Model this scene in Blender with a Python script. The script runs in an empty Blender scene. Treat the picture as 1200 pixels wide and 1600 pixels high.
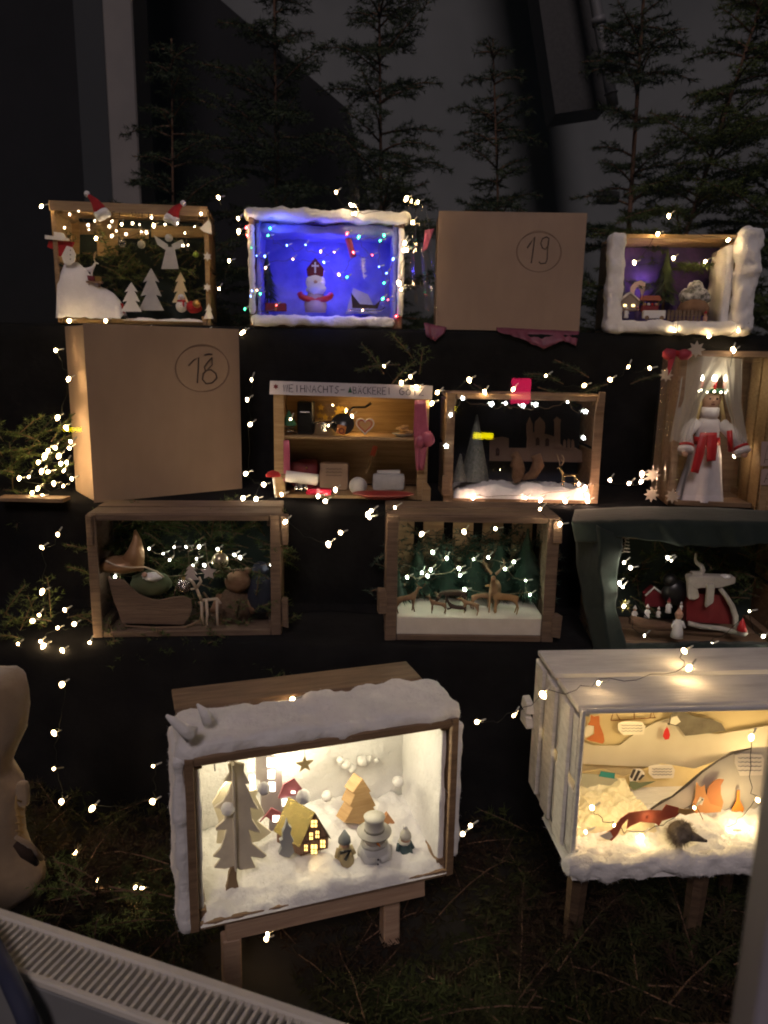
import bpy, bmesh, math, random
import numpy as np
from mathutils import Vector, Matrix, Euler, noise
random.seed(7); RNG = np.random.default_rng(11)
R = math.radians
SC = bpy.context.scene; COL = SC.collection

# ------------------------------------------------------------------ camera
FPX = 1156.0
CAM_Z = 1.45
cam_d = bpy.data.cameras.new('camera'); cam = bpy.data.objects.new('camera', cam_d); COL.objects.link(cam)
CAM_R = Euler((R(90 - 11.7), 0, 0)).to_matrix() @ Matrix.Rotation(R(1.0), 3, 'Z')
cam.matrix_world = Matrix.Translation((0, 0, CAM_Z)) @ CAM_R.to_4x4()
cam_d.sensor_fit = 'VERTICAL'; cam_d.sensor_height = 36; cam_d.lens = FPX / 1600 * 36
cam_d.dof.use_dof = True; cam_d.dof.focus_distance = 1.75; cam_d.dof.aperture_fstop = 4.0
cam_d.clip_start = 0.02; cam_d.clip_end = 200
SC.camera = cam
# ------------------------------------------------------------------ night light
SUN_EL, SUN_ROT = R(44), R(187)
w = bpy.data.worlds.new('World'); SC.world = w; w.use_nodes = True
nt = w.node_tree; nt.nodes.clear()
sky = nt.nodes.new('ShaderNodeTexSky'); sky.sky_type = 'NISHITA'; sky.sun_disc = False
sky.sun_elevation = SUN_EL; sky.sun_rotation = SUN_ROT
bg = nt.nodes.new('ShaderNodeBackground'); bg.inputs[1].default_value = 0.0022
ow = nt.nodes.new('ShaderNodeOutputWorld')
nt.links.new(sky.outputs[0], bg.inputs[0]); nt.links.new(bg.outputs[0], ow.inputs[0])
sd = bpy.data.lights.new('street_light_glow', 'SUN'); sd.energy = 0.72; sd.angle = R(14); sd.color = (1, .82, .82)
so = bpy.data.objects.new('street_light_glow', sd); COL.objects.link(so)
# light travels from behind the camera (slightly to its right) down into the window
so.rotation_euler = Vector((0.10, 1.0, -math.tan(SUN_EL))).to_track_quat('-Z', 'Y').to_euler()
vs = SC.view_settings
vs.view_transform = 'Standard'; vs.look = 'None'; vs.exposure = 0.0; vs.gamma = 1.0; vs.use_curve_mapping = False
SC.render.engine = 'CYCLES'
SC.cycles.use_denoising = True
SC.cycles.max_bounces = 7; SC.cycles.transparent_max_bounces = 16
SC.cycles.sample_clamp_indirect = 2.5
SC.cycles.use_light_tree = True
SC.cycles.filter_width = 1.9

# ------------------------------------------------------------------ pixel rays
def ray(px, py):
    return CAM_R @ Vector(((px - 600) / FPX, -(py - 800) / FPX, -1))
def P(px, py, Y):
    r = ray(px, py); t = Y / r.y
    return Vector((r.x * t, Y, CAM_Z + r.z * t))
def PZ(px, py, z):
    r = ray(px, py); t = (z - CAM_Z) / r.z
    return Vector((r.x * t, r.y * t, z))

class Frame:
    """a box frame: origin at the middle of the bottom front edge, x right, y into the box, z up"""
    def __init__(s, xl, xr, yt, yb, rz=0, z=None, Y=None):
        pc = ((xl + xr) / 2, yb)
        if Y is None: o = PZ(pc[0], pc[1], z)
        else:
            o = P(pc[0], pc[1], Y)
            if z is not None: o.z = z
        s.rz = R(rz); s.O = o; s.M = Matrix.Rotation(s.rz, 3, 'Z'); s.I = s.M.transposed()
        a = s.l(xl, yb, 0); b = s.l(xr, yb, 0); t = s.l(pc[0], yt, 0)
        s.O = s.M @ Vector(((a[0] + b[0]) / 2, 0, 0)) + s.O
        s.W = b[0] - a[0]; s.H = t[2]
    def l(s, px, py, d):
        o = s.I @ (Vector((0, 0, CAM_Z)) - s.O); r = s.I @ ray(px, py)
        t = (d - o.y) / r.y
        return (o.x + r.x * t, d, o.z + r.z * t)
    def on(s, px, py, z):
        o = s.I @ (Vector((0, 0, CAM_Z)) - s.O); r = s.I @ ray(px, py)
        t = (z - o.z) / r.z
        return (o.x + r.x * t, o.y + r.y * t, z)
    def px(s, n, d):            # metres that n pixels span at depth d
        c = s.M @ Vector((0, d, 0)) + s.O
        dd = -((CAM_R.transposed() @ (c - Vector((0, 0, CAM_Z)))).z)
        return n * dd / FPX
    def w(s, p): return s.M @ Vector(p) + s.O
class World(Frame):
    def __init__(s): s.rz = 0; s.O = Vector((0, 0, 0)); s.M = Matrix.Identity(3); s.I = s.M
WF = World()

# ------------------------------------------------------------------ materials
MATS = {}
def mat(name, col, rough=.7, col2=None, scale=20, stretch=(1, 1, 1), bump=0, bscale=None, metal=0, emis=0, ecol=None,
        detail=4, sheen=0, trans=0, spec=.5, coat=0, fac=(.35, .65), sss=0):
    if name in MATS: return MATS[name]
    m = bpy.data.materials.new(name); m.use_nodes = True; MATS[name] = m
    n = m.node_tree; b = n.nodes['Principled BSDF']
    b.inputs['Roughness'].default_value = rough; b.inputs['Metallic'].default_value = metal
    b.inputs['Specular IOR Level'].default_value = spec
    b.inputs['Base Color'].default_value = (*col, 1)
    if sheen: b.inputs['Sheen Weight'].default_value = sheen; b.inputs['Sheen Roughness'].default_value = .6
    if trans: b.inputs['Transmission Weight'].default_value = trans
    if coat: b.inputs['Coat Weight'].default_value = coat
    if sss:
        b.inputs['Subsurface Weight'].default_value = sss; b.inputs['Subsurface Radius'].default_value = (.01, .009, .008); b.inputs['Subsurface Scale'].default_value = 1
    tc = n.nodes.new('ShaderNodeTexCoord'); mp = n.nodes.new('ShaderNodeMapping'); mp.inputs['Scale'].default_value = stretch
    n.links.new(tc.outputs['Object'], mp.inputs[0])
    if col2:
        t = n.nodes.new('ShaderNodeTexNoise'); t.inputs['Scale'].default_value = scale; t.inputs['Detail'].default_value = detail
        t.inputs['Roughness'].default_value = .65
        cr = n.nodes.new('ShaderNodeValToRGB'); cr.color_ramp.elements[0].position = fac[0]; cr.color_ramp.elements[1].position = fac[1]
        cr.color_ramp.elements[0].color = (*col, 1); cr.color_ramp.elements[1].color = (*col2, 1)
        n.links.new(mp.outputs[0], t.inputs['Vector']); n.links.new(t.outputs[0], cr.inputs[0]); n.links.new(cr.outputs[0], b.inputs['Base Color'])
    if bump:
        t2 = n.nodes.new('ShaderNodeTexNoise'); t2.inputs['Scale'].default_value = bscale or scale; t2.inputs['Detail'].default_value = 5
        n.links.new(mp.outputs[0], t2.inputs['Vector'])
        bp = n.nodes.new('ShaderNodeBump'); bp.inputs['Strength'].default_value = bump; bp.inputs['Distance'].default_value = .004
        n.links.new(t2.outputs[0], bp.inputs['Height']); n.links.new(bp.outputs[0], b.inputs['Normal'])
    if emis:
        b.inputs['Emission Color'].default_value = (*(ecol or col), 1); b.inputs['Emission Strength'].default_value = emis
    return m
def clear_film(name, tint, k=.18, rough=.12):
    if name in MATS: return MATS[name]
    m = bpy.data.materials.new(name); m.use_nodes = True; MATS[name] = m; n = m.node_tree; n.nodes.clear()
    o = n.nodes.new('ShaderNodeOutputMaterial'); mx = n.nodes.new('ShaderNodeMixShader'); t = n.nodes.new('ShaderNodeBsdfTransparent')
    g = n.nodes.new('ShaderNodeBsdfGlossy'); g.inputs['Roughness'].default_value = rough; g.inputs['Color'].default_value = (*tint, 1)
    ge = n.nodes.new('ShaderNodeNewGeometry'); dp = n.nodes.new('ShaderNodeVectorMath'); dp.operation = 'DOT_PRODUCT'
    n.links.new(ge.outputs['Normal'], dp.inputs[0]); n.links.new(ge.outputs['Incoming'], dp.inputs[1])
    def mth(op, a, b):
        q = n.nodes.new('ShaderNodeMath'); q.operation = op
        for i_, v_ in enumerate((a, b)):
            if v_ is None: continue
            if isinstance(v_, (int, float)): q.inputs[i_].default_value = v_
            else: n.links.new(v_, q.inputs[i_])
        return q.outputs[0]
    fz_ = mth('POWER', mth('SUBTRACT', 1.0, mth('ABSOLUTE', dp.outputs['Value'], None)), 5.0)
    n.links.new(mth('ADD', mth('MULTIPLY', fz_, .95 - k), .045 + k), mx.inputs[0])
    n.links.new(t.outputs[0], mx.inputs[1]); n.links.new(g.outputs[0], mx.inputs[2]); n.links.new(mx.outputs[0], o.inputs[0])
    return m
WOOD_G = mat('weathered_wood', (.095, .060, .040), .75, (.20, .135, .092), 9, (1, 6, 14), .5, 26, fac=(.3, .7))
WOOD_Y = mat('pine_wood', (.25, .155, .07), .6, (.40, .27, .14), 8, (1, 6, 14), .3, 22, fac=(.3, .7))
WOOD_B = mat('brown_wood', (.15, .09, .05), .7, (.28, .18, .105), 8, (1, 6, 14), .4, 24, fac=(.3, .7))
WOOD_W = mat('white_painted_wood', (.52, .50, .49), .55, (.76, .74, .72), 7, (1, 5, 12), .5, 24, fac=(.25, .6))
WOOD_V = mat('pale_plywood', (.42, .30, .17), .55, (.56, .42, .25), 10, (10, 2, 2), .2, 30)
CARD = mat('cardboard', (.26, .18, .125), .85, (.34, .24, .17), 3, (1, 1, .5), .5, 16)
CARD_P = mat('pinkish_cardboard', (.28, .20, .145), .85, (.36, .26, .19), 3, (1, 1, .5), .5, 16)
COTTON = mat('cotton_wool', (.76, .75, .75), 1, (.86, .85, .84), 14, (1, 1, 1), .8, 90, sheen=.4, spec=.1)
PAPER = mat('white_paper', (.78, .77, .75), .8, (.70, .69, .67), 12)
PAPER_C = mat('cream_paper', (.66, .54, .32), .8, (.74, .62, .40), 8)
GREYP = mat('grey_felt', (.42, .42, .42), .9, (.50, .50, .49), 30)
BLACKC = mat('black_cloth', (.006, .006, .007), .95, (.011, .011, .012), 9, (1, 1, 1), .5, 30, spec=.1)
GREENC = mat('dark_green_cloth', (.008, .016, .014), .85, (.016, .028, .024), 6, (1, 1, 1), .5, 30, spec=.3, sheen=.1)
RED = mat('red_felt', (.42, .018, .02), .9, (.30, .012, .015), 30, bump=.5, bscale=90)
REDP = mat('red_paint', (.5, .02, .025), .35)
DRED = mat('dark_red', (.19, .012, .022), .6, (.12, .01, .015), 14)
PINK = mat('pink_ribbon', (.42, .10, .17), .35, (.30, .06, .11), 14)
PURP = mat('plum_fabric', (.14, .03, .055), .55, (.22, .05, .09), 12, bump=.4, bscale=40)
WHITE = mat('white_paint', (.8, .79, .77), .4)
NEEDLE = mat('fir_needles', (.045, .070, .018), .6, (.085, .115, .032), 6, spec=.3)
NEEDLE_D = mat('dark_fir_needles', (.024, .040, .020), .6, (.050, .072, .032), 6, spec=.3)
BARK = mat('fir_bark', (.10, .055, .032), .9, (.17, .095, .06), 18, (1, 1, 4), .8, 50)
WIRE = mat('green_wire', (.006, .008, .006), .6, spec=.2)
WIREC = mat('copper_wire', (.22, .17, .12), .5, metal=.6)
BLACK = mat('black_enamel', (.012, .012, .014), .3)
INK = mat('marker_ink', (.055, .035, .028), .8)
SILVER = mat('silver_metal', (.6, .6, .58), .22, metal=1)
GOLD = mat('gold_foil', (.55, .36, .12), .35, metal=.8)
TAN = mat('tan_felt', (.27, .185, .105), .9, (.35, .25, .15), 10, bump=1, bscale=28, sheen=.3)
GREENP = mat('green_felt', (.02, .10, .05), .9, (.03, .14, .07), 20)
SKIN = mat('doll_skin', (.50, .30, .21), .5)
FUR = mat('brown_fur', (.16, .085, .045), .9, (.24, .14, .08), 30, bump=.6, bscale=80)
FURL = mat('light_brown_fur', (.26, .15, .08), .9, (.34, .21, .12), 30, bump=.6, bscale=80)
FURD = mat('dark_brown_fur', (.045, .026, .018), .9)
NAVY = mat('navy_paper', (.010, .014, .028), .8, (.018, .022, .04), 10)

# ------------------------------------------------------------------ mesh builder
class MB:
    def __init__(s): s.v = []; s.f = []
    def add(s, vs, fs):
        k = len(s.v); s.v += [tuple(v) for v in vs]; s.f += [tuple(i + k for i in f) for f in fs]; return s
    def box(s, c, sz, rot=None, jit=0):
        h = Vector(sz) / 2; vs = []
        for x in (-1, 1):
            for y in (-1, 1):
                for z in (-1, 1):
                    p = Vector((x * h.x + random.uniform(-jit, jit), y * h.y + random.uniform(-jit, jit), z * h.z + random.uniform(-jit, jit)))
                    if rot is not None: p = rot @ p
                    vs.append(p + Vector(c))
        return s.add(vs, [(0, 1, 3, 2), (4, 6, 7, 5), (0, 4, 5, 1), (2, 3, 7, 6), (0, 2, 6, 4), (1, 5, 7, 3)])
    def tube(s, pts, r, n=6):
        pts = [Vector(p) for p in pts]; m = len(pts)
        rs = r if hasattr(r, '__len__') else [r] * m
        up = Vector((0, 0, 1)); vs = []; fs = []
        t0 = (pts[1] - pts[0]).normalized()
        nrm = t0.cross(up if abs(t0.z) < .9 else Vector((1, 0, 0))).normalized()
        for i, p in enumerate(pts):
            t = (pts[min(i + 1, m - 1)] - pts[max(i - 1, 0)]).normalized()
            nrm = (nrm - t * nrm.dot(t)).normalized(); bn = t.cross(nrm)
            for k in range(n):
                a = 2 * math.pi * k / n; vs.append(p + (nrm * math.cos(a) + bn * math.sin(a)) * rs[i])
        for i in range(m - 1):
            for k in range(n):
                fs.append((i * n + k, i * n + (k + 1) % n, (i + 1) * n + (k + 1) % n, (i + 1) * n + k))
        fs.append(tuple(range(n - 1, -1, -1))); fs.append(tuple((m - 1) * n + k for k in range(n)))
        return s.add(vs, fs)
    def lathe(s, c, prof, n=14, sx=1, sy=1, lean=(0, 0)):
        vs = []; fs = []; m = len(prof); z0 = prof[0][1]
        for r, z in prof:
            for k in range(n):
                a = 2 * math.pi * k / n
                vs.append((c[0] + r * sx * math.cos(a) + lean[0] * (z - z0), c[1] + r * sy * math.sin(a) + lean[1] * (z - z0), c[2] + z))
        for i in range(m - 1):
            for k in range(n): fs.append((i * n + k, i * n + (k + 1) % n, (i + 1) * n + (k + 1) % n, (i + 1) * n + k))
        fs.append(tuple(range(n - 1, -1, -1))); fs.append(tuple((m - 1) * n + k for k in range(n)))
        return s.add(vs, fs)
    def ball(s, c, r, nu=12, nv=8, lump=0):
        r3 = r if hasattr(r, '__len__') else (r, r, r)
        prof = []; k0 = len(s.v)
        for j in range(1, nv): prof.append((math.sin(math.pi * j / nv), -math.cos(math.pi * j / nv)))
        vs = []; fs = []; m = len(prof)
        for q, z in prof:
            for k in range(nu):
                a = 2 * math.pi * k / nu; d = Vector((q * math.cos(a), q * math.sin(a), z))
                if lump: d *= 1 + lump * noise.noise(d * 2.3 + Vector(c) * 50)
                vs.append((c[0] + d.x * r3[0], c[1] + d.y * r3[1], c[2] + d.z * r3[2]))
        vs.append((c[0], c[1], c[2] - r3[2])); vs.append((c[0], c[1], c[2] + r3[2]))
        for i in range(m - 1):
            for k in range(nu): fs.append((i * nu + k, i * nu + (k + 1) % nu, (i + 1) * nu + (k + 1) % nu, (i + 1) * nu + k))
        for k in range(nu):
            fs.append((m * nu, (k + 1) % nu, k)); fs.append((m * nu + 1, (m - 1) * nu + k, (m - 1) * nu + (k + 1) % nu))
        return s.add(vs, fs)
    def prism(s, pts, y0, y1, off=(0, 0)):
        n = len(pts); a = sum(pts[i][0] * pts[(i + 1) % n][1] - pts[(i + 1) % n][0] * pts[i][1] for i in range(n))
        if a < 0: pts = pts[::-1]
        vs = [(x, y0, z) for x, z in pts] + [(x + off[0], y1, z + off[1]) for x, z in pts]
        fs = [tuple(range(n)), tuple(range(2 * n - 1, n - 1, -1))] + [(i, i + n, (i + 1) % n + n, (i + 1) % n) for i in range(n)]
        return s.add(vs, fs)
    def rbox(s, c, sz, r, res=.012, amp=.006, freq=22, seed=0):
        """a soft rounded box with lumps"""
        h = [max(x / 2, r * 1.001) for x in sz]
        for ax in range(3):
            o = [i for i in range(3) if i != ax]
            na = max(3, min(60, int(2 * h[o[0]] / res))); nb = max(3, min(60, int(2 * h[o[1]] / res)))
            for sg in (-1, 1):
                vs = []; fs = []
                for i in range(na + 1):
                    for j in range(nb + 1):
                        p = [0, 0, 0]; p[ax] = sg * h[ax]; p[o[0]] = h[o[0]] * (2 * i / na - 1); p[o[1]] = h[o[1]] * (2 * j / nb - 1)
                        core = Vector([max(-h[k] + r, min(h[k] - r, p[k])) for k in range(3)]); d = Vector(p) - core
                        d = d.normalized() if d.length > 1e-9 else Vector((0, 0, 1))
                        q = core + d * r + Vector(c)
                        k = noise.noise(q * freq + Vector((seed, 0, 0))) + .5 * noise.noise(q * freq * 2.3 + Vector((seed, 3, 0))) + .25 * noise.noise(q * freq * 5)
                        vs.append(q + d * k * amp)
                flip = (sg > 0) != (ax == 1)
                for i in range(na):
                    for j in range(nb):
                        a = i * (nb + 1) + j; f = (a, a + nb + 1, a + nb + 2, a + 1)
                        fs.append(f if flip else f[::-1])
                s.add(vs, fs)
        return s
    def bed(s, x0, x1, y0, y1, z, h, amp=.01, freq=14, n=40, m=20, seed=0, front=None):
        """a bed of cotton snow: lumpy top, skirts down to z"""
        vs = []; fs = []
        for j in range(m + 1):
            for i in range(n + 1):
                x = x0 + (x1 - x0) * i / n; y = y0 + (y1 - y0) * j / m
                e = min(1, i / 2, (n - i) / 2, j / 2, (m - j) / 2)
                hh = h(x, y) if callable(h) else h
                q = Vector((x, y, 0)) * freq + Vector((seed, 0, 0))
                k = noise.noise(q) + .5 * noise.noise(q * 2.2) + .3 * noise.noise(q * 4.7)
                vs.append((x, y, z + (hh + amp * k) * e + (0 if e else 0)))
        for j in range(m):
            for i in range(n):
                a = j * (n + 1) + i; fs.append((a, a + 1, a + n + 2, a + n + 1))
        return s.add(vs, fs)
    def fuzz(s, n, ln=.005, wd=.0004):
        n = n // 2
        fs = [f for f in s.f if len(f) == 4]
        for i in range(n):
            f = random.choice(fs); a, b, c_, d_ = (Vector(s.v[k]) for k in f); u, v = random.random(), random.random()
            p = a.lerp(b, u).lerp(d_.lerp(c_, u), v); nn = (b - a).cross(d_ - a)
            if nn.length < 1e-12: continue
            nn.normalize(); t = (nn * random.uniform(.15, .7) + Vector((random.gauss(0, 1), random.gauss(0, 1), random.gauss(0, 1))) * .5).normalized(); w_ = t.cross(nn).normalized() * wd if t.cross(nn).length > 1e-6 else Vector((wd, 0, 0))
            k = len(s.v); q = p + t * ln * random.uniform(.5, 1.3); s.v += [tuple(p - w_), tuple(p + w_), tuple(q)]; s.f.append((k, k + 1, k + 2))
        return s

def tag(o, label=None, cat=None, group=None, kind=None):
    if label: o['label'] = label
    if cat: o['category'] = cat
    if group: o['group'] = group
    if kind: o['kind'] = kind
    return o
class Thing:
    """an Empty at the thing's base; parts are meshes in the frame's own metres"""
    def __init__(s, name, label, cat, fr=WF, at=(0, 0, 0), group=None):
        s.fr = fr; s.at = Vector(at); s.o = bpy.data.objects.new(name, None); COL.objects.link(s.o)
        s.o.empty_display_size = .02
        s.o.location = fr.w(at); s.o.rotation_euler = (0, 0, fr.rz); tag(s.o, label, cat, group)
    def part(s, name, mb, m, smooth=False, bevel=0, parent=None, origin=None, label=None):
        base = s.at if parent is None else Vector(parent['_b'])
        og = Vector(origin) if origin is not None else base
        me = bpy.data.meshes.new(name); me.from_pydata([tuple(Vector(v) - og) for v in mb.v], [], mb.f); me.update()
        o = bpy.data.objects.new(name, me); COL.objects.link(o); o.parent = parent or s.o; o.location = og - base
        o['_b'] = tuple(og)
        me.materials.append(m)
        finish(o, smooth, bevel)
        if label: o['label'] = label
        return o
def finish(o, smooth, bevel):
    if smooth:
        for p in o.data.polygons: p.use_smooth = True
    if bevel:
        b = o.modifiers.new('bevel', 'BEVEL'); b.width = bevel; b.segments = 1; b.limit_method = 'ANGLE'
def single(name, mb, m, label, cat, fr=WF, group=None, smooth=False, bevel=0, kind=None, at=None):
    """a thing that is one mesh, origin at its base"""
    if at is None:
        xs = [v[0] for v in mb.v]; ys = [v[1] for v in mb.v]; zs = [v[2] for v in mb.v]
        at = ((min(xs) + max(xs)) / 2, (min(ys) + max(ys)) / 2, min(zs))
    at = Vector(at)
    me = bpy.data.meshes.new(name); me.from_pydata([tuple(Vector(v) - at) for v in mb.v], [], mb.f); me.update()
    o = bpy.data.objects.new(name, me); COL.objects.link(o); o.location = fr.w(at); o.rotation_euler = (0, 0, fr.rz)
    me.materials.append(m); finish(o, smooth, bevel); tag(o, label, cat, group, kind)
    return o
def struct(name, mb, m, smooth=False): return single(name, mb, m, None, None, kind='structure', smooth=smooth, at=(0, 0, 0))
def pts(fr, d, l): return [fr.l(x, y, d)[::2] for x, y in l]
def cut(fr, d, l, th=.004): return MB().prism(pts(fr, d, l), d, d + th)
def loft(fr, curves, n=40, m=8, fold=0, ffreq=30, seed=0):
    """a cloth through a few curves, each a list of (px,py,depth); folds run across"""
    def samp(c, t):
        t *= len(c) - 1; i = min(int(t), len(c) - 2); u = t - i; return Vector(c[i]).lerp(Vector(c[i + 1]), u)
    mb = MB(); C3 = [[fr.l(*p) for p in c] for c in curves]; rows = []
    k = len(curves) - 1
    for j in range(m * k + 1):
        t = j / m; i = min(int(t), k - 1); u = t - i
        row = []
        for a in range(n + 1):
            p = samp(C3[i], a / n).lerp(samp(C3[i + 1], a / n), u)
            q = Vector((a / n * ffreq + seed, j * .05, 0))
            wgt = (j / (m * k)) * .8 + .2
            p = p + Vector((0, fold * wgt * noise.noise(q), fold * .3 * wgt * noise.noise(q * 1.3 + Vector((9, 0, 0)))))
            row.append(p)
        rows += row
    mb.v = [tuple(p) for p in rows]
    for j in range(m * k):
        for a in range(n):
            q = j * (n + 1) + a; mb.f.append((q, q + 1, q + n + 2, q + n + 1))
    return mb
def solid(o, t):
    s_ = o.modifiers.new('solid', 'SOLIDIFY'); s_.thickness = t; return o
def skin(verts, edges, radii, sub=1):
    me = bpy.data.meshes.new('skin'); me.from_pydata([tuple(v) for v in verts], edges, []); me.update()
    o = bpy.data.objects.new('skin', me); COL.objects.link(o)
    o.modifiers.new('s', 'SKIN'); me.skin_vertices[0].data[0].use_root = True
    for i, r in enumerate(radii): me.skin_vertices[0].data[i].radius = (r, r) if not hasattr(r, '__len__') else r
    if sub: su = o.modifiers.new('u', 'SUBSURF'); su.levels = sub; su.render_levels = sub
    dg = bpy.context.evaluated_depsgraph_get(); ev = o.evaluated_get(dg); m2 = ev.to_mesh()
    mb = MB(); mb.v = [tuple(v.co) for v in m2.vertices]; mb.f = [tuple(p.vertices) for p in m2.polygons]
    ev.to_mesh_clear(); bpy.data.objects.remove(o); return mb

# ------------------------------------------------------------------ fir needles
def needle_cloud(segs, length=.013, width=.0013, step=.0035, per=2, flat=.35):
    """segs: list of (p0, p1); returns vertex and triangle arrays of needles along them"""
    V = []
    for p0, p1 in segs:
        p0 = np.array(p0); p1 = np.array(p1); L = np.linalg.norm(p1 - p0)
        if L < 1e-5: continue
        n = max(2, int(L / step)) * per; ax = (p1 - p0) / L
        t = RNG.random(n)[:, None]; base = p0 + (p1 - p0) * t
        rnd = RNG.normal(size=(n, 3)); rnd[:, 2] *= flat
        rnd -= (rnd @ ax)[:, None] * ax; rnd /= np.linalg.norm(rnd, axis=1)[:, None] + 1e-9
        d = rnd * .85 + ax * .55; d /= np.linalg.norm(d, axis=1)[:, None]
        ln = length * (RNG.random(n)[:, None] * .5 + .65)
        sd_ = np.cross(d, RNG.normal(size=(n, 3))); sd_ /= np.linalg.norm(sd_, axis=1)[:, None] + 1e-9
        tri = np.stack([base - sd_ * width / 2, base + sd_ * width / 2, base + d * ln], axis=1)
        V.append(tri)
    V = np.concatenate(V).reshape(-1, 3)
    return V
def needles_obj(name, segs, m, **k):
    V = needle_cloud(segs, **k); n = len(V)
    me = bpy.data.meshes.new(name); me.vertices.add(n); me.vertices.foreach_set('co', V.astype(np.float32).ravel())
    me.loops.add(n); me.loops.foreach_set('vertex_index', np.arange(n, dtype=np.int32))
    me.polygons.add(n // 3); me.polygons.foreach_set('loop_start', np.arange(0, n, 3, dtype=np.int32)); me.polygons.foreach_set('loop_total', np.full(n // 3, 3, dtype=np.int32))
    me.update(calc_edges=True); me.validate(); me.materials.append(m)
    o = bpy.data.objects.new(name, me); COL.objects.link(o); return o
def branch_segs(p0, d, L, droop=.25, twig=.4, gap=.045, sub=True):
    """a fir branch: curved axis plus flat side twigs"""
    p0 = Vector(p0); d = Vector(d).normalized(); segs = []; side = d.cross(Vector((0, 0, 1))).normalized(); ax = [p0]
    n = max(3, int(L / .06)); p = p0.copy()
    for i in range(n):
        dd = (d + Vector((0, 0, -droop * i / n)) + Vector((random.uniform(-.06, .06),) * 3)).normalized(); q = p + dd * L / n; segs.append((p.copy(), q.copy())); p = q; ax.append(q)
    s = gap
    while s < L * .95:
        i = min(int(s / L * n), n - 1); b = ax[i].lerp(ax[i + 1], s / L * n - i); dd = (ax[i + 1] - ax[i]).normalized()
        for sg in (-1, 1):
            l = (L - s) * twig * random.uniform(.7, 1.1) + .02
            td = (dd * .8 + side * sg * .8 + Vector((0, 0, random.uniform(-.25, .05)))).normalized(); e = b + td * l; segs.append((b, e))
            if sub and l > .07:
                for u in (.35, .65):
                    c = b.lerp(e, u); sl = l * (1 - u) * .6; segs.append((c, c + (td * .8 + side * -sg * .2 + dd * .6).normalized() * sl))
        s += gap * random.uniform(.8, 1.2)
    return segs, ax
def fir_tree(label, foot, top, crown0, rad, m=NEEDLE_D, whorl=.13, nb=6, name='fir_tree', density=1.0, trunk_r=.014, seed=None):
    foot = Vector(foot); top = Vector(top); t = Thing(name, label, 'fir tree', at=foot, group='fir trees behind the display')
    n = 8; pp = [foot.lerp(top, i / n) for i in range(n + 1)]
    t.part('trunk', MB().tube(pp, [trunk_r * (1 - .8 * i / n) for i in range(n + 1)], 7), BARK, True)
    H = (top - foot).length; segs = []; s = crown0
    while s < H - .03:
        k = 1 - s / H; base = foot.lerp(top, s / H); a0 = random.uniform(0, 6.28)
        for j in range(nb):
            a = a0 + j * 2 * math.pi / nb + random.uniform(-.6, .6); L = rad * (k ** .7) * random.uniform(.35, 1.2) + .06; base = foot.lerp(top, min(.98, s / H + random.uniform(-.02, .02)))
            sg, ax = branch_segs(base, (math.cos(a), math.sin(a), .30 + random.uniform(-.35, .5)), L, droop=random.uniform(.3, 1.0), twig=.5)
            segs += sg; t.part('branch', MB().tube(ax, [.0045 * (1 - .7 * q / (len(ax) - 1)) for q in range(len(ax))], 4), BARK, True, origin=base)
        s += whorl * random.uniform(.5, 1.2)
    segs.append((top - Vector((0, 0, .2)), top))
    segs = [(a - foot, b - foot) for a, b in segs]
    o = needles_obj('crown', segs, m, length=.024, width=.0036, step=.0042 / density, per=2); o.parent = t.o
    return t

# ------------------------------------------------------------------ fairy lights
def star_mb(r, th, n=5, k=.42, c=(0, 0, 0)):
    l = []
    for i in range(2 * n):
        a = math.pi / 2 + i * math.pi / n; q = r if i % 2 == 0 else r * k; l.append((c[0] + q * math.cos(a), c[2] + q * math.sin(a)))
    return MB().prism(l, c[1] - th / 2, c[1] + th / 2)
BULB = {}
EM = {}
def emat(name, col, L):
    new = 'led_' + name not in MATS
    m = mat('led_' + name, col, .3, emis=L, ecol=col)
    if new:
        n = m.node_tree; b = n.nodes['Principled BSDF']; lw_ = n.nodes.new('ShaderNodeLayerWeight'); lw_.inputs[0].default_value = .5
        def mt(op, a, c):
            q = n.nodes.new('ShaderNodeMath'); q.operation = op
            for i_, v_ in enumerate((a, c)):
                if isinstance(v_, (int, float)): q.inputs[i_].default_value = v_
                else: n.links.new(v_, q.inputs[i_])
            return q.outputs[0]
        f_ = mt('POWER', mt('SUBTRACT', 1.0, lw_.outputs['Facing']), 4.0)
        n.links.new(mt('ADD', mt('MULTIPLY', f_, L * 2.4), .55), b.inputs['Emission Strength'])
        b.inputs['Emission Color'].default_value = (col[0], col[1] * .93, col[2] * .82, 1)  # dim yellow rim imitates a halo round the bright core
    return m
def bulb_mesh(kind, r, col, L):
    k = (kind, r, col, L)
    if k not in BULB:
        mb = MB()
        if kind == 'star': mb = star_mb(r * 1.5, r * .9)
        else: mb.lathe((0, 0, 0), [(r * .3, -r * 1.3), (r * .85, -r * .6), (r, 0), (r * .8, r * .6), (r * .3, r * .95)], 8)
        me = bpy.data.meshes.new('bulb'); me.from_pydata(mb.v, [], mb.f); me.update()
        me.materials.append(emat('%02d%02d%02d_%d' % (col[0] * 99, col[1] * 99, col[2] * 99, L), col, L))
        for p in me.polygons: p.use_smooth = kind != 'star'
        BULB[k] = me
    return BULB[k]
WARM = (1.0, .72, .38); WW = (1, .80, .55); COOL = (.85, .95, 1.0); GRN = (.75, 1.0, .82)
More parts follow.
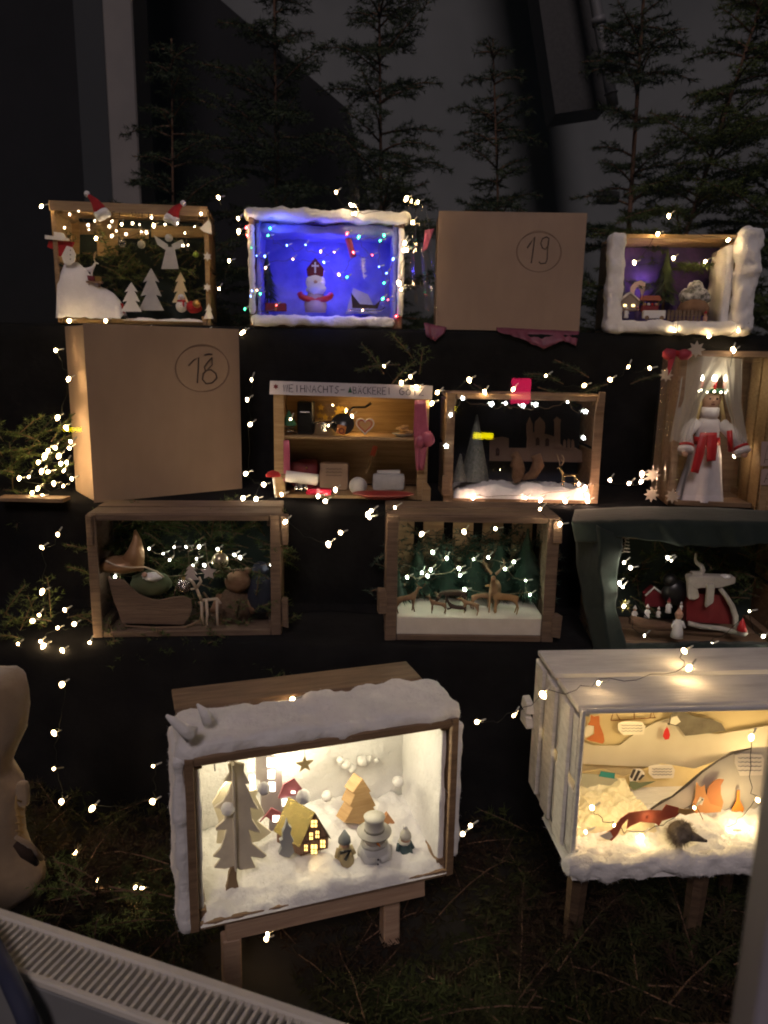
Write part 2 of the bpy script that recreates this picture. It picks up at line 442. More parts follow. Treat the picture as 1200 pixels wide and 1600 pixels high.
def lights(label, bulbs, Y, fr=None, col=WARM, L=70, r=.0060, kind='bulb', wire=WIRE, sag=.012, name='fairy_light_string', group=None, colors=None, streak=True, jump=.42):
    """one string: a cable and its bulbs. bulbs are (px,py[,depth]); Y is the depth when not given"""
    P3 = []
    for b in bulbs:
        d = b[2] if len(b) > 2 else Y + random.uniform(-.008, .008)
        P3.append(fr.w(fr.l(b[0], b[1], d)) if fr else P(b[0], b[1], d))
    at = min(P3, key=lambda p: p.z); t = Thing(name, label, 'fairy lights', at=at, group=group)
    for a, b in zip(P3, P3[1:]):
        if (a - b).length > jump: continue
        l = [a + Vector((0, .004, .006)), *[a.lerp(b, u) + Vector((random.uniform(-.006, .006), .012, random.uniform(-.006, .006) - sag * 4 * u * (1 - u))) for u in (.15, .3, .45, .6, .75, .88)], b + Vector((0, .004, .006))]
        cab = MB().tube(l, .0008, 4); t.part('cable', cab, wire)
    for i, p in enumerate(P3):
        c = colors[i % len(colors)] if colors else col; me = bulb_mesh(kind, r, c, L)
        if streak and kind == 'bulb':  # pale stub added beside each bulb, imitates its ghost reflection in the glazing
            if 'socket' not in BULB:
                m2 = MB().lathe((0, 0, 0), [(.0014, .0), (.0019, .002), (.0019, .014), (.0012, .016)], 7); q2_ = bpy.data.meshes.new('socket'); q2_.from_pydata(m2.v, [], m2.f); q2_.update(); q2_.materials.append(mat('streak_plastic', (.55, .55, .50), .25)); BULB['socket'] = q2_
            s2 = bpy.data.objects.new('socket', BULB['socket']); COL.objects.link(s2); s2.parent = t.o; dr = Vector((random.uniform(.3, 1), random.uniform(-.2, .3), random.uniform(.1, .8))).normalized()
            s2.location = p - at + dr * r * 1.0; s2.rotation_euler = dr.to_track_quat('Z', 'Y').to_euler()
        o = bpy.data.objects.new('bulb', me); COL.objects.link(o); o.parent = t.o; o.location = p - at; k_ = random.choice((.6, .75, .9, 1.0, 1.1)); o.scale = (k_, k_, k_ * random.uniform(.9, 1.3))
        o.rotation_euler = (random.uniform(-.5, .5), random.uniform(-.7, .7), 0) if kind != 'star' else (random.uniform(-.3, .3), random.uniform(-.6, .6), random.uniform(-.4, .4))
    return t
def lamp(t, p, energy, col, r=.012):
    """a point light parented to its thing"""
    ld = bpy.data.lights.new('lamp_or_fill_light', 'POINT'); ld.energy = energy; ld.color = col; ld.shadow_soft_size = r
    o = bpy.data.objects.new('lamp_or_fill_light', ld); COL.objects.link(o); o.parent = t.o; o.location = Vector(p) - t.at; return o

# ------------------------------------------------------------------ crates
def crate(fr, label, D, wood=WOOD_G, th=.012, front=.045, post=.03, nback=4, ntop=2, W=None, H=None, name='wooden_crate', vertical=False, backm=None, sides=2, gap=.012, cat='crate', group=None, top=True, feet=False, ft=None):
    W = W or fr.W; H = H or fr.H
    t = Thing(name, label, cat, fr, (0, 0, 0), group)
    def plank(c, s, m=wood, jit=.0012): t.part('plank', MB().box(c, s, jit=jit), m, bevel=.0015, origin=c)
    for k in range(ntop):
        a = D / ntop
        if top: plank((0, a * (k + .5), H - th / 2), (W, a - gap, th))
        plank((0, a * (k + .5), th / 2), (W, a - gap, th))
    hz = H - 2 * th
    for sx in (-1, 1):
        for k in range(sides):
            a = hz / sides if not vertical else D / sides
            c = (sx * (W / 2 - th / 2), D / 2, th + a * (k + .5)) if not vertical else (sx * (W / 2 - th / 2), a * (k + .5), H / 2)
            s = (th, D - .002, a - gap) if not vertical else (th, a - gap, hz - .001)
            plank(c, s)
        for sz in (-1, 1):
            t.part('corner_post', MB().box((sx * (W / 2 - th - post / 2), D / 2, H / 2 + sz * (H / 2 - th - post / 2)), (post, D - .012, post), jit=.001), wood, bevel=.0015)
    if front:
        for sx in (-1, 1):
            t.part('front_rail', MB().box((sx * (W / 2 - front / 2), -.006, H / 2), (front, .010, H * .998), jit=.001), wood, bevel=.0015)
        t.part('front_rail', MB().box((0, -.0062, H - (ft or th * 1.3) / 2), (W - 2 * front - .002, .009, ft or th * 1.3), jit=.001), wood, bevel=.0015)
        t.part('front_rail', MB().box((0, -.0062, th * .7), (W - 2 * front - .002, .009, th * 1.3), jit=.001), wood, bevel=.0015)
    for k in range(nback):
        if vertical:
            a = (W - 2 * th) / nback; t.part('plank', MB().box((-W / 2 + th + a * (k + .5), D - th / 2 + .001, H / 2), (a - gap * 1.6, th * .8, H - 2 * th), jit=.001), backm or wood, bevel=.001, origin=(0, 0, 0))
        else:
            a = (H - 2 * th) / nback; t.part('plank', MB().box((0, D - th / 2 + .001, th + a * (k + .5)), (W - 2 * th, th * .8, a - gap), jit=.001), backm or wood, bevel=.001, origin=(0, 0, 0))
    return t
def strokes(fr_l, polys, r):
    """handwriting as thin strokes of ink: polys in local (x, y, z)"""
    mb = MB()
    for p in polys: mb.tube(p, r, 5)
    return mb
def tree_pts(cx, yb, h, w, tiers=3, trunk=0, notch=.45):
    """outline of a cut-out fir in pixels"""
    L = [(cx, yb - h)]; hh = h * (1 - trunk)
    right = []
    for k in range(tiers):
        y1 = yb - h + hh * (k + 1) / tiers; wk = w / 2 * (.45 + .55 * (k + 1) / tiers)
        right.append((wk, y1)); 
        if k < tiers - 1: right.append((wk * notch, y1 - hh / tiers * .12))
    if trunk: right += [(w * .07, right[-1][1]), (w * .07, yb)]
    return L + [(cx + a, b) for a, b in right] + [(cx - a, b) for a, b in right[::-1]]
# ================================================================== levels
Y1, Y2, Y3 = 2.52, 2.13, 1.83
Z1 = P(790, 517, Y1).z; Z2 = P(810, 785, Y2).z; Z3 = P(730, 1000, Y3).z
YL = 1.27; ZF = P(362, 1532, YL).z
# ================================================================== the setting
gm = mat('dark_floor', (.010, .009, .007), .8, (.016, .013, .010), 6, bump=.4, bscale=30)
struct('floor', MB().box((0, 1.6, ZF - .03), (14, 9, .06)), gm)
wallm = mat('grey_plaster', (.125, .14, .145), .9, (.19, .205, .21), .8, bump=.2, bscale=80)
struct('back_wall', MB().box((0, 4.35, 2.1), (9, .1, 5.2)), wallm)
struct('ceiling', MB().box((0, 3.75, 4.75), (9, 1.3, .1)), wallm)
darkm = mat('dark_panel', (.014, .015, .017), .8, (.018, .018, .021), 4, spec=.2)
mb = cut(WF, 3.9, [(-420, -260), (180, -260), (345, 0), (545, 172), (580, 330), (585, 620), (-420, 620)], .12)
single('dark_partition', mb, darkm, 'dark sloping partition panel behind the fir trees at upper left', 'partition')
# column
cf = Frame(150, 240, 0, 330, rz=38, Y=3.25)
pc = P(190, 330, 3.25); t = Thing('square_column', 'pale square column rising behind the top left crates', 'column', at=(pc.x, pc.y, ZF))
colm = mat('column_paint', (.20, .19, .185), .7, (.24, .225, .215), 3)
cold = mat('column_side_shade', (.035, .040, .045), .8)  # shade of the column's unlit face put into a dark colour
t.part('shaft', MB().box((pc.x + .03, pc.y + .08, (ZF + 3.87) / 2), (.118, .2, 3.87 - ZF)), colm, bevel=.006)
t.part('shaded_side', MB().box((pc.x - .092, pc.y + .10, (ZF + 3.87) / 2), (.12, .2, 3.87 - ZF - .002)), cold, bevel=.004)
# hanging duct and pipe
mb = cut(WF, 3.6, [(740, -700), (880, -700), (952, 165), (868, 178)], .2)
single('ventilation_duct', mb, mat('duct_mesh', (.015, .015, .016), .6, (.03, .03, .03), 60), 'black tapering ventilation duct hanging from the ceiling', 'duct')
a = P(905, -150, 3.45); b = P(958, 166, 3.45)
pl = [a.lerp(b, i / 8) for i in range(9)]
t = Thing('grey_pipe', 'pale grey pipe running down beside the black duct', 'pipe', at=b)
pm = mat('pipe_paint', (.16, .165, .175), .5)
t.part('pipe', MB().tube(pl, .024, 12), pm, True)
for u in (.55, .75, .93): q = a.lerp(b, u); t.part('coupling', MB().tube([q, q.lerp(b, .08)], .030, 12), pm, True, origin=q)
q = P(950, 309, 3.3); single('small_grey_box', MB().rbox(q, (.09, .05, .05), .01, amp=0), mat('grey_plastic', (.16, .165, .175), .6), 'small pale grey box on the ledge among the firs', 'box', smooth=True)
# display steps draped in black
def drape(label, y0, z1, z0, ydepth, x0=-1.75, x1=1.75, seed=0):
    mb = MB(); n = 90; m = 10; prof = [(y0 + ydepth, z1), (y0 + .02, z1), (y0, z1 - .012)] + [(y0 - .0, z1 - .012 - (z1 - z0 - .012) * j / m) for j in range(1, m + 1)]
    for j, (y, z) in enumerate(prof):
        for i in range(n + 1):
            x = x0 + (x1 - x0) * i / n; k = max(0, (j - 2) / m)
            mb.v.append((x, y - .05 * k * (.5 + noise.noise(Vector((x * 6 + seed, k * .7, seed)))) - .0, z + (0 if j > 1 else .0)))
    for j in range(len(prof) - 1):
        for i in range(n): a = j * (n + 1) + i; mb.f.append((a, a + 1, a + n + 2, a + n + 1))
    return single('black_cloth', mb, BLACKC, label, 'cloth', smooth=True, group=None, at=(0, y0, z0))
drape('black cloth over the lowest display step, below the deer and sleigh crates', Y3 - .045, Z3 - .001, ZF + .01, .30, seed=3)
drape('black cloth over the middle display step, under the cardboard box numbered 18', Y2 - .075, Z2 - .001, Z3 + .002, .46, seed=9)
drape('black cloth over the top display step, under the cardboard box numbered 19', Y1 - .03, Z1 - .001, Z2 + .002, .34, seed=5)
for z, y0, y1 in ((Z3, Y3 - .04, Y3 + .21), (Z2, Y2 - .07, Y2 + .37), (Z1, Y1 - .025, Y1 + .30)):
    single('display_step', MB().box((0, (y0 + y1) / 2, (z + ZF) / 2 - .012), (3.46, y1 - y0 - .03, z - ZF - .026)), mat('step_board', (.03, .025, .02), .8),
           {0: 'low black draped display step with the deer crate', 1: 'middle black draped display step with the bakery stall', 2: 'highest black draped display step with the snowy crates'}[[Z3, Z2, Z1].index(z)], 'display step')
# wooden edge strips glimpsed on the middle step
def strip(x0, y0, x1, y1, Y, label, m=WOOD_G, h=.010):
    a = P(x0, y0, Y); b = P(x1, y1, Y); c = (a + b) / 2
    single('wood_offcut', MB().box(c, ((b - a).length, .05, h), jit=.001), m, label, 'wood offcut', bevel=.001)
strip(0, 776, 104, 782, Y2 - .09, 'rough wooden slat at the left end of the middle step, under fairy lights')

# ------------------------------------------------------------------ firs behind
FT = [  # label, foot px/Y, top px/Y, first whorl, radius
 ('bushy young fir just left of centre against the dark sloping panel', (432, 3.15), (425, -330, 3.15), 1.2, .52, NEEDLE_D),
 ('small fir with branches crossing the pale square column', (262, 3.0), (268, 60, 3.0), 1.25, .6, NEEDLE_D),
 ('thin tall fir between the blue lit crate and the box numbered 19', (605, 3.1), (590, -260, 3.1), 1.15, .52, NEEDLE_D),
 ('slim fir with an orange brown trunk right of the ventilation duct', (990, 2.95), (1022, -260, 2.95), 1.1, .42, NEEDLE_D),
 ('leaning fir with a long bare trunk above the snowy crate at upper right', (1035, 2.9), (1230, -120, 2.9), 1.25, .6, NEEDLE),
 ('low dark fir standing behind the box numbered 19', (800, 3.2), (770, 60, 3.2), 1.1, .55, NEEDLE_D),
 ('fir with yellow green needles at the far right edge', (1270, 2.9), (1250, -200, 2.9), 1.1, .7, NEEDLE),
]
for lab, (fx, Y), (tx, ty, _), c0, rad, m in FT:
    f = P(fx, 330, Y); tp = P(tx, ty, Y); d = (tp - f); k = (ZF - f.z) / d.z if abs(d.x) < .15 else 0
    foot = Vector((f.x + d.x * k * .3, Y, ZF + .001)); top = tp
    if lab.startswith('leaning'): foot = Vector((f.x - .32, Y, ZF + .001))
    fir_tree(lab, foot, top, c0, rad, m, density=.9, trunk_r=.017 if 'trunk' in lab else .013)

# fir greenery on the floor
segs = []; limbs = MB()
for i in range(520):
    x = random.uniform(-1.5, 1.5); y = random.uniform(.75, 1.76)
    if random.random() < .25: x = random.uniform(-.85, -.45); y = random.uniform(.9, 1.5)
    z = ZF + random.uniform(.0, .10) + (.04 if x < -.45 else 0)
    if i % 5 == 0: x = random.uniform(.30, .95); y = random.uniform(1.05, 1.72); z = ZF + random.uniform(.03, .12)
    under = (-.62 < x < .36 and 1.0 < y < 1.76) or (x > .1 and y > 1.1)
    if under: z = min(z, ZF + (.02 if x < .36 else .07))
    if i % 6 == 1: x = random.uniform(.22, .85); y = random.uniform(.95, 1.16); z = ZF + random.uniform(.06, .17); under = True
    if abs(x + .29) < .17 and y < 1.40: continue
    a = random.uniform(0, 6.28); L = random.uniform(.15, .38)
    sg, ax = branch_segs((x, y, z), (math.cos(a), math.sin(a), random.uniform(.02, .12) if under else random.uniform(.05, .5)), L, droop=.55, twig=.5, gap=.05, sub=False); segs += sg
    limbs.tube(ax, .0016, 4)
o = needles_obj('fir_branches', segs, mat('floor_needles', (.030, .018, .012), .8, (.034, .044, .014), 4, spec=.1, fac=(.42, .58)), length=.024, width=.0045, step=.005); tag(o, 'heap of cut green fir branches covering the floor', 'fir branches', kind='stuff')
o = single('bare_twigs', limbs, BARK, 'brown stems of the fir branches heaped on the floor', 'twigs', kind='stuff', at=(0, 1.2, ZF))
def sprig_thing(label, specs, m=NEEDLE, name='fir_sprig', **kw):
    """specs: (p0, dir, L)"""
    segs = []; lm = MB()
    for p0, d, L in specs:
        sg, ax = branch_segs(p0, d, L, droop=.4, twig=.42, gap=.03, sub=False); segs += sg; lm.tube(ax, .0016, 4)
    at = Vector(min((s[0] for s in segs), key=lambda p: p[2])); t = Thing(name, label, 'fir greenery', at=at)
    o = needles_obj('needles', [(a - at, b - at) for a, b in segs], m, **{**dict(length=.015, width=.0026, step=.004), **kw}); o.parent = t.o
    t.part('stems', lm, BARK, True); return t
def fan(fr, l, L=.12, spread=.8, d=None, up=.3):
    out = []
    for x, y, dd in l:
        p = fr.w(fr.l(x, y, dd)); a = random.uniform(0, 6.28); out.append((p, (math.cos(a) * spread, math.sin(a) * .3 - .1, up + random.uniform(-.6, .6)), L * random.uniform(.7, 1.2)))
    return out
sprig_thing('dark fir greenery lying on the middle step left of the box numbered 18', fan(WF, [(x, y, Y2 + random.uniform(0, .1)) for x in (-20, 5, 20, 40, 62, 80) for y in (690, 715, 740, 765)], .14), NEEDLE)
sprig_thing('fir greenery lying on the low step left of the sleigh crate', fan(WF, [(x, y, Y3 + random.uniform(0, .08)) for x in (5, 30, 55, 80, 105) for y in (965, 990, 1002)], .10), NEEDLE)
sprig_thing('fir sprigs lit by fairy lights above the end of the bakery sign', fan(WF, [(x, y, Y2 + .1) for x, y in ((600, 585), (625, 570), (645, 560), (655, 585), (612, 600))], .12), NEEDLE)
sprig_thing('fir greenery peeping over the glass fronted castle crate', fan(WF, [(x, y, Y2 + .12) for x, y in ((880, 600), (920, 590), (950, 600), (985, 600), (840, 605), (740, 600))], .13), NEEDLE_D)
sprig_thing('bright green fir clump glowing around fairy lights near the floor', fan(WF, [(x, y, 1.18) for x, y in ((145, 1372), (150, 1400), (165, 1410), (130, 1420), (155, 1430), (120, 1395), (140, 1450), (170, 1385), (100, 1430))], .10), mat('lit_fir_needles', (.08, .12, .02), .6, (.12, .17, .035), 6), width=.002)  # fairy light glow put into a brighter needle green

# ================================================================== ROW 1
# --- 1a crate with santa hats
F = Frame(92, 330, 322, 497, rz=7, z=Z1, Y=Y1 + .015); FA = F
crate(F, 'wooden crate with two santa hats on top and letters on its rim', .20, WOOD_Y, front=.014, post=.02, nback=0, ntop=3)
top = F.H
t = Thing('nameboard', 'narrow wooden board with dark hand-painted letters across the santa hat crate', 'board', F, (0, -.022, top - .03))
t.part('board', MB().box((0, -.018, top - .012), (F.W, .008, .03), jit=.001), WOOD_Y, bevel=.001)
def word(fr, d, l, r): return strokes(None, [[Vector(fr.l(x, y, d)) for x, y in q] for q in l], r)
t.part('lettering', word(F, -.0225, [[(176, 331), (176, 339)], [(176, 331), (180, 331)], [(176, 335), (179, 335)], [(176, 339), (180, 339)], [(187, 331), (187, 339)],
    [(206, 331), (206, 340)], [(211, 340), (211, 331), (217, 341), (217, 332)], [(222, 332), (222, 341)], [(232, 333), (232, 342)], [(228, 333), (236, 333)]], .0011), INK)
for lab, px, tip, base in (('red santa hat leaning left on the top left of the wooden crate', 1, (136, 303), (160, 335)), ('red santa hat leaning right on the top right of the wooden crate', 1, (286, 318), (268, 343))):
    b = Vector(F.l(base[0], base[1], -.03)); tp = Vector(F.l(tip[0], tip[1], -.02)); t = Thing('santa_hat', lab, 'hat', F, b, 'santa hats on the crate')
    mid = b.lerp(tp, .55) + Vector((.004 if tip[0] < 200 else -.006, 0, .004))
    t.part('cone', MB().tube([b, b.lerp(mid, .5), mid, mid.lerp(tp, .5), tp], [.021, .019, .013, .008, .004], 12), RED, True)
    t.part('brim', MB().tube([b - (tp - b) * .10, b + (tp - b) * .10], [.025, .023], 14).ball(b, (.027, .024, .011)), COTTON, True)
    t.part('pompom', MB().ball(tp, .0095, lump=.15), COTTON, True)
single('back_cloth', MB().box((0, .196, F.H / 2), (F.W - .02, .003, F.H - .03)), GREENC, 'dark green cloth behind the greenery of the santa hat crate', 'cloth', F)
t = Thing('back_planks', 'pale warm lit planks behind the star lights of the santa hat crate', 'planks', F, (0, .17, .1))
for l_ in ([(108, 345), (124, 345), (124, 470), (108, 470)], [(150, 340), (185, 340), (184, 400), (152, 400)], [(186, 356), (232, 358), (232, 373), (186, 372)], [(124, 347), (150, 348), (150, 366), (124, 366)], [(236, 352), (318, 354), (318, 372), (236, 370)]):
    t.part('plank', cut(F, .165 + random.uniform(0, .01), l_, .006), WOOD_Y, bevel=.001)
# cotton hill at left
hill = [(92, 492), (88, 430), (100, 405), (118, 408), (130, 418), (140, 432), (150, 445), (163, 450), (175, 458), (186, 470), (190, 485), (192, 492)]
mb = MB(); hp = pts(F, .0, hill); zb = .014
n = 46; cols = []
for i in range(n + 1):
    x = hp[0][0] + (hp[-1][0] - hp[0][0]) * i / n
    zt = zb + .004
    for (xa, za), (xb, zb2) in zip(hp, hp[1:]):
        if xa <= x <= xb and xb > xa: zt = max(zt, za + (zb2 - za) * (x - xa) / (xb - xa))
    for j in range(13):
        u = j / 12; y = -.035 + .13 * u; k = math.sin(math.pi * min(1, u * 1.05)) ** .5 if u < .95 else .2
        mb.v.append((x, y, zb + (zt - zb) * max(.02, k) + .006 * noise.noise(Vector((x * 40, y * 40, 1)))))
for i in range(n):
    for j in range(12): a = i * 13 + j; mb.f.append((a, a + 13, a + 14, a + 1))
single('cotton_snow_hill', mb, COTTON, 'steep white cotton snow hill in the left of the santa hat crate', 'cotton snow', F, smooth=True)
single('cotton_snow_bed', MB().bed(F.l(192, 495, 0)[0], F.l(318, 495, 0)[0], -.02, .15, .0125, .008, .006, 20), COTTON, 'thin bed of cotton snow under the paper trees in the santa hat crate', 'cotton snow', F, smooth=True)
def paper_cut(label, cat, fr, d, l, m, th=.003, name=None, group=None, sup=True):
    return single(name or cat.replace(' ', '_'), cut(fr, d, l, th), m, label, cat, fr, group=group)
CW = mat('cream_card', (.72, .60, .36), .8)
paper_cut('small white paper fir, leftmost of the trees in the santa hat crate', 'paper tree', F, .0, tree_pts(205, 487, 46, 33, 3), PAPER, group='paper trees in the santa hat crate')
paper_cut('dark grey paper fir in the middle of the santa hat crate', 'paper tree', F, .07, tree_pts(236, 485, 66, 40, 3), GREYP, group='paper trees in the santa hat crate')
paper_cut('cream coloured paper fir under the paper angel', 'paper tree', F, .03, tree_pts(282, 478, 53, 26, 3, .1), CW, group='paper trees in the santa hat crate')
paper_cut('white paper fir stuck on the bottom right corner of the santa hat crate', 'paper tree', F, -.02, tree_pts(326, 498, 24, 16, 2), PAPER, group='paper trees in the santa hat crate')
t = Thing('paper_angel', 'grey white paper angel with spread wings hanging in the crate', 'paper angel', F, F.l(265, 420, .01))
t.part('robe', cut(F, .01, [(260, 386), (272, 386), (279, 420), (252, 420)]), GREYP)
t.part('wing', cut(F, .012, [(262, 382), (240, 367), (246, 382), (258, 390), (262, 390)]), GREYP)
t.part('wing', cut(F, .012, [(268, 382), (284, 374), (288, 380), (280, 388), (270, 390)]), GREYP)
c = F.l(264, 372, .012); t.part('head', MB().lathe((c[0], c[1] - .002, c[2]), [(.006, -.011), (.0125, -.005), (.0125, .005), (.006, .012)], 12, sy=.25), GREYP, True)
def flake(label, fr, x, y, r, d, m=PAPER, n=8, k=.5, name='paper_star', cat='paper star', group=None):
    c = fr.l(x, y, d); return single(name, star_mb(fr.px(r, d), .004, n, k, c), m, label, cat, fr, group=group, at=c)
flake('white paper snowflake halfway up the right post of the santa hat crate', F, 324, 401, 7, -.02, n=6, k=.55, group='snowflakes on the crate post')
flake('white paper snowflake low on the right post of the santa hat crate', F, 324, 449, 6.5, -.02, n=6, k=.55, group='snowflakes on the crate post')
single('paper_bell', cut(F, -.02, [(326, 343), (330, 350), (331, 366), (318, 362), (312, 357)], .004), PAPER, 'white paper bell at the upper right corner of the santa hat crate', 'paper bell', F)
# snowman, hat man, reindeer, sled
def snowman(fr, label, c, h, scarf=None, hat=None, m=PAPER, name='snowman', group=None):
    t = Thing(name, label, 'snowman', fr, c, group); x, y, z = c
    t.part('body', MB().ball((x, y, z + h * .28), (h * .28, h * .24, h * .29)), m, True)
    t.part('head', MB().ball((x, y, z + h * .68), h * .18), m, True)
    if scarf: t.part('scarf', MB().tube([(x + math.cos(a) * h * .17, y + math.sin(a) * h * .17, z + h * .53) for a in [i * .6283 for i in range(11)]], h * .05, 6).box((x + h * .12, y - h * .2, z + h * .38), (h * .09, h * .03, h * .26)), scarf, True)
    if hat: t.part('hat', MB().lathe((x, y, z + h * .8), [(h * .24, 0), (h * .24, h * .04), (h * .14, h * .04), (h * .14, h * .24), (.0001, h * .24)], 14), hat, False)
    nm = mat('carrot_orange', (.55, .17, .03), .6)
    t.part('nose', MB().tube([(x, y - h * .17, z + h * .68), (x, y - h * .28, z + h * .66)], [h * .03, h * .004], 6), nm)
    bt = MB()
    for q in (.2, .32, .44): bt.ball((x, y - h * (.245 if q < .4 else .2), z + h * q), h * .02, 6, 4)
    for s in (-1, 1): bt.ball((x + s * h * .06, y - h * .165, z + h * .72), h * .018, 6, 4)
    t.part('button', bt, BLACK); return t
sm = Thing('snowman', 'flat white snowman in a dark red coat and broad hat at the crate\'s left post', 'snowman', F, F.l(100, 413, -.01))
sm.part('belly', cut(F, -.012, [(104, 384), (112, 386), (118, 397), (116, 408), (108, 414), (100, 412), (96, 400)], .008), PAPER)
sm.part('coat', cut(F, -.004, [(76, 376), (116, 378), (112, 386), (104, 386), (100, 400), (92, 400), (84, 390), (74, 386)], .008), RED)
sm.part('hat', cut(F, -.018, [(70, 367), (106, 372), (108, 376), (70, 373)], .008), PAPER)
sm.part('face', cut(F, -.012, [(84, 362), (98, 364), (102, 370), (98, 376), (84, 374)], .008), PAPER)
b = MB()
for y in (391, 398, 405): c = F.l(110, y, -.0135); b.ball(c, .0022, 6, 4)
sm.part('button', b, BLACK)
c = Vector(F.l(134, 440, .01))
DEER_V = [(-.55, 0, .95), (0, 0, .93), (.5, 0, 1.0), (.72, 0, 1.3), (.85, 0, 1.58), (1.12, 0, 1.48), (.5, .13, .72), (.54, .13, .4), (.5, .13, 0), (.5, -.13, .72), (.46, -.13, .4), (.56, -.13, 0),
          (-.6, .13, .7), (-.74, .13, .42), (-.66, .13, 0), (-.6, -.13, .7), (-.68, -.13, .42), (-.56, -.13, 0), (-.75, 0, 1.0)]
DEER_E = [(0, 1), (1, 2), (2, 3), (3, 4), (4, 5), (2, 6), (6, 7), (7, 8), (2, 9), (9, 10), (10, 11), (0, 12), (12, 13), (13, 14), (0, 15), (15, 16), (16, 17), (0, 18)]
DEER_R = [.24, .25, .24, .15, .13, .07, .1, .055, .05, .1, .055, .05, .13, .065, .05, .13, .065, .05, .05]
def deer(fr, label, c, h, facing=0, m=FUR, head='up', antlers=0, group=None, cat='deer', name='toy_deer', bulk=1):
    """facing: angle in degrees, 0 looks right"""
    V = [Vector(v) for v in DEER_V]
    if head == 'down': V[3] = Vector((.85, 0, .85)); V[4] = Vector((1.02, 0, .5)); V[5] = Vector((1.2, 0, .2))
    if head == 'level': V[3] = Vector((.8, 0, 1.12)); V[4] = Vector((1.05, 0, 1.2)); V[5] = Vector((1.32, 0, 1.08))
    if head == 'lying':
        for i, z in ((7, .28), (8, .2), (10, .25), (11, .2), (13, .25), (14, .2), (16, .25), (17, .2)): V[i].z = z
        for i in (6, 9, 12, 15): V[i].z = .42
        for i in range(0, 6): V[i].z -= .5
        V[18].z -= .5; V[8].x += .3; V[11].x += .3
    s = h / 1.15; ro = Matrix.Rotation(R(facing), 3, 'Z'); c = Vector(c)
    t = Thing(name, label, cat, fr, c, group)
    mb = skin([ro @ v * s + c for v in V], DEER_E, [r * s * (bulk if i < 3 else 1) * .78 for i, r in enumerate(DEER_R)])
    t.part('body', mb, m, True)
    hd = V[4]; e = MB()
    for sg in (-1, 1): e.tube([ro @ (hd + Vector((-.03, sg * .08, .08))) * s + c, ro @ (hd + Vector((-.1, sg * .26, .22))) * s + c], [.045 * s, .01 * s], 5)
    t.part('ear', e, m)
    if antlers:
        am = mat('antler_horn', (.42, .30, .18), .6)
        for sg in (-1, 1):
            b0 = hd + Vector((-.02, sg * .06, .12)); L = [b0, b0 + Vector((-.08, sg * .22, .18 * antlers)), b0 + Vector((.0, sg * .34, .42 * antlers)), b0 + Vector((.1, sg * .24, .62 * antlers))]
            a = MB().tube([ro @ v * s + c for v in L], [.04 * s, .034 * s, .026 * s, .01 * s], 5)
            for q in (1, 2): a.tube([ro @ L[q] * s + c, ro @ (L[q] + Vector((.2, sg * -.02, .2 * antlers))) * s + c], [.026 * s, .008 * s], 5)
            t.part('antler', a, am)
    return t
deer(F, 'small white toy reindeer climbing the cotton hill in the santa hat crate', F.l(134, 440, .03), .045, 10, PAPER, antlers=1.2)
t = Thing('toy_sled', 'tiny dark wooden sled with parcels on the cotton hill', 'sled', F, F.l(146, 452, .0))
t.part('sled', MB().box(F.l(148, 441, .0), (.05, .02, .006)).box(F.l(140, 446, .0), (.004, .016, .012)).box(F.l(155, 446, .0), (.004, .016, .012)), WOOD_B)
t.part('parcel', MB().box(F.l(143, 435, 0), (.02, .018, .016), jit=.002), DRED); t.part('parcel', MB().box(F.l(153, 436, 0), (.016, .018, .012), jit=.002), GOLD)
snowman(F, 'little white snowman with red scarf beside the cream paper tree', F.l(284, 488, .0), F.px(32, 0), RED)
t = Thing('gift_bag', 'red felt gift sack with a gold ball at the right of the santa hat crate', 'gift sack', F, F.l(303, 490, -.005))
c = Vector(F.l(303, 480, -.005)); t.part('sack', MB().ball(c, (.026, .018, .020), lump=.2), RED, True); t.part('ball', MB().ball(c + Vector((.010, -.01, .010)), .014), GOLD, True)
c = Vector(F.l(180, 486, 0)); single('red_parcel', MB().box((c.x + .012, 0.02, c.z + .01), (.022, .02, .030), jit=.002), RED, 'small red parcel left of the white paper fir in the santa hat crate', 'parcel', F, bevel=.001)
def bauble(fr, label, x, y, r, d, m, string=14, cat='bauble', group=None):
    c = Vector(fr.l(x, y, d)); t = Thing('hanging_bauble', label, cat, fr, c - Vector((0, 0, r)), group)
    t.part('ball', MB().ball(c, r, 16, 10), m, True); t.part('cap', MB().tube([c + Vector((0, 0, r * .95)), c + Vector((0, 0, r * 1.25))], r * .25, 8), GOLD)
    t.part('thread', MB().tube([c + Vector((0, 0, r * 1.2)), Vector(fr.l(x, y - string, d))], .0006, 4), WIRE); return t
bauble(F, 'clear glass bauble hanging under the middle of the santa hat crate rim', 191, 380, .014, .01, clear_film('bauble_glass', (.9, .9, .85), .25, .05))
bauble(F, 'frosted glass bauble hanging left of the paper angel', 221, 382, .013, .03, mat('frosted_glass', (.35, .36, .32), .3))
bauble(F, 'tiny green tinsel bauble hanging right of the paper angel', 306, 398, .010, .02, mat('green_tinsel', (.25, .40, .06), .3, metal=.5), 22)
sprig_thing('fir greenery filling the back of the santa hat crate', fan(F, [(x, y, .15) for x in range(115, 322, 14) for y in (395, 415, 435, 455, 478)], .08), NEEDLE, step=.003)
sprig_thing('yellow green tinsel sprig down the right side of the santa hat crate', fan(F, [(306, y, .03) for y in (395, 415, 435, 455, 470)], .035), mat('tinsel_green', (.10, .15, .02), .4))

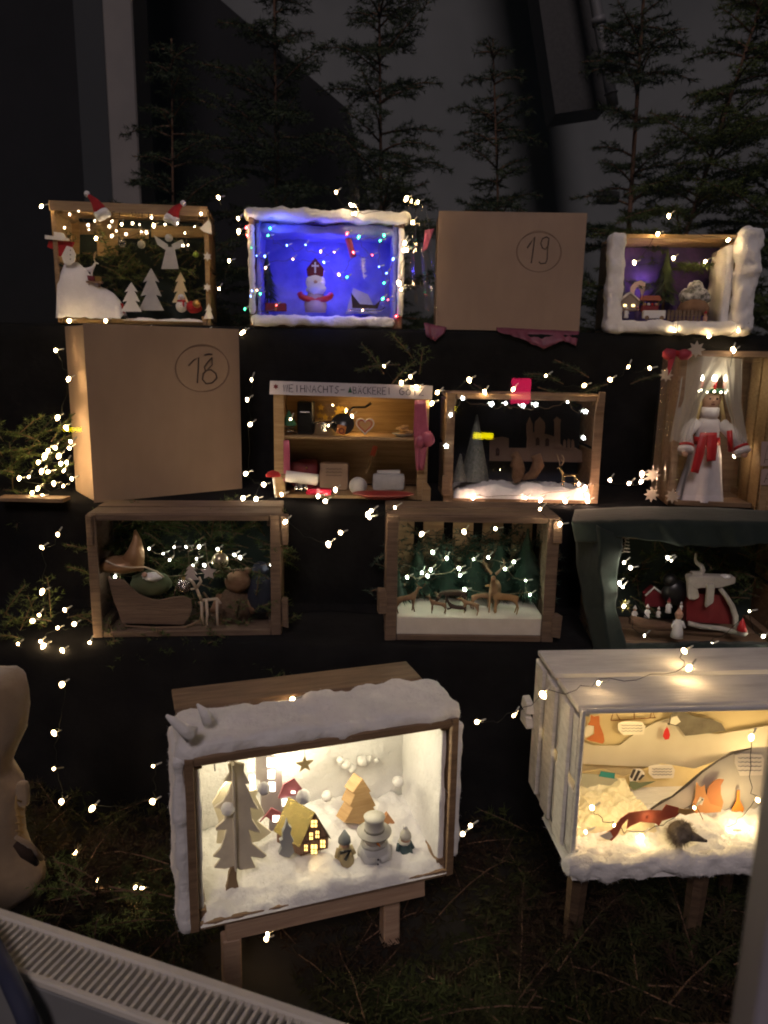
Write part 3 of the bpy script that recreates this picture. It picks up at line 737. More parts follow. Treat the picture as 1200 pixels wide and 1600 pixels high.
# --- 1b blue crate
F = Frame(392, 628, 335, 507, rz=3, z=Z1, Y=Y1 + .01); FB = F
crate(F, 'snow rimmed crate glowing blue inside with a bishop figure', .20, WOOD_B, front=.018, post=.02, nback=3, backm=PAPER)
bl = mat('blue_light_cotton', (.19, .19, .52), .9, (.28, .28, .64), 12, bump=.8, bscale=40)  # the blue lamp's glow is partly put into the cotton's colour
single('cotton_snow_sheet', MB().rbox((0, .182, F.H / 2), (F.W - .03, .02, F.H - .03), .008, amp=.012, freq=12, res=.01, seed=55), bl, 'crumpled cotton sheet with blue light put into its colour behind the bishop figure', 'cotton snow', F, smooth=True)
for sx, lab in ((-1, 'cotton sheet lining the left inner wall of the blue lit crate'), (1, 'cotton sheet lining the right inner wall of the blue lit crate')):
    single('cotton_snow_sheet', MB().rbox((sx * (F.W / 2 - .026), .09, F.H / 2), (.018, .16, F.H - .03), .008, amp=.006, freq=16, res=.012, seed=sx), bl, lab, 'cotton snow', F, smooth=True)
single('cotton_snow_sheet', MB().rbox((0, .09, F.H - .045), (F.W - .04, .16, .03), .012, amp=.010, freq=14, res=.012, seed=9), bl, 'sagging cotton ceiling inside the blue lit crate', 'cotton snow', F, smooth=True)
single('cotton_snow_strip', MB().rbox((.002, .02, F.H - .004), (F.W + .03, .10, .036), .015, amp=.010, freq=20, res=.008, seed=4).fuzz(1500), COTTON, 'thick cotton snow roll along the top of the blue lit crate', 'cotton snow', F, smooth=True)
single('cotton_snow_strip', MB().rbox((-.01, .01, .020), (F.W - .03, .09, .032), .013, amp=.008, freq=24, res=.008, seed=8).fuzz(900), COTTON, 'cotton snow roll along the bottom of the blue lit crate', 'cotton snow', F, smooth=True)
for sx, lab in ((-1, 'cotton snow strip down the left edge of the blue lit crate'), (1, 'cotton snow strip down the right edge of the blue lit crate')):
    single('cotton_snow_strip', MB().rbox((sx * (F.W / 2 - .008), -.008, F.H * .5), (.02, .03, F.H * .78), .009, amp=.004, freq=30, seed=sx), COTTON, lab, 'cotton snow', F, smooth=True)
def bishop(fr, label, x, yb, h, d):
    c = Vector(fr.l(x, yb, d)); t = Thing('bishop_figure', label, 'figurine', fr, c)
    t.part('body', MB().lathe(c, [(h * .20, 0), (h * .22, h * .15), (h * .13, h * .4), (.01, h * .46)], 16, sy=.8), mat('beige_robe', (.45, .33, .28), .8), True)
    t.part('cape', MB().tube([c + Vector((math.cos(a) * h * .30, -abs(math.sin(a)) * h * .1, h * (.34 - .12 * math.sin(a)))) for a in [math.pi * i / 8 for i in range(9)]], h * .06, 7), REDP, True)
    t.part('head', MB().ball(c + Vector((0, 0, h * .56)), (h * .19, h * .15, h * .17)), PAPER, True)
    t.part('beard', MB().ball(c + Vector((h * .02, -h * .07, h * .46)), (h * .20, h * .12, h * .14), lump=.3), COTTON, True)
    t.part('nose', MB().ball(c + Vector((h * .01, -h * .17, h * .55)), h * .035), SKIN, True)
    z = h * .66; t.part('mitre', MB().prism([(c.x - h * .15, c.z + z), (c.x + h * .15, c.z + z), (c.x + h * .17, c.z + z + h * .14), (c.x, c.z + h), (c.x - h * .17, c.z + z + h * .14)], c.y - h * .1, c.y + h * .08), DRED, bevel=.003)
    t.part('cross', MB().box((c.x, c.y - h * .105, c.z + z + h * .16), (h * .03, .002, h * .2)).box((c.x, c.y - h * .106, c.z + z + h * .19), (h * .14, .0016, h * .03)), PAPER)
    return t
bishop(F, 'white bearded bishop figurine with a tall dark red mitre in the blue crate', 493, 488, F.px(80, .03), .03)
t = Thing('toy_fir', 'dim little fir standing at the left inside the blue crate', 'toy fir', F, F.l(418, 490, .1))
def mini_fir(t, fr, c, h, r, m=NEEDLE_D, n=420, part='crown', ln=.018):
    mb = MB(); c = Vector(c)
    for i in range(n):
        u = random.random() ** .8; a = random.uniform(0, 6.28); rr = r * (1 - u) * (1 - .35 * ((u * 5) % 1)) + .004; z = h * (.12 + .88 * u)
        p = c + Vector((math.cos(a) * rr * .35, math.sin(a) * rr * .35, z + .01)); q = c + Vector((math.cos(a) * rr, math.sin(a) * rr, z - .012)); s = Vector((-math.sin(a), math.cos(a), .3)) * ln * .14
        k = len(mb.v); mb.v += [tuple(p - s), tuple(p + s), tuple(q)]; mb.f.append((k, k + 1, k + 2))
    t.part(part, mb, m); t.part('stem', MB().tube([c, c + Vector((0, 0, h * .95))], [r * .08, r * .02], 6), BARK)
mini_fir(t, F, F.l(418, 490, .1), .19, .06, n=600)
t = Thing('candy_cane_cloth', 'red and white striped cane leaning at the right inside the blue crate', 'cane', F, F.l(548, 430, .04))
a, b = Vector(F.l(541, 362, .04)), Vector(F.l(552, 402, .04)); t.part('cane', MB().tube([a + Vector((-.012, 0, -.006)), a, a.lerp(b, .4), b], .011, 10), mat('coral_felt', (.5, .08, .07), .7), True)
t = Thing('white_feather', 'white feathery ornament hanging at the right of the blue crate', 'feather', F, F.l(568, 436, .02))
mb = MB(); a, b = Vector(F.l(566, 404, .02)), Vector(F.l(569, 436, .02))
for i in range(90):
    p = a.lerp(b, random.random()); k = len(mb.v); q = p + Vector((random.uniform(-.014, .014), random.uniform(-.006, .006), random.uniform(.0, .014))); mb.v += [tuple(p), tuple(p + Vector((0, .001, .003))), tuple(q)]; mb.f.append((k, k + 1, k + 2))
t.part('barbs', mb, WHITE); t.part('quill', MB().tube([a, b], .0012, 4), WHITE)
c = Vector(F.l(430, 486, -.0)); t = Thing('red_parcel', 'low dark red wrapped parcel at the left inside the blue crate', 'parcel', F, c); t.part('box', MB().box(c + Vector((0, .03, .014)), (.07, .03, .026)), DRED, bevel=.002); t.part('ribbon', MB().box(c + Vector((0, .0139, .014)), (.006, .003, .027)), GOLD)
c = Vector(F.l(572, 486, .0)); t = Thing('toy_sleigh', 'dark toy sleigh with curled runner at the right inside the blue crate', 'sleigh', F, c)
t.part('seat', MB().prism([(c.x - .045, c.z + .012), (c.x + .04, c.z + .012), (c.x + .05, c.z + .04), (c.x + .03, c.z + .022), (c.x - .02, c.z + .024), (c.x - .05, c.z + .06)], .03, .06), FURD)
t.part('runner', MB().tube([c + Vector(p) for p in ((-.06, .045, .004), (0, .045, .003), (.05, .045, .004), (.065, .045, .016), (.056, .045, .024))], .0025, 5), SILVER)
single('frosted_hill', MB().prism(pts(F, .1, [(540, 490), (552, 450), (575, 460), (590, 490)]), .1, .13), GREYP, 'grey felt mountain shape at the right inside the blue crate', 'felt hill', F)
t = Thing('blue_lamp', 'small blue lamp shining at the top inside the blue crate', 'lamp', F, F.l(462, 372, .12))
c = Vector(F.l(462, 365, .06)); t.part('bulb', MB().ball(F.l(470, 352, .16), .006), mat('blue_bulb', (.1, .15, 1), emis=25), True)
lamp(t, Vector(F.l(466, 362, .10)), 3.6, (.05, .03, 1), .02); lamp(t, Vector(F.l(510, 420, .05)), 1.2, (.08, .07, 1), .02)
c = Vector(F.l(492, 420, .17)); 
lamp(t, Vector(F.l(440, 360, -.05)), .35, (.12, .14, 1), .02); lamp(t, Vector(F.l(500, 470, -.06)), .20, (.12, .14, 1), .02)  # unseen lights added before the crate to tint its rim blue

# --- 1c cardboard 19
def card_box(fr, label, D, m, num, circle, tabs=True):
    t = Thing('cardboard_box', label, 'cardboard box', fr, (0, 0, 0), 'numbered cardboard boxes'); W, H = fr.W, fr.H
    t.part('front_flap', MB().box((0, .0015, H / 2), (W, .003, H), jit=.0008), m, bevel=.0006)
    t.part('box', MB().box((0, D / 2 + .002, H / 2 - .001), (W - .006, D - .004, H - .006)), m, bevel=.002)
    t.part('number', strokes(None, [[Vector(fr.l(x, y, -.0008)) for x, y in q] for q in num], .0021), INK)
    cx, cy, rx, ry = circle
    mm = mat('faint_ink', (.17, .105, .075), .8); l = []
    for k in range(2): l.append([Vector(fr.l(cx + (rx + k * 1.3) * math.cos(a), cy + (ry - k) * math.sin(a) + k, -.0004)) for a in [2 * math.pi * i / 36 for i in range(37)]])
    t.part('circle', strokes(None, l, .0010), mm)
    return t
F = Frame(680, 905, 331, 516, rz=0, z=Z1, Y=Y1 - .015); FC = F
sc = lambda l: [(640 + x / 4, 280 + y / 4) for x, y in l]
nine = [sc([(735, 430), (755, 400), (782, 362), (772, 440), (760, 525)]),
        sc([(868, 390), (872, 370), (855, 360), (830, 372), (820, 400), (830, 430), (850, 438), (868, 410), (868, 385), (862, 440), (860, 500), (850, 525), (820, 528), (808, 515)])]
card_box(F, 'flat cardboard front with a circled handwritten 19', .16, CARD_P, nine, (842, 393, 34, 32))
t = Thing('plum_cloth', 'crumpled plum coloured cloth hanging below the box numbered 19', 'cloth', F, F.l(838, 545, -.03))
o = t.part('cloth', loft(F, [[(775, 512, .0), (905, 518, .0)], [(778, 518, -.028), (815, 530, -.03), (850, 545, -.032), (880, 532, -.03), (900, 540, -.028)]], 40, 4, .012, 14), PURP, True); solid(o, .0015)
t = Thing('plum_cloth', 'small bunch of plum cloth at the lower left corner of the box numbered 19', 'cloth', F, F.l(680, 532, -.02))
o = t.part('cloth', loft(F, [[(662, 504, -.01), (698, 512, -.01)], [(666, 526, -.028), (680, 533, -.03), (694, 520, -.028)]], 16, 4, .012, 8, 3), PURP, True); solid(o, .0015)
t = Thing('pink_ribbon', 'shiny pink ribbon end at the left edge of the box numbered 19', 'ribbon', F, F.l(662, 394, -.02))
o = t.part('ribbon', loft(F, [[(664, 360, -.015), (679, 357, -.02)], [(660, 394, -.02), (667, 390, -.03)]], 6, 4, .004, 4), PINK, True); solid(o, .0012)

# --- 1d snow crate
F = Frame(948, 1158, 366, 522, rz=-4, z=Z1, Y=Y1 - .01); FD = F
crate(F, 'pale wooden crate with thick cotton snow posts and a village scene', .20, WOOD_Y, front=0, post=.02, nback=3, ntop=3)
q4 = lambda l: [(920 + x / 4.615, 360 + y / 4.615) for x, y in l]
W, H = F.W, F.H
single('cotton_snow_strip', MB().rbox((-W / 2 + .008, -.015, H / 2), (.052, .07, H + .006), .020, amp=.010, freq=18, res=.007, seed=2).fuzz(1500), COTTON, 'cotton snow post down the left of the village crate', 'cotton snow', F, smooth=True)
single('cotton_snow_strip', MB().rbox((W / 2 - .012, -.015, H / 2 + .008), (.070, .07, H + .024), .026, amp=.014, freq=15, res=.007, seed=12).fuzz(1800), COTTON, 'broad cotton snow post down the right of the village crate', 'cotton snow', F, smooth=True)
single('cotton_snow_strip', MB().rbox((0, -.012, .018), (W + .02, .07, .040), .016, amp=.008, freq=22, res=.007, seed=22).fuzz(1500), COTTON, 'cotton snow roll along the bottom of the village crate', 'cotton snow', F, smooth=True)
single('cotton_snow_sheet', MB().rbox((W / 2 - .056, .08, H / 2 - .01), (.03, .16, H - .045), .012, amp=.007, freq=18, seed=32), COTTON, 'cotton sheet lining the right inner wall of the village crate', 'cotton snow', F, smooth=True)
nb = mat('night_sky_card', (.045, .028, .13), .9, (.12, .06, .28), 6, fac=(.42, .62))
single('night_sky_card', MB().box((-.01, .186, H / 2), (W - .03, .003, H - .03)), nb, 'dark violet night sky card at the back of the village crate', 'card', F)
t = Thing('toy_fir', 'tall dark snowy fir in front of the violet sky card', 'toy fir', F, F.l(1035, 488, .14)); mini_fir(t, F, F.l(1035, 488, .14), .20, .075, n=900)
t = Thing('toy_fir', 'narrow dark fir at the left edge of the violet sky card', 'toy fir', F, F.l(966, 470, .15)); mini_fir(t, F, F.l(966, 470, .15), .15, .035, n=400)
t = Thing('snowy_bush', 'round toy tree with snow covered crown at right of the village', 'toy tree', F, F.l(1082, 492, .07))
c = Vector(F.l(1082, 492, .07)); t.part('base', MB().lathe(c, [(.05, 0), (.052, .02), (.04, .045), (.02, .06)], 14), FUR, True)
b = MB()
for x, z, r in ((-.024, .058, .027), (.024, .056, .028), (0, .085, .026), (.004, .06, .035)): b.ball(c + Vector((x, -.005, z)), r, 12, 8, lump=.25)
t.part('crown', b, mat('snowy_leaves', (.10, .10, .08), .9, (.55, .55, .52), 60, fac=(.4, .6)), True)
t = Thing('toy_christmas_tree', 'little glittering christmas tree at the left front of the village', 'toy fir', F, F.l(961, 497, .0)); c = Vector(F.l(961, 497, .0)); mini_fir(t, F, c, .085, .034, NEEDLE, n=420)
b = MB(); 
for i in range(16): a = random.uniform(3.3, 6.1); u = random.random(); b.ball(c + Vector((math.cos(a) * .030 * (1 - u), math.sin(a) * .030 * (1 - u), .012 + u * .07)), .0026, 6, 4)
t.part('bauble', b, GOLD, True); b = MB()
for i in range(14): a = random.uniform(3.3, 6.1); u = random.random(); b.ball(c + Vector((math.cos(a) * .030 * (1 - u), math.sin(a) * .030 * (1 - u), .012 + u * .07)), .0028, 6, 4)
t.part('snow_ball', b, WHITE, True)
def house(fr, label, c, w, d, h, rh, wm, rm, name='toy_house', win=None, cat='toy house'):
    t = Thing(name, label, cat, fr, c); x, y, z = c
    t.part('wall', MB().prism([(x - w / 2, z), (x + w / 2, z), (x + w / 2, z + h), (x, z + h + rh), (x - w / 2, z + h)], y, y + d), wm)
    for s in (-1, 1):
        a = Vector((x, 0, z + h + rh + .002)); b = Vector((x + s * (w / 2 + .006), 0, z + h - .006)); n_ = Vector((-(b - a).z * s, 0, (b - a).x * s)).normalized() * .004
        t.part('roof', MB().prism([(a.x, a.z), (b.x, b.z), (b.x + n_.x, b.z + n_.z), (a.x, a.z + .005)], y - .005, y + d + .005), rm)
    if win:
        for k, (u, v) in enumerate(win): t.part('window', MB().box((x + u * w, y - .0008, z + v * h), (w * .16, .002, h * .22)), mat('lit_window', (1, .72, .3), emis=4))
    return t
hw = mat('village_wall', (.30, .24, .20), .8); rs = mat('snow_roof', (.6, .58, .56), .8)
house(F, 'snow roofed toy house behind the glittering christmas tree', F.l(983, 485, .07), .06, .05, .032, .022, hw, rs, win=[(-.25, .5), (.2, .5)])
t = Thing('toy_market_stall', 'brown toy market stall with a red striped roof in the village', 'toy stall', F, F.l(1016, 487, .05)); c = Vector(F.l(1016, 487, .05))
t.part('counter', MB().box(c + Vector((0, .015, .010)), (.052, .03, .02)), DRED); t.part('roof', MB().prism([(c.x - .034, c.z + .036), (c.x + .034, c.z + .036), (c.x + .026, c.z + .052), (c.x - .026, c.z + .052)], c.y - .004, c.y + .034), mat('stall_roof', (.30, .09, .05), .7))
for s in (-1, 1): t.part('post', MB().box(c + Vector((s * .024, .002, .029)), (.003, .003, .018)), WOOD_B)
for i in range(4): t.part('goods', MB().ball(c + Vector((-.018 + i * .012, .005, .024)), .005, 8, 5), [GOLD, WHITE, REDP, SKIN][i], True)
c = Vector(F.l(1022, 500, .01)); t = Thing('white_toy_cart', 'small white box shaped toy cart in front of the market stall', 'toy cart', F, c); t.part('box', MB().box(c + Vector((0, .012, .018)), (.07, .022, .026), jit=.001), PAPER, bevel=.001)
for s in (-1, 1): t.part('wheel', MB().tube([c + Vector((s * .024, -.002, .007)), c + Vector((s * .024, .002, .007))], .007, 10), WOOD_B)
c = Vector(F.l(1068, 502, .015)); t = Thing('toy_fence', 'low brown wooden toy fence right of the white cart', 'toy fence', F, c)
for i in range(9): t.part('picket', MB().box(c + Vector((-.05 + i * .0125, 0, .018)), (.009, .003, .034), jit=.001), WOOD_G)
t.part('rail', MB().box(c + Vector((0, .004, .022)), (.112, .003, .005)), WOOD_G)
c = Vector(F.l(983, 511, -.03)); t = Thing('red_toy_sled', 'bright red toy sled on the snow at the front of the village', 'sled', F, c); t.part('seat', MB().box(c + Vector((0, 0, .012)), (.036, .018, .009), rot=Matrix.Rotation(R(-10), 3, 'Y')), REDP, bevel=.001)
for s in (-1, 1): t.part('runner', MB().tube([c + Vector((-.02, s * .008, .001)), c + Vector((.018, s * .008, .003)), c + Vector((.024, s * .008, .010))], .0014, 5), DRED)
def tiny_person(fr, label, c, h, m, m2=PAPER, cat='figurine', name='toy_figure', group=None):
    c = Vector(c); t = Thing(name, label, cat, fr, c, group); t.part('body', MB().lathe(c, [(h * .22, 0), (h * .2, h * .2), (h * .13, h * .6), (h * .08, h * .68)], 12), m, True)
    t.part('head', MB().ball(c + Vector((0, 0, h * .8)), h * .14), SKIN, True); t.part('hat', MB().lathe(c + Vector((0, 0, h * .84)), [(h * .16, 0), (h * .12, h * .08), (.0005, h * .28)], 10), m2, True)
    for s in (-1, 1): t.part('arm', MB().tube([c + Vector((s * h * .12, 0, h * .6)), c + Vector((s * h * .22, -h * .08, h * .38))], [h * .06, h * .04], 6), m, True)
    return t
tiny_person(F, 'tiny white robed angel beside the glittering christmas tree', F.l(978, 497, -.005), .036, PAPER)
tiny_person(F, 'tiny figure in a peach coat at the right of the toy fence', F.l(1101, 505, -.01), .036, mat('peach', (.5, .28, .2), .7), RED)
tiny_person(F, 'tiny figure in a dark purple coat near the snow roofed toy house', F.l(995, 499, .02), .040, mat('purple_coat', (.06, .03, .10), .7), PURP)
c = Vector(F.l(1125, 514, -.03)); t = Thing('toy_sledge', 'tiny grey toy sledge at the right end of the village snow', 'sled', F, c); t.part('seat', MB().box(c + Vector((0, 0, .012)), (.034, .014, .005), rot=Matrix.Rotation(R(-18), 3, 'Y')), GREYP)
t.part('runner', MB().tube([c + Vector((-.02, -.006, .001)), c + Vector((.02, -.006, .008))], .0014, 5), SILVER)
t = Thing('violet_lamp', 'small violet lamp glowing behind the village arch', 'lamp', F, F.l(1003, 470, .14)); t.part('bulb', MB().ball(F.l(1006, 452, .16), .004), mat('violet_bulb', (.9, .5, 1), emis=14), True)
lamp(t, Vector(F.l(1004, 440, .15)), .11, (.62, .42, 1), .01)
single('paper_arch', cut(F, .13, q4([(300, 480), (300, 410), (330, 375), (375, 360), (410, 380), (405, 440), (380, 480), (372, 430), (350, 405), (330, 440), (325, 480)]), .003), mat('pale_pink_card', (.55, .42, .40), .8), 'pale pink arch shaped card glowing in the village', 'paper arch', F)

# ================================================================== ROW 2
# --- 2a box 18
F = Frame(147, 379, 510, 779, rz=37, z=Z2, Y=2.14); FE = F
s5 = lambda l: [(60 + x * .3, 480 + y * .3) for x, y in l]
eight = [s5([(782, 305), (810, 275), (835, 262), (832, 330), (828, 395)]),
         s5([(866, 250), (884, 244), (905, 246)]), s5([(905, 262), (880, 290), (865, 312), (870, 330), (900, 325), (925, 345), (930, 370), (905, 395), (875, 398), (855, 375), (860, 345), (885, 322), (905, 300), (905, 262)])]
card_box(F, 'large square cardboard box with a circled handwritten 18', .20, CARD, eight, (316, 575, 41, 37))
# --- 2b bakery stall
F = Frame(428, 668, 600, 779, rz=0, z=Z2, Y=2.13); FF = F; W, H = F.W, F.H
t = Thing('bakery_stall', 'wooden toy bakery stall with a handwritten white sign', 'market stall', F, (0, 0, 0)); D = .2
for sx in (-1, 1):
    t.part('side_board', MB().box((sx * (W / 2 - .008), D / 2 + .02, H / 2 - .01), (.012, D - .04, H - .03)), WOOD_Y, bevel=.001)
    t.part('front_post', MB().box((sx * (W / 2 - .018), 0, H / 2 - .012), (.030, .012, H - .03), jit=.001), WOOD_Y, bevel=.0015)
zs = F.l(540, 685, 0)[2]
t.part('shelf', MB().box((0, .09, zs), (W - .035, .17, .009)), WOOD_Y, bevel=.0015)
t.part('base_board', MB().box((0, .1, .006), (W - .03, .19, .010)), WOOD_Y, bevel=.001)
t.part('back_board', MB().box((0, .197, H / 2), (W - .03, .005, H - .03)), WOOD_Y)
t.part('roof_board', MB().box((0, .09, H - .012), (W + .01, .20, .012)), WOOD_B, bevel=.001)
c = F.l(664, 765, -.01); t.part('foot_block', MB().prism([(c[0] - .008, .001), (c[0] + .016, .001), (c[0] + .016, .04), (c[0] + .004, .058), (c[0] - .008, .058)], -.02, -.0065), WOOD_Y)
sg = Thing('bakery_sign', 'long white paper sign with handwritten capitals and a red star', 'sign', F, F.l(548, 620, -.012))
sg.part('board', MB().prism(pts(F, -.014, [(422, 595), (676, 603), (675, 624), (421, 616)]), -.014, -.010), mat('sign_paper', (.58, .54, .58), .8))
GL = {'W': [[(0, 1), (.15, 0), (.5, .9), (.8, 0), (1, 1)]], 'E': [[(1, 1), (0, 1), (0, 0), (1, 0)], [(0, .5), (.8, .5)]], 'I': [[(.5, 1), (.5, 0)]], 'H': [[(0, 1), (0, 0)], [(1, 1), (1, 0)], [(0, .5), (1, .5)]],
      'N': [[(0, 0), (0, 1), (1, 0), (1, 1)]], 'A': [[(0, 0), (.5, 1), (1, 0)], [(.2, .4), (.8, .4)]], 'C': [[(1, .9), (.6, 1), (.1, .7), (.1, .3), (.6, 0), (1, .1)]], 'T': [[(0, 1), (1, 1)], [(.5, 1), (.5, 0)]],
      'S': [[(1, .9), (.5, 1), (.1, .75), (.9, .3), (.5, 0), (0, .1)]], '-': [[(0, .5), (1, .5)]], 'B': [[(0, 0), (0, 1), (.8, .85), (.7, .55), (0, .5), (.9, .35), (.9, .1), (0, 0)]], 'K': [[(0, 1), (0, 0)], [(1, 1), (0, .5), (1, 0)]],
      'R': [[(0, 0), (0, 1), (.9, .85), (.8, .5), (0, .45), (1, 0)]], 'G': [[(1, .85), (.5, 1), (0, .6), (.1, .15), (.6, 0), (1, .2), (1, .45), (.55, .45)]], 'O': [[(.5, 1), (0, .6), (.1, .1), (.5, 0), (.95, .2), (.95, .7), (.5, 1)]], 'Z': [[(0, 1), (1, 1), (0, 0), (1, 0)]],
      'Ä': [[(0, 0), (.5, .85), (1, 0)], [(.2, .35), (.8, .35)], [(.2, 1.1), (.22, 1.0)], [(.78, 1.1), (.8, 1.0)]], 'Ö': [[(.5, .85), (0, .5), (.1, .1), (.5, 0), (.95, .2), (.95, .6), (.5, .85)], [(.3, 1.1), (.32, 1.0)], [(.68, 1.1), (.7, 1.0)]]}
def write(txt, x0, x1, ytop, ybot, slope, d, r):
    r = .0011; l = []; n = len(txt); a = (x1 - x0) / n
    for i, ch in enumerate(txt):
        for q in GL.get(ch, []):
            l.append([Vector(F.l(x0 + a * (i + .1 + .72 * u), ybot - (ybot - ytop) * v + slope * (x0 + a * i - x0), d)) for u, v in q])
    return strokes(None, l, r)
ink2 = mat('dark_pencil', (.045, .04, .06), .8)
sg.part('lettering', write('WEIHNACHTS-', 442, 540, 601, 612, .03, -.0145, .0008), ink2)
sg.part('lettering', write('BÄCKEREI', 551, 612, 604, 615, .03, -.0145, .0008), ink2)
sg.part('lettering', write('GÖTZ', 623, 664, 606, 617, .03, -.0145, .0008), ink2)
c = F.l(431, 604, -.015); sg.part('red_star', star_mb(.008, .002, 6, .55, c), DRED); c = F.l(547, 609, -.015)
sg.part('green_fir', MB().prism([(c[0] - .006, c[2] - .008), (c[0] + .006, c[2] - .008), (c[0], c[2] + .009)], c[1] - .001, c[1] + .001), GREENP)
ztop = zs + .0046
def atz(x, d, z): q = F.l(x, 700, d); return Vector((q[0], d, z))
t = Thing('small_felt_tree', 'little green felt tree with wire spiral on the bakery shelf', 'ornament', F, atz(452, .03, ztop)); c = atz(452, .03, ztop)
t.part('leaves', MB().lathe(c, [(.024, .028), (.020, .034), (.012, .05), (.001, .072)], 8), GREENP); t.part('spiral', MB().tube([c + Vector((.022 * math.cos(i * .7) * (1 - i / 50), .022 * math.sin(i * .7) * (1 - i / 50), .003 + i * .0012)) for i in range(24)], .0016, 5), SILVER, True)
t = Thing('toy_oven', 'black toy oven at the left of the bakery shelf', 'toy oven', F, atz(477, .04, ztop)); c = atz(477, .04, ztop)
t.part('body', MB().box(c + Vector((0, .03, .048)), (.046, .06, .096)), BLACK, bevel=.003); t.part('door', MB().box(c + Vector((0, -.002, .036)), (.036, .003, .05)), mat('oven_glass', (.02, .02, .02), .1), bevel=.001); t.part('handle', MB().tube([c + Vector((-.014, -.007, .066)), c + Vector((.014, -.007, .066))], .0018, 6), SILVER)
t = Thing('steel_pot', 'shiny steel toy pot with handles on the bakery shelf', 'toy pot', F, atz(507, .05, ztop)); c = atz(507, .05, ztop)
t.part('pot', MB().lathe(c, [(.030, 0), (.034, .004), (.035, .036), (.037, .038), (.032, .038), (.031, .01), (.001, .008)], 24), SILVER, True)
for s in (-1, 1): t.part('handle', MB().tube([c + Vector((s * .035, -.008, .03)), c + Vector((s * .046, 0, .031)), c + Vector((s * .035, .008, .03))], .0022, 6), BLACK, True)
cook = mat('cookie_dough', (.55, .33, .13), .8, (.62, .40, .18), 40)
t = Thing('cookie_jar', 'glass jar full of yellow star cookies on the bakery shelf', 'jar', F, atz(520, .11, ztop)); c = atz(520, .11, ztop)
yl = mat('yellow_icing', (.70, .45, .05), .6)
for i in range(14): t.part('cookie', star_mb(.011, .005, 5, .5, c + Vector((random.uniform(-.045, .045), random.uniform(-.01, .01), random.uniform(.045, .085)))), yl)
t.part('jar', MB().lathe(c, [(.054, 0), (.056, .005), (.056, .085), (.050, .094), (.048, .094)], 24, sy=.4), clear_film('jar_glass', (1, 1, 1), .12, .05), True)
t = Thing('frying_pan', 'black toy frying pan tilted against the jar with a long handle', 'toy pan', F, atz(535, .02, ztop)); c = atz(535, .02, ztop)
ro = Matrix.Rotation(R(62), 3, 'X'); m_ = MB().lathe((0, 0, 0), [(.027, 0), (.033, .010), (.034, .010), (.030, .001), (.0005, .0015)], 24); m_.v = [tuple(ro @ Vector(v) + c + Vector((0, .02, .030))) for v in m_.v]
t.part('pan', m_, BLACK, True); t.part('handle', MB().tube([c + Vector((.01, .025, .062)), c + Vector((.03, .02, .082)), c + Vector((.065, .01, .084)), c + Vector((.082, .01, .096))], [.004, .0035, .0035, .005], 6), BLACK, True)
t = Thing('letter_cookie', 'square orange iced cookie standing in front of the black pan', 'cookie', F, atz(533, .0, ztop)); c = atz(533, .0, ztop)
t.part('cookie', MB().box(c + Vector((0, .0, .02)), (.026, .005, .026), rot=Matrix.Rotation(R(12), 3, 'Y')), mat('orange_icing', (.62, .22, .05), .6), bevel=.002); t.part('ring', MB().tube([c + Vector((.001 + .007 * math.cos(i * .52), -.003, .017 + .007 * math.sin(i * .52))) for i in range(13)], .0016, 5), DRED)
t = Thing('heart_cookie', 'big heart shaped cookie with white and red icing on the bakery shelf', 'cookie', F, atz(570, .02, ztop)); c = atz(570, .02, ztop)
def heart(s, cx, cz): return [(cx + s * .058 * 16 * math.sin(a) ** 3 / 16, cz + s * .058 * (13 * math.cos(a) - 5 * math.cos(2 * a) - 2 * math.cos(3 * a) - math.cos(4 * a)) / 16) for a in [2 * math.pi * i / 28 for i in range(28)]]
t.part('cookie', MB().prism(heart(.50, c.x, c.z + .032), c.y, c.y + .006), cook, bevel=.001); t.part('white_icing', MB().tube([(x, c.y - .0005, z) for x, z in heart(.44, c.x, c.z + .032)] + [(heart(.44, c.x, c.z + .032)[0][0], c.y - .0005, heart(.44, c.x, c.z + .032)[0][1])], .0014, 5), WHITE); t.part('red_icing', MB().tube([(x, c.y - .0005, z) for x, z in heart(.33, c.x, c.z + .032)], .0012, 5), REDP)
t = Thing('cookie_plate', 'small plate heaped with pale cookies at the right of the bakery shelf', 'plate', F, atz(630, .04, ztop)); c = atz(630, .04, ztop)
t.part('plate', MB().lathe(c, [(.02, 0), (.034, .008), (.035, .009), (.001, .003)], 20), GREYP, True)
for i in range(9): t.part('cookie', MB().lathe(c + Vector((random.uniform(-.02, .02), random.uniform(-.015, .01), .006 + i * .0026)), [(.011, 0), (.011, .004), (.001, .0045)], 9), cook)
zf = .0112
t = Thing('red_apron_bag', 'dark red cloth bag in the lower left of the bakery stall', 'bag', F, atz(474, .11, zf)); c = atz(474, .11, zf); t.part('bag', MB().rbox(c + Vector((0, .02, .045)), (.09, .05, .088), .02, amp=.008, freq=25), DRED, True); t.part('button', MB().ball(c + Vector((.01, -.008, .065)), .003), GOLD, True)
t = Thing('paper_sack', 'brown paper sack with faded lettering inside the bakery stall', 'paper sack', F, atz(522, .08, zf)); c = atz(522, .08, zf); t.part('sack', MB().rbox(c + Vector((0, .02, .042)), (.088, .04, .084), .008, amp=.004, freq=30), CARD, True)
l = []
for r_ in range(3): l.append([c + Vector((-.024 + k * .006, -.0035, .066 - r_ * .010 + .002 * (k % 2))) for k in range(9)])
t.part('print', strokes(None, l, .0008), INK)
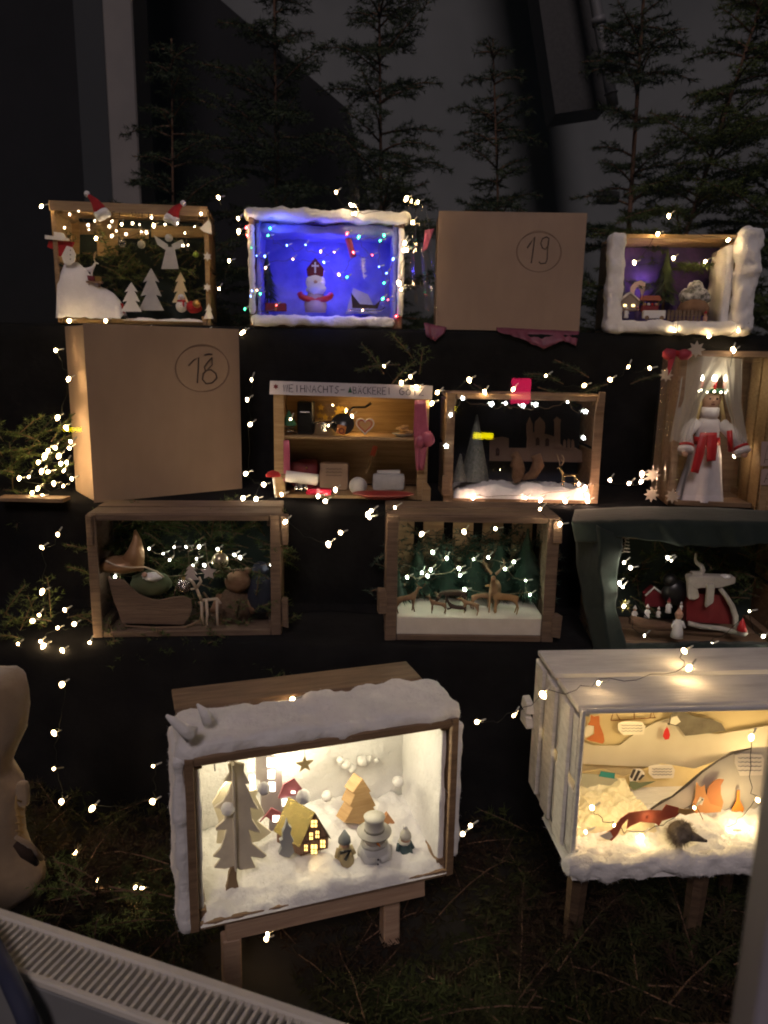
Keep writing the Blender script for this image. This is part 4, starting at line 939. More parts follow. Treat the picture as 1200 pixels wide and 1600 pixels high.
t = Thing('snowball', 'grey white ball on the floor of the bakery stall', 'ball', F, atz(560, .03, zf)); c = atz(560, .03, zf + .024); t.part('ball', MB().ball(c, .026, 16, 10), GREYP, True); t.part('seam', MB().tube([c + Vector((.0262 * math.cos(a), 0, .0262 * math.sin(a))) for a in [i * .2618 for i in range(25)]], .0006, 4), PAPER)
t = Thing('flour_packet', 'grey white folded packet behind the red plate in the stall', 'packet', F, atz(608, .09, zf)); c = atz(608, .09, zf); t.part('packet', MB().rbox(c + Vector((0, .02, .026)), (.1, .04, .052), .01, amp=.003), GREYP, True); t.part('fold', MB().box(c + Vector((0, .02, .056)), (.07, .012, .010), jit=.002), PAPER)
t = Thing('orange_spatula', 'orange red spatula leaning in the back of the bakery stall', 'spatula', F, atz(580, .14, zf)); a, b = Vector(F.l(572, 740, .12)), Vector(F.l(582, 712, .14)); t.part('handle', MB().tube([a, b], .004, 6), WOOD_Y); t.part('blade', MB().box(b + Vector((.004, 0, .014)), (.016, .004, .034), rot=Matrix.Rotation(R(18), 3, 'Y')), mat('orange_silicone', (.5, .07, .02), .4), bevel=.003)
t = Thing('red_plate', 'wide shallow red plate at the front of the bakery stall floor', 'plate', F, atz(600, -.03, zf)); c = atz(600, -.035, zf); t.part('plate', MB().lathe(c, [(.045, 0), (.085, .012), (.088, .013), (.085, .015), (.044, .004), (.0005, .003)], 32, sy=.5), mat('red_glaze', (.38, .05, .05), .3), True); t.part('rim', MB().tube([c + Vector((.088 * math.cos(a), .044 * math.sin(a), .0145)) for a in [i * .196 for i in range(33)]], .0013, 5), mat('pink_glaze', (.5, .2, .16), .3), True)
t = Thing('rolling_pin', 'short white rolling pin lying at the left of the stall floor', 'rolling pin', F, atz(470, -.02, zf)); a, b = Vector(F.l(447, 744, -.03)), Vector(F.l(497, 750, -.03)); t.part('roller', MB().tube([a, b], .0165, 16), WHITE, True); t.part('handle', MB().tube([a - (b - a) * .14, a], .006, 8), WOOD_Y, True)
t = Thing('toy_mushroom', 'red capped toy mushroom standing at the left of the bakery stall', 'toy mushroom', F, Vector(F.l(430, 779, -.05))); a, b = Vector(F.l(431, 778, -.05)), Vector(F.l(427, 742, -.05)); t.part('stem', MB().tube([a, a.lerp(b, .5), b], [.0035, .003, .0042], 8), WHITE, True); t.part('cap', MB().lathe(b - Vector((0, 0, .004)), [(.021, 0), (.021, .004), (.016, .012), (.006, .016), (.0005, .017)], 16), RED, True)
t = Thing('striped_ribbon_roll', 'rolled ribbon striped silver and black before the stall', 'ribbon', F, Vector(F.l(468, 770, -.06))); c = Vector(F.l(468, 762, -.06))
for i in range(5): t.part('band', MB().tube([c + Vector((-.012 + i * .007, 0, 0)), c + Vector((-.0065 + i * .007, 0, 0))], .0115, 12), SILVER if i % 2 == 0 else BLACK, True)
t = Thing('red_gift', 'flat glossy red gift in front of the bakery stall', 'gift', F, Vector(F.l(500, 775, -.05))); c = Vector(F.l(498, 768, -.05)); t.part('gift', MB().rbox(c, (.075, .03, .02), .006, amp=.002), mat('red_foil', (.5, .02, .06), .25, metal=.4), True); t.part('band', MB().box(c, (.008, .031, .021)), PINK)
t = Thing('pink_ribbon_bow', 'pink tulle bow trailing down the right post of the bakery stall', 'ribbon', F, Vector(F.l(660, 730, -.02)))
o = t.part('tail', loft(F, [[(648, 625, -.012), (665, 625, -.016)], [(646, 672, -.02), (670, 676, -.024)], [(650, 735, -.016), (662, 735, -.02)]], 10, 6, .006, 5), PINK, True); solid(o, .001)
c = Vector(F.l(662, 688, -.028)); t.part('loop', MB().ball(c + Vector((.012, 0, .004)), (.018, .010, .022), lump=.3), PINK, True); t.part('loop', MB().ball(c + Vector((-.010, 0, -.004)), (.016, .008, .018), lump=.3), PINK, True)
o = Thing('pink_ribbon_strip', 'thin pink ribbon inside the left post of the bakery stall', 'ribbon', F, Vector(F.l(447, 750, -.01))); solid(o.part('ribbon', loft(F, [[(443, 688, -.010), (452, 688, -.012)], [(443, 752, -.010), (454, 748, -.014)]], 6, 5, .004, 4), PINK, True), .001)
t = Thing('stall_lamp', 'small warm lamp lighting the upper shelf of the bakery stall', 'lamp', F, Vector(F.l(560, 634, .12))); t.part('bulb', MB().ball(F.l(520, 633, .10), .0035), emat('w', WARM, 20), True); lamp(t, Vector(F.l(560, 640, .06)), .34, (1, .62, .22), .012)

# --- 2c glass fronted crate
F = Frame(692, 932, 616, 782, rz=0, z=Z2, Y=2.13); FG = F; W, H = F.W, F.H
crate(F, 'glass fronted wooden crate with a dim castle and pink lit cotton', .20, WOOD_B, front=.026, post=.02, nback=3, backm=NAVY)
for sx, lab in ((-1, 0), (1, 0)):
    pass
single('navy_card', MB().box((0, .185, H / 2), (W - .03, .003, H - .03)), NAVY, 'dark navy card behind the castle silhouette', 'card', F)
for x, y, s, lab in ((697, 758, 1, 'small wooden corner block at the lower left of the castle crate'), (928, 772, -1, 'small wooden corner block at the lower right of the castle crate'), (938, 628, -1, 'small wooden corner block at the upper right of the castle crate')):
    c = F.l(x, y, -.02); single('corner_block', MB().prism([(c[0] - .012, c[2] - .028), (c[0] + .012, c[2] - .028), (c[0] + .012 - .008 * (s > 0), c[2] + .028), (c[0] - .012 + .008 * (s < 0), c[2] + .028)], -.024, -.0115), WOOD_B, lab, 'wooden block', F, bevel=.001)
single('cotton_snow_bed', MB().bed(-W / 2 + .03, W / 2 - .012, -.018, .15, .013, lambda x, y: .024 + .020 * noise.noise(Vector((x * 9 + 3, y * 9, 0))) + .01 * (y < .06), .012, 20, 60, 24), COTTON, 'billowing cotton snow on the floor of the castle crate', 'cotton snow', F, smooth=True)
t = Thing('cone_tree', 'tall grey green cone tree of mesh at the left of the castle crate', 'toy tree', F, F.l(741, 748, .07)); c = Vector(F.l(741, 750, .07)); cz = mat('frosted_mesh', (.09, .11, .10), .6, (.18, .2, .19), 120)
for i in range(16): u = i / 16; t.part('tier', MB().lathe(c + Vector((0, 0, .195 * u)), [(.042 * (1 - u) + .003, 0), (.042 * (1 - u) - .001, .013)], 14), cz)
t = Thing('cone_tree', 'short pale cone tree in front of the tall one in the castle crate', 'toy tree', F, F.l(718, 752, .03)); c = Vector(F.l(718, 752, .03))
for i in range(8): u = i / 8; t.part('tier', MB().lathe(c + Vector((0, 0, .08 * u)), [(.02 * (1 - u) + .002, 0), (.02 * (1 - u), .011)], 12), cz)
q7 = lambda l: [(660 + x / 4, 600 + y / 4) for x, y in l]
cc = mat('castle_card', (.17, .11, .08), .85)
t = Thing('castle_silhouette', 'brown cardboard castle with domed towers in the dark crate', 'castle', F, F.l(840, 722, .14))
t.part('wall', cut(F, .14, q7([(420, 480), (420, 340), (500, 330), (540, 340), (540, 400), (650, 400), (655, 320), (700, 300), (760, 310), (800, 320), (830, 330), (860, 370), (890, 400), (960, 400), (1000, 420), (1000, 490), (700, 485)])), cc)
t.part('tower', cut(F, .137, q7([(650, 330), (650, 250), (670, 205), (690, 250), (690, 330)]), .003), cc)
t.part('tower', cut(F, .137, q7([(705, 330), (700, 270), (705, 235), (735, 205), (765, 240), (768, 270), (760, 330)]), .003), cc)
t.part('tower', cut(F, .137, q7([(825, 400), (825, 240), (820, 225), (842, 205), (868, 225), (862, 240), (862, 400)]), .003), cc)
for x, y in ((890, 345), (915, 340), (940, 345)): t.part('turret', cut(F, .137, q7([(x - 9, 410), (x - 9, y + 12), (x, y), (x + 9, y + 12), (x + 9, 410)]), .003), cc)
dk = mat('dark_opening', (.05, .025, .02), .9)
for x, y in ((720, 355), (780, 360), (470, 420)): t.part('window', cut(F, .1385, q7([(x - 12, y + 28), (x - 12, y - 12), (x, y - 24), (x + 12, y - 12), (x + 12, y + 28)]), .001), dk)
t = Thing('toy_squirrel', 'brown furry toy squirrel in the middle of the cotton snow', 'toy animal', F, F.l(803, 756, .05)); c = Vector(F.l(806, 757, .05)); s = .06
t.part('body', skin([c + Vector(v) * s for v in ((0, 0, .35), (.15, 0, .75), (.05, 0, 1.15), (-.1, 0, 1.5), (-.35, 0, 1.42), (-.1, -.2, .15), (.15, .2, .15), (-.3, -.15, .85), (-.3, .15, .85))], [(0, 1), (1, 2), (2, 3), (3, 4), (0, 5), (0, 6), (2, 7), (2, 8)], [.36 * s, .42 * s, .3 * s, .24 * s, .09 * s, .16 * s, .16 * s, .1 * s, .1 * s]), FUR, True)
t.part('tail', MB().tube([c + Vector(v) * s for v in ((.3, 0, .3), (.8, 0, .5), (1.05, 0, 1.0), (.95, 0, 1.4), (.7, 0, 1.35))], [.1 * s, .26 * s, .32 * s, .25 * s, .08 * s], 9), FUR, True)
t = deer(F, 'thin golden wire reindeer at the right of the castle crate', F.l(888, 762, .02), .045, 200, mat('pale_gold', (.6, .45, .25), .25, metal=.9), antlers=1.4, name='wire_reindeer', cat='reindeer ornament', bulk=.5)
t = Thing('glass_front', 'clear glass sheet across the front of the castle crate', 'glass sheet', F, (0, -.003, .016)); 
t.part('sheet', MB().box((0, .004, H / 2), (W - .05, .0015, H - .045)), clear_film('sheet_glass', (1, 1, 1), 0, .02))

# --- 2d doll crate
F = Frame(1040, 1192, 548, 786, rz=-7, z=Z2, Y=2.12); FH = F; W, H = F.W, F.H
crate(F, 'upright wooden crate wrapped in cellophane around a white robed doll', .20, WOOD_B, front=.020, post=.02, nback=3, vertical=True, sides=2, ntop=2)
single('backing_board', MB().box((0, .186, H / 2), (W - .03, .004, H - .03)), WOOD_B, 'brown backing board behind the robed doll', 'board', F)
t = Thing('robed_doll', 'doll in white robe with red sash and a crown of candles', 'doll', F, F.l(1098, 776, .05)); c = Vector(F.l(1103, 774, .04)); c.z = .012; h = F.l(1103, 596, .04)[2] - .012; c = Vector(F.l(1103, 700, .04)); c = Vector((c.x, .04, .012))
rb = mat('white_felt_robe', (.66, .62, .64), .9, (.74, .70, .72), 20, bump=.4, bscale=60, sheen=.3)
mb = MB(); prof = [(.30, 0), (.29, .03), (.25, .2), (.21, .38), (.165, .5), (.15, .56), (.155, .62), (.14, .68), (.08, .71), (.06, .72)]; n = 40; k = 0
for r_, z in prof:
    for i in range(n):
        a = 2 * math.pi * i / n; rr = r_ * h * .62 * (1 + (.16 * max(0, .5 - z)) * math.sin(a * 7 + z * 3) * 2)
        mb.v.append((c.x + rr * math.cos(a) - .03 * h * max(0, .4 - z), c.y + rr * math.sin(a) * .75, c.z + z * h))
for j in range(len(prof) - 1):
    for i in range(n): mb.f.append((j * n + i, j * n + (i + 1) % n, (j + 1) * n + (i + 1) % n, (j + 1) * n + i))
t.part('robe', mb, rb, True)
t.part('collar', MB().lathe(c + Vector((0, 0, h * .70)), [(.062 * h, 0), (.075 * h, .02 * h), (.075 * h, .085 * h), (.06 * h, .09 * h)], 20), rb, True)
t.part('head', MB().ball(c + Vector((0, 0, h * .85)), (h * .078, h * .075, h * .09), 18, 12), SKIN, True)
fm = MB()
for s in (-1, 1): fm.ball(c + Vector((s * h * .028, -h * .070, h * .862)), h * .009, 8, 5)
t.part('eye', fm, BLACK, True); t.part('nose', MB().ball(c + Vector((0, -h * .078, h * .845)), h * .010, 8, 5), SKIN, True); t.part('mouth', MB().box(c + Vector((0, -h * .069, h * .815)), (h * .026, .002, h * .007)), DRED)
sheen_mat = mat('milky_wrap_sheen', (.74, .70, .60), .4); sheen_mat.node_tree.nodes['Principled BSDF'].inputs['Alpha'].default_value = .42  # milky film added to stand for the cellophane's highlights
wrap_sheen = loft(F, [[(1068, 556, .0), (1100, 552, -.01), (1150, 556, .0)], [(1060, 615, -.01), (1084, 620, -.03), (1096, 628, -.035)], [(1046, 690, -.02), (1062, 690, -.03), (1078, 690, -.03)]], 22, 12, .03, 10, 4); v2 = loft(F, [[(1126, 560, .0), (1146, 560, -.01), (1160, 560, .0)], [(1134, 620, -.03), (1148, 630, -.03), (1158, 630, -.01)], [(1150, 690, -.03), (1160, 690, -.03), (1168, 690, -.02)]], 14, 12, .03, 8, 14)
t.part('wrap_sheen', wrap_sheen, sheen_mat, True); t.part('wrap_sheen', v2, sheen_mat, True)
hair = mat('blonde_hair', (.62, .48, .22), .5); hb = MB()
for s in (-1, 1):
    for k in range(4): hb.tube([c + Vector((s * h * (.07 + .005 * k), h * .01 * k, h * .88)), c + Vector((s * h * .09, -h * .01, h * .78)), c + Vector((s * h * (.10 + .01 * k), -h * .03, h * .66))], [h * .016, h * .016, h * .006], 6)
hb.ball(c + Vector((0, h * .012, h * .885)), (h * .082, h * .076, h * .07), 14, 8); t.part('hair', hb, hair, True)
cr = c + Vector((0, -.004, h * .925)); bd = MB()
for a_ in (3.6, 4.1, 4.6, 5.1, 5.6, 6.0, 3.3): bd.ball(cr + Vector((h * .11 * math.cos(a_), h * .095 * math.sin(a_), random.uniform(-.004, .003))), h * .011, 7, 5)
t.part('wreath_lights', bd, mat('wreath_glow', (1, .88, .6), emis=9), True)
t.part('wreath', MB().tube([cr + Vector((h * .10 * math.cos(a), h * .08 * math.sin(a), 0)) for a in [i * .3927 for i in range(17)]], h * .018, 7), GREENP, True)
fl = mat('candle_flame', (1, .9, .65), emis=30)
for x, y in ((-.095, -.02), (-.005, -.075), (.085, -.025), (.02, .07)):
    b0 = cr + Vector((x * h, y * h, .004)); t.part('crown_candle', MB().tube([b0, b0 + Vector((0, 0, h * .07))], h * .013, 8), REDP, True); t.part('flame', MB().lathe(b0 + Vector((0, 0, h * .07)), [(h * .006, 0), (h * .013, h * .014), (h * .008, h * .032), (.0003, h * .05)], 8), fl, True)
for s, hx, hz in ((-1, -.20, .47), (1, .235, .47)):
    sh = c + Vector((s * h * .10, 0, h * .66)); el = c + Vector((s * h * .19, -h * .05, h * .57)); wr = c + Vector((hx * h, -h * .11, hz * h))
    t.part('sleeve', MB().tube([sh, el, wr], [h * .05, h * .055, h * .068], 12), rb, True); d_ = (wr - el).normalized()
    t.part('cuff', MB().tube([wr - d_ * .001, wr + d_ * h * .012], [h * .071, h * .073], 14), REDP, True)
    t.part('trim', MB().tube([wr + d_ * h * .023, wr + d_ * h * .06], [h * .072, h * .066], 14), rb, True); t.part('hand', MB().ball(wr + d_ * h * .075, (h * .028, h * .028, h * .022)).tube([wr + d_ * h * .07, wr + d_ * h * .11 + Vector((-s * .004, -.003, .004))], [h * .01, h * .006], 6), SKIN, True)
a = c + Vector((.155 * h, -h * .15, h * .44)); t.part('held_candle', MB().tube([a, a + Vector((-.01, 0, h * .17))], h * .022, 10), REDP, True)
t.part('sash', MB().lathe(c + Vector((0, 0, h * .475)), [(.112 * h, 0), (.108 * h, .03 * h), (.104 * h, .065 * h)], 24, sy=.78), REDP, True)
o = t.part('sash_end', loft(F, [[(1094, 676, -.004), (1106, 676, -.006)], [(1088, 700, -.018), (1102, 702, -.016)], [(1079, 737, -.024), (1091, 740, -.022)]], 6, 5, .003, 3), REDP, True); solid(o, .002)
o = t.part('sash_end', loft(F, [[(1105, 676, -.006), (1120, 676, -.004)], [(1104, 700, -.018), (1120, 700, -.016)], [(1104, 721, -.022), (1118, 720, -.020)]], 6, 5, .003, 3), REDP, True); solid(o, .002)
lamp(t, cr + Vector((0, -.07, h * .12)), .16, (1, .86, .62), .02)
# cellophane wrap
film = clear_film('cellophane', (1, .95, .85), .05, .16)
o = Thing('cellophane_wrap', 'crinkled clear cellophane stretched over the doll crate', 'cellophane', F, (0, -.05, .02))
o.part('film', loft(F, [[(1036, 552, -.02), (1070, 552, -.035), (1120, 552, -.04), (1188, 556, -.02)], [(1024, 650, -.04), (1060, 650, -.07), (1120, 650, -.085), (1180, 650, -.04)], [(1014, 770, -.04), (1060, 774, -.06), (1120, 774, -.07), (1180, 774, -.04)]], 46, 14, .022, 16), film, True)
for lab, x, y, r_ in (('pale wooden star on the top edge of the doll crate', 1088, 546, 13), ('dim wooden star on the left board of the doll crate', 1041, 586, 11), ('pale wooden star, topmost of the three near the doll crate foot', 1020, 742, 12), ('pale wooden star at lower left of the doll crate foot', 1018, 773, 12), ('pale wooden star at lower right of the doll crate foot', 1051, 775, 12)):
    flake(lab, F, x, y, r_, -.045 if y > 700 else -.03, mat('pale_wood_star', (.52, .44, .34), .7), 8, .55, 'wooden_star', 'wooden star', 'wooden stars on the doll crate')
t = Thing('red_bow', 'dark red cloth bow at the top left corner of the doll crate', 'bow', F, F.l(1056, 560, -.03)); c = Vector(F.l(1058, 552, -.03))
for a in (-1, 1): t.part('loop', MB().ball(c + Vector((a * .02, 0, -.003)), (.021, .010, .015), lump=.35), mat('bow_red', (.32, .02, .04), .6), True)
t.part('knot', MB().ball(c, .008), RED, True); o = t.part('tail', loft(F, [[(1044, 556, -.03), (1056, 556, -.034)], [(1042, 590, -.03), (1048, 580, -.034)]], 5, 4, .003, 3), mat('bow_red', (.32, .02, .04)), True); solid(o, .0015)
# next crate at the right edge
F = Frame(1203, 1290, 560, 790, rz=-6, z=Z2, Y=2.05); t = crate(F, 'brown wooden box at the far right edge with two small pictures', .16, WOOD_Y, front=.02, post=.02, nback=2, vertical=True, W=.22, name='wooden_box')
for y0, y1, lab in ((690, 728, 'upper small pale picture pinned on the far right box'), (733, 758, 'lower small pale picture pinned on the far right box')):
    t = Thing('small_picture', lab, 'picture', F, F.l(1200, y1, -.016)); t.part('card', cut(F, -.016, [(1190, y0), (1222, y0), (1222, y1), (1188, y1)], .002), mat('pink_card', (.42, .30, .26), .8)); t.part('drawing', word(F, -.0165, [[(1194, y1 - 4), (1199, y0 + 6), (1204, y1 - 4)], [(1196, y1 - 10), (1202, y1 - 10)]], .0009), INK)
# ================================================================== ROW 3
def spruce_back(label, F, xs, ys, d, L, m=NEEDLE, step=.0035, **k): return sprig_thing(label, fan(F, [(x + random.uniform(-5, 5), y + random.uniform(-4, 4), d + random.uniform(-.02, .02)) for x in xs for y in ys], L), m, step=step, **k)
# --- 3a sleigh crate
F = Frame(148, 440, 803, 1010, rz=5, z=Z3, Y=1.83); FI = F; W, H = F.W, F.H
crate(F, 'weathered wooden crate with a plank sleigh and fir greenery', .19, WOOD_G, front=.026, post=.022, nback=0, ntop=2)
single('back_cloth', MB().box((0, .185, H / 2), (W - .03, .003, H - .03)), GREENC, 'dark green back cloth inside the sleigh crate', 'cloth', F)
for x, y, lab in ((139, 830, 'small weathered block at the upper left corner of the sleigh crate'), (445, 960, 'small weathered block at the lower right corner of the sleigh crate'), (444, 830, 'small weathered block at the upper right corner of the sleigh crate')):
    c = F.l(x, y, -.02); single('corner_block', MB().box((c[0], -.004, c[2]), (.016, .03, .075), jit=.003), WOOD_G, lab, 'wooden block', F, bevel=.002)
spruce_back('fir greenery filling the back of the sleigh crate', F, range(170, 430, 20), (822, 838, 855, 872, 890, 910, 935, 960), .15, .10)
sprig_thing('fir greenery along the floor of the sleigh crate', fan(F, [(x, y, dd) for x in range(165, 440, 17) for y, dd in ((985, .09), (1002, .02), (1008, -.02))], .08, up=.05), NEEDLE)
q9 = lambda l: [(160 + x / 4.286, 820 + y / 4.286) for x, y in l]
t = Thing('plank_sleigh', 'toy sleigh of grey brown boards with a scooped side', 'sleigh', F, F.l(240, 977, .03))
side = q9([(40, 370), (70, 480), (130, 662), (545, 670), (585, 610), (600, 560), (595, 500), (540, 478), (440, 492), (380, 505), (330, 502), (250, 470), (190, 420), (140, 370), (100, 365)])
t.part('side_board', cut(F, .02, side, .008), WOOD_G, bevel=.001); t.part('side_board', cut(F, .10, side, .008), WOOD_G, bevel=.001)
c0, c1 = F.l(192, 974, .02), F.l(288, 976, .02); t.part('floor_board', MB().box(((c0[0] + c1[0]) / 2, .065, c0[2] + .006), (c1[0] - c0[0], .07, .008)), WOOD_G)
for k, (x0, x1) in enumerate(((.0, .5), (.5, 1))): pass
rp = [F.l(x, y, .026) for x, y in ((170, 900), (180, 940), (196, 978), (240, 981), (290, 980), (312, 970), (318, 950), (310, 940))]
for dd in (0, .08): t.part('runner', MB().tube([Vector(p) + Vector((0, dd, 0)) for p in rp], .0035, 6), WOOD_B, True)
t = Thing('golden_hat_gnome', 'gnome lying in the sleigh with a shiny copper coloured pointed hat', 'gnome', F, F.l(205, 925, .06))
gc = mat('copper_satin', (.36, .20, .10), .35, (.46, .28, .15), 14, metal=.3, bump=.4, bscale=20)
a = Vector(F.l(190, 882, .05)); t.part('brim', MB().ball(a, (.060, .04, .022), 18, 10, lump=.15), gc, True)
t.part('hat', MB().tube([Vector(F.l(x, y, .05)) for x, y in ((205, 884), (213, 862), (214, 842), (211, 828))], [.034, .022, .011, .003], 12), gc, True)
t.part('band', MB().tube([Vector(F.l(x, y, .012)) for x, y in ((165, 876), (182, 884), (205, 887), (226, 886), (245, 893), (256, 902))], .0022, 6), mat('cream_cord', (.6, .5, .36), .7), True)
a = Vector(F.l(236, 912, .06)); t.part('body', MB().ball(a, (.055, .035, .035), 16, 10, lump=.15), mat('moss_felt', (.05, .07, .03), .9, (.09, .10, .05), 20), True); t.part('beard', MB().ball(Vector(F.l(238, 901, .03)), (.026, .014, .012), lump=.3), COTTON, True)
t.part('nose', MB().ball(Vector(F.l(226, 898, .02)), .007), SKIN, True)
bauble(F, 'matt gold bauble hanging right of centre in the sleigh crate', 344, 876, .022, .05, mat('matt_gold', (.50, .42, .28), .28, metal=.7), 22)
bauble(F, 'glittering dark bauble hanging above the prow of the sleigh', 287, 915, .019, .015, mat('glitter_dark', (.25, .2, .2), .12, (.9, .85, .8), 260, metal=1, bump=1, bscale=300), 30)
t = Thing('wooden_star_hanger', 'pale wooden star hanging on a string over the sleigh prow', 'hanging star', F, F.l(326, 907, .03)); c = F.l(326, 894, .03); t.part('star', star_mb(.021, .006, 5, .5, c), mat('whitewash_wood', (.50, .42, .38), .7)); t.part('string', MB().tube([F.l(325, 884, .03), F.l(321, 850, .03)], .001, 4), WIREC)
t = Thing('wooden_fir_hanger', 'small layered wooden fir hanging left of the pale star', 'hanging fir', F, F.l(299, 905, .03)); t.part('fir', cut(F, .03, tree_pts(298, 906, 24, 24, 3), .005), mat('whitewash_wood', (.5, .42, .38))); t.part('string', MB().tube([F.l(296, 884, .032), F.l(293, 852, .032)], .001, 4), WIREC)
t = Thing('teddy_bear', 'dark brown soft bear sitting at the right of the sleigh', 'soft toy', F, F.l(368, 985, .06)); c = Vector(F.l(368, 985, .08)); s = .052
t.part('body', MB().ball(c + Vector((0, 0, s * 1.2)), (s * .95, s * .8, s * 1.2), 18, 12, lump=.08), mat('bear_fur', (.08, .05, .03), .95, (.12, .075, .045), 40, bump=1, bscale=120), True); t.part('head', MB().ball(c + Vector((.01, -.01, s * 2.75)), (s * .68, s * .6, s * .58), 16, 10), FUR, True)
for sg in (-1, 1): t.part('ear', MB().ball(c + Vector((.01 + sg * s * .5, 0, s * 3.25)), s * .2), FUR, True); t.part('leg', MB().tube([c + Vector((sg * s * .4, 0, s * .4)), c + Vector((sg * s * .8, -s * .9, s * .3))], [s * .36, s * .3], 10), FUR, True); t.part('arm', MB().tube([c + Vector((sg * s * .7, 0, s * 1.9)), c + Vector((sg * s * 1.05, -s * .6, s * 1.2))], [s * .26, s * .2], 10), FUR, True)
t.part('muzzle', MB().ball(c + Vector((.01, -s * .5, s * 2.6)), s * .25), FURL, True)
t = Thing('navy_figure', 'dark navy cloth figure against the right side of the sleigh crate', 'figure', F, F.l(410, 950, .08)); c = Vector(F.l(408, 950, .08)); t.part('coat', MB().lathe(c, [(.04, 0), (.038, .04), (.028, .08), (.012, .1)], 14), NAVY, True); t.part('hood', MB().ball(c + Vector((0, 0, .11)), .022), NAVY, True)
t = Thing('twig_reindeer', 'small pale twig reindeer standing at the prow of the sleigh', 'reindeer ornament', F, F.l(318, 977, .0)); c = Vector(F.l(316, 977, -.01)); tw = mat('pale_twig', (.46, .38, .30), .8)
b = MB()
for l in (((0, .07), (0, .03), (.004, 0)), ((.012, .07), (.014, .03), (.012, 0)), ((-.002, .066), (.04, .07), (.05, .06)), ((.04, .068), (.038, .03), (.04, 0)), ((0, .07), (-.012, .10), (-.026, .098)), ((-.012, .10), (-.02, .12), (-.03, .126)), ((-.012, .10), (0, .118), (-.004, .13))):
    b.tube([c + Vector((x, random.uniform(-.006, .006), z)) for x, z in l], [.0045, .004, .003], 6)
t.part('body', b, tw, True)

sprig_thing('fir greenery hanging in front of the brown bear in the sleigh crate', fan(F, [(x, y, .03) for x, y in ((345, 960), (370, 965), (395, 955), (415, 965), (330, 970), (400, 930), (420, 905), (355, 905), (385, 890), (250, 850), (300, 860), (330, 840), (410, 850), (380, 835), (200, 985), (240, 990), (290, 990))], .07), NEEDLE)
# --- 3b deer crate
F = Frame(601, 862, 806, 998, rz=1, z=Z3, Y=1.83); FJ = F; W, H = F.W, F.H
crate(F, 'weathered crate with toy deer and lit firs on a white block', .20, WOOD_G, front=.030, post=.02, nback=5, vertical=True, ntop=2, sides=3, gap=.016, backm=WOOD_B)
for x, y, lab in ((597, 940, 'weathered block at the lower left corner of the deer crate'), (868, 978, 'weathered block at the lower right corner of the deer crate'), (870, 830, 'weathered block at the upper right corner of the deer crate')):
    c = F.l(x, y, -.005); single('corner_block', MB().box((c[0], 0, c[2]), (.022, .035, .06), jit=.003), WOOD_G, lab, 'wooden block', F, bevel=.002)
bx0, bx1 = F.l(606, 990, .004)[0], F.l(849, 990, .004)[0]; bt = F.l(727, 966, .004)[2]
single('white_block', MB().box(((bx0 + bx1) / 2, .095, (.0125 + bt) / 2), (bx1 - bx0, .18, bt - .0125)), mat('white_foam', (.66, .61, .52), .9, (.72, .67, .58), 30), 'long white foam block carrying the toy deer and firs', 'foam block', F, bevel=.001)
for k, (x, y0, h, r, d) in enumerate(((652, 940, .155, .07, .165), (690, 930, .175, .08, .175), (735, 930, .165, .085, .175), (778, 935, .165, .08, .17), (818, 950, .20, .085, .145), (622, 948, .08, .04, .13))):
    c = F.l(x, y0, d); t = Thing('toy_fir', ['toy fir near the left side of the deer crate', 'toy fir behind the small dark moose', 'tall toy fir in the middle of the deer crate', 'toy fir behind the antlered stag', 'big toy fir at the right of the deer crate', 'low wide toy fir behind the leftmost toy deer'][k], 'toy fir', F, (c[0], d, bt), 'toy firs in the deer crate')
    mini_fir(t, F, (c[0], d, bt), h, r, mat('green_plastic_fir', (.006, .022, .014), .6, (.014, .042, .026), 40), n=1700 if r > .07 else 700, ln=.022)
sprig_thing('dark fir branches filling the space behind the toy firs of the deer crate', fan(F, [(x + random.uniform(-5, 5), y, .17) for x in range(612, 852, 9) for y in (850, 866, 882, 900, 918, 934)], .065), mat('green_plastic_fir', (.006, .022, .014)))
def on(x, y, z):
    q_ = F.on(x, y, z); q_ = (q_[0], max(.018, min(.095, q_[1] * .62)), q_[2]); return (F.l(x, y, q_[1])[0], q_[1], z)
deer(F, 'leftmost toy doe, brown, walking with raised head', on(634, 951, bt), .048, 20, FUR)
deer(F, 'small grey brown fawn left of centre turning its head left', on(684, 954, bt), .034, 170, FUR)
deer(F, 'dark brown toy moose standing behind the grey brown fawn', on(710, 940, bt), .052, 180, FURD, head='down', antlers=.4, bulk=1.15)
deer(F, 'toy deer lying down in the middle of the white block', on(714, 951, bt), .038, 165, FURD, head='lying')
deer(F, 'light brown fawn standing right of the lying toy deer', on(735, 955, bt), .036, 150, FURL, head='level')
deer(F, 'pale brown doe standing behind the light brown fawn', on(752, 942, bt), .045, 10, FURL, head='down')
deer(F, 'tall antlered stag facing forward at the back of the herd', on(772, 942, bt), .078, 255, FURL, antlers=1.1)
deer(F, 'large tan stag at the right of the herd with its head turned back', on(788, 953, bt), .056, 172, mat('tan_fur', (.30, .17, .07), .9, (.36, .22, .1), 30), bulk=1.1)

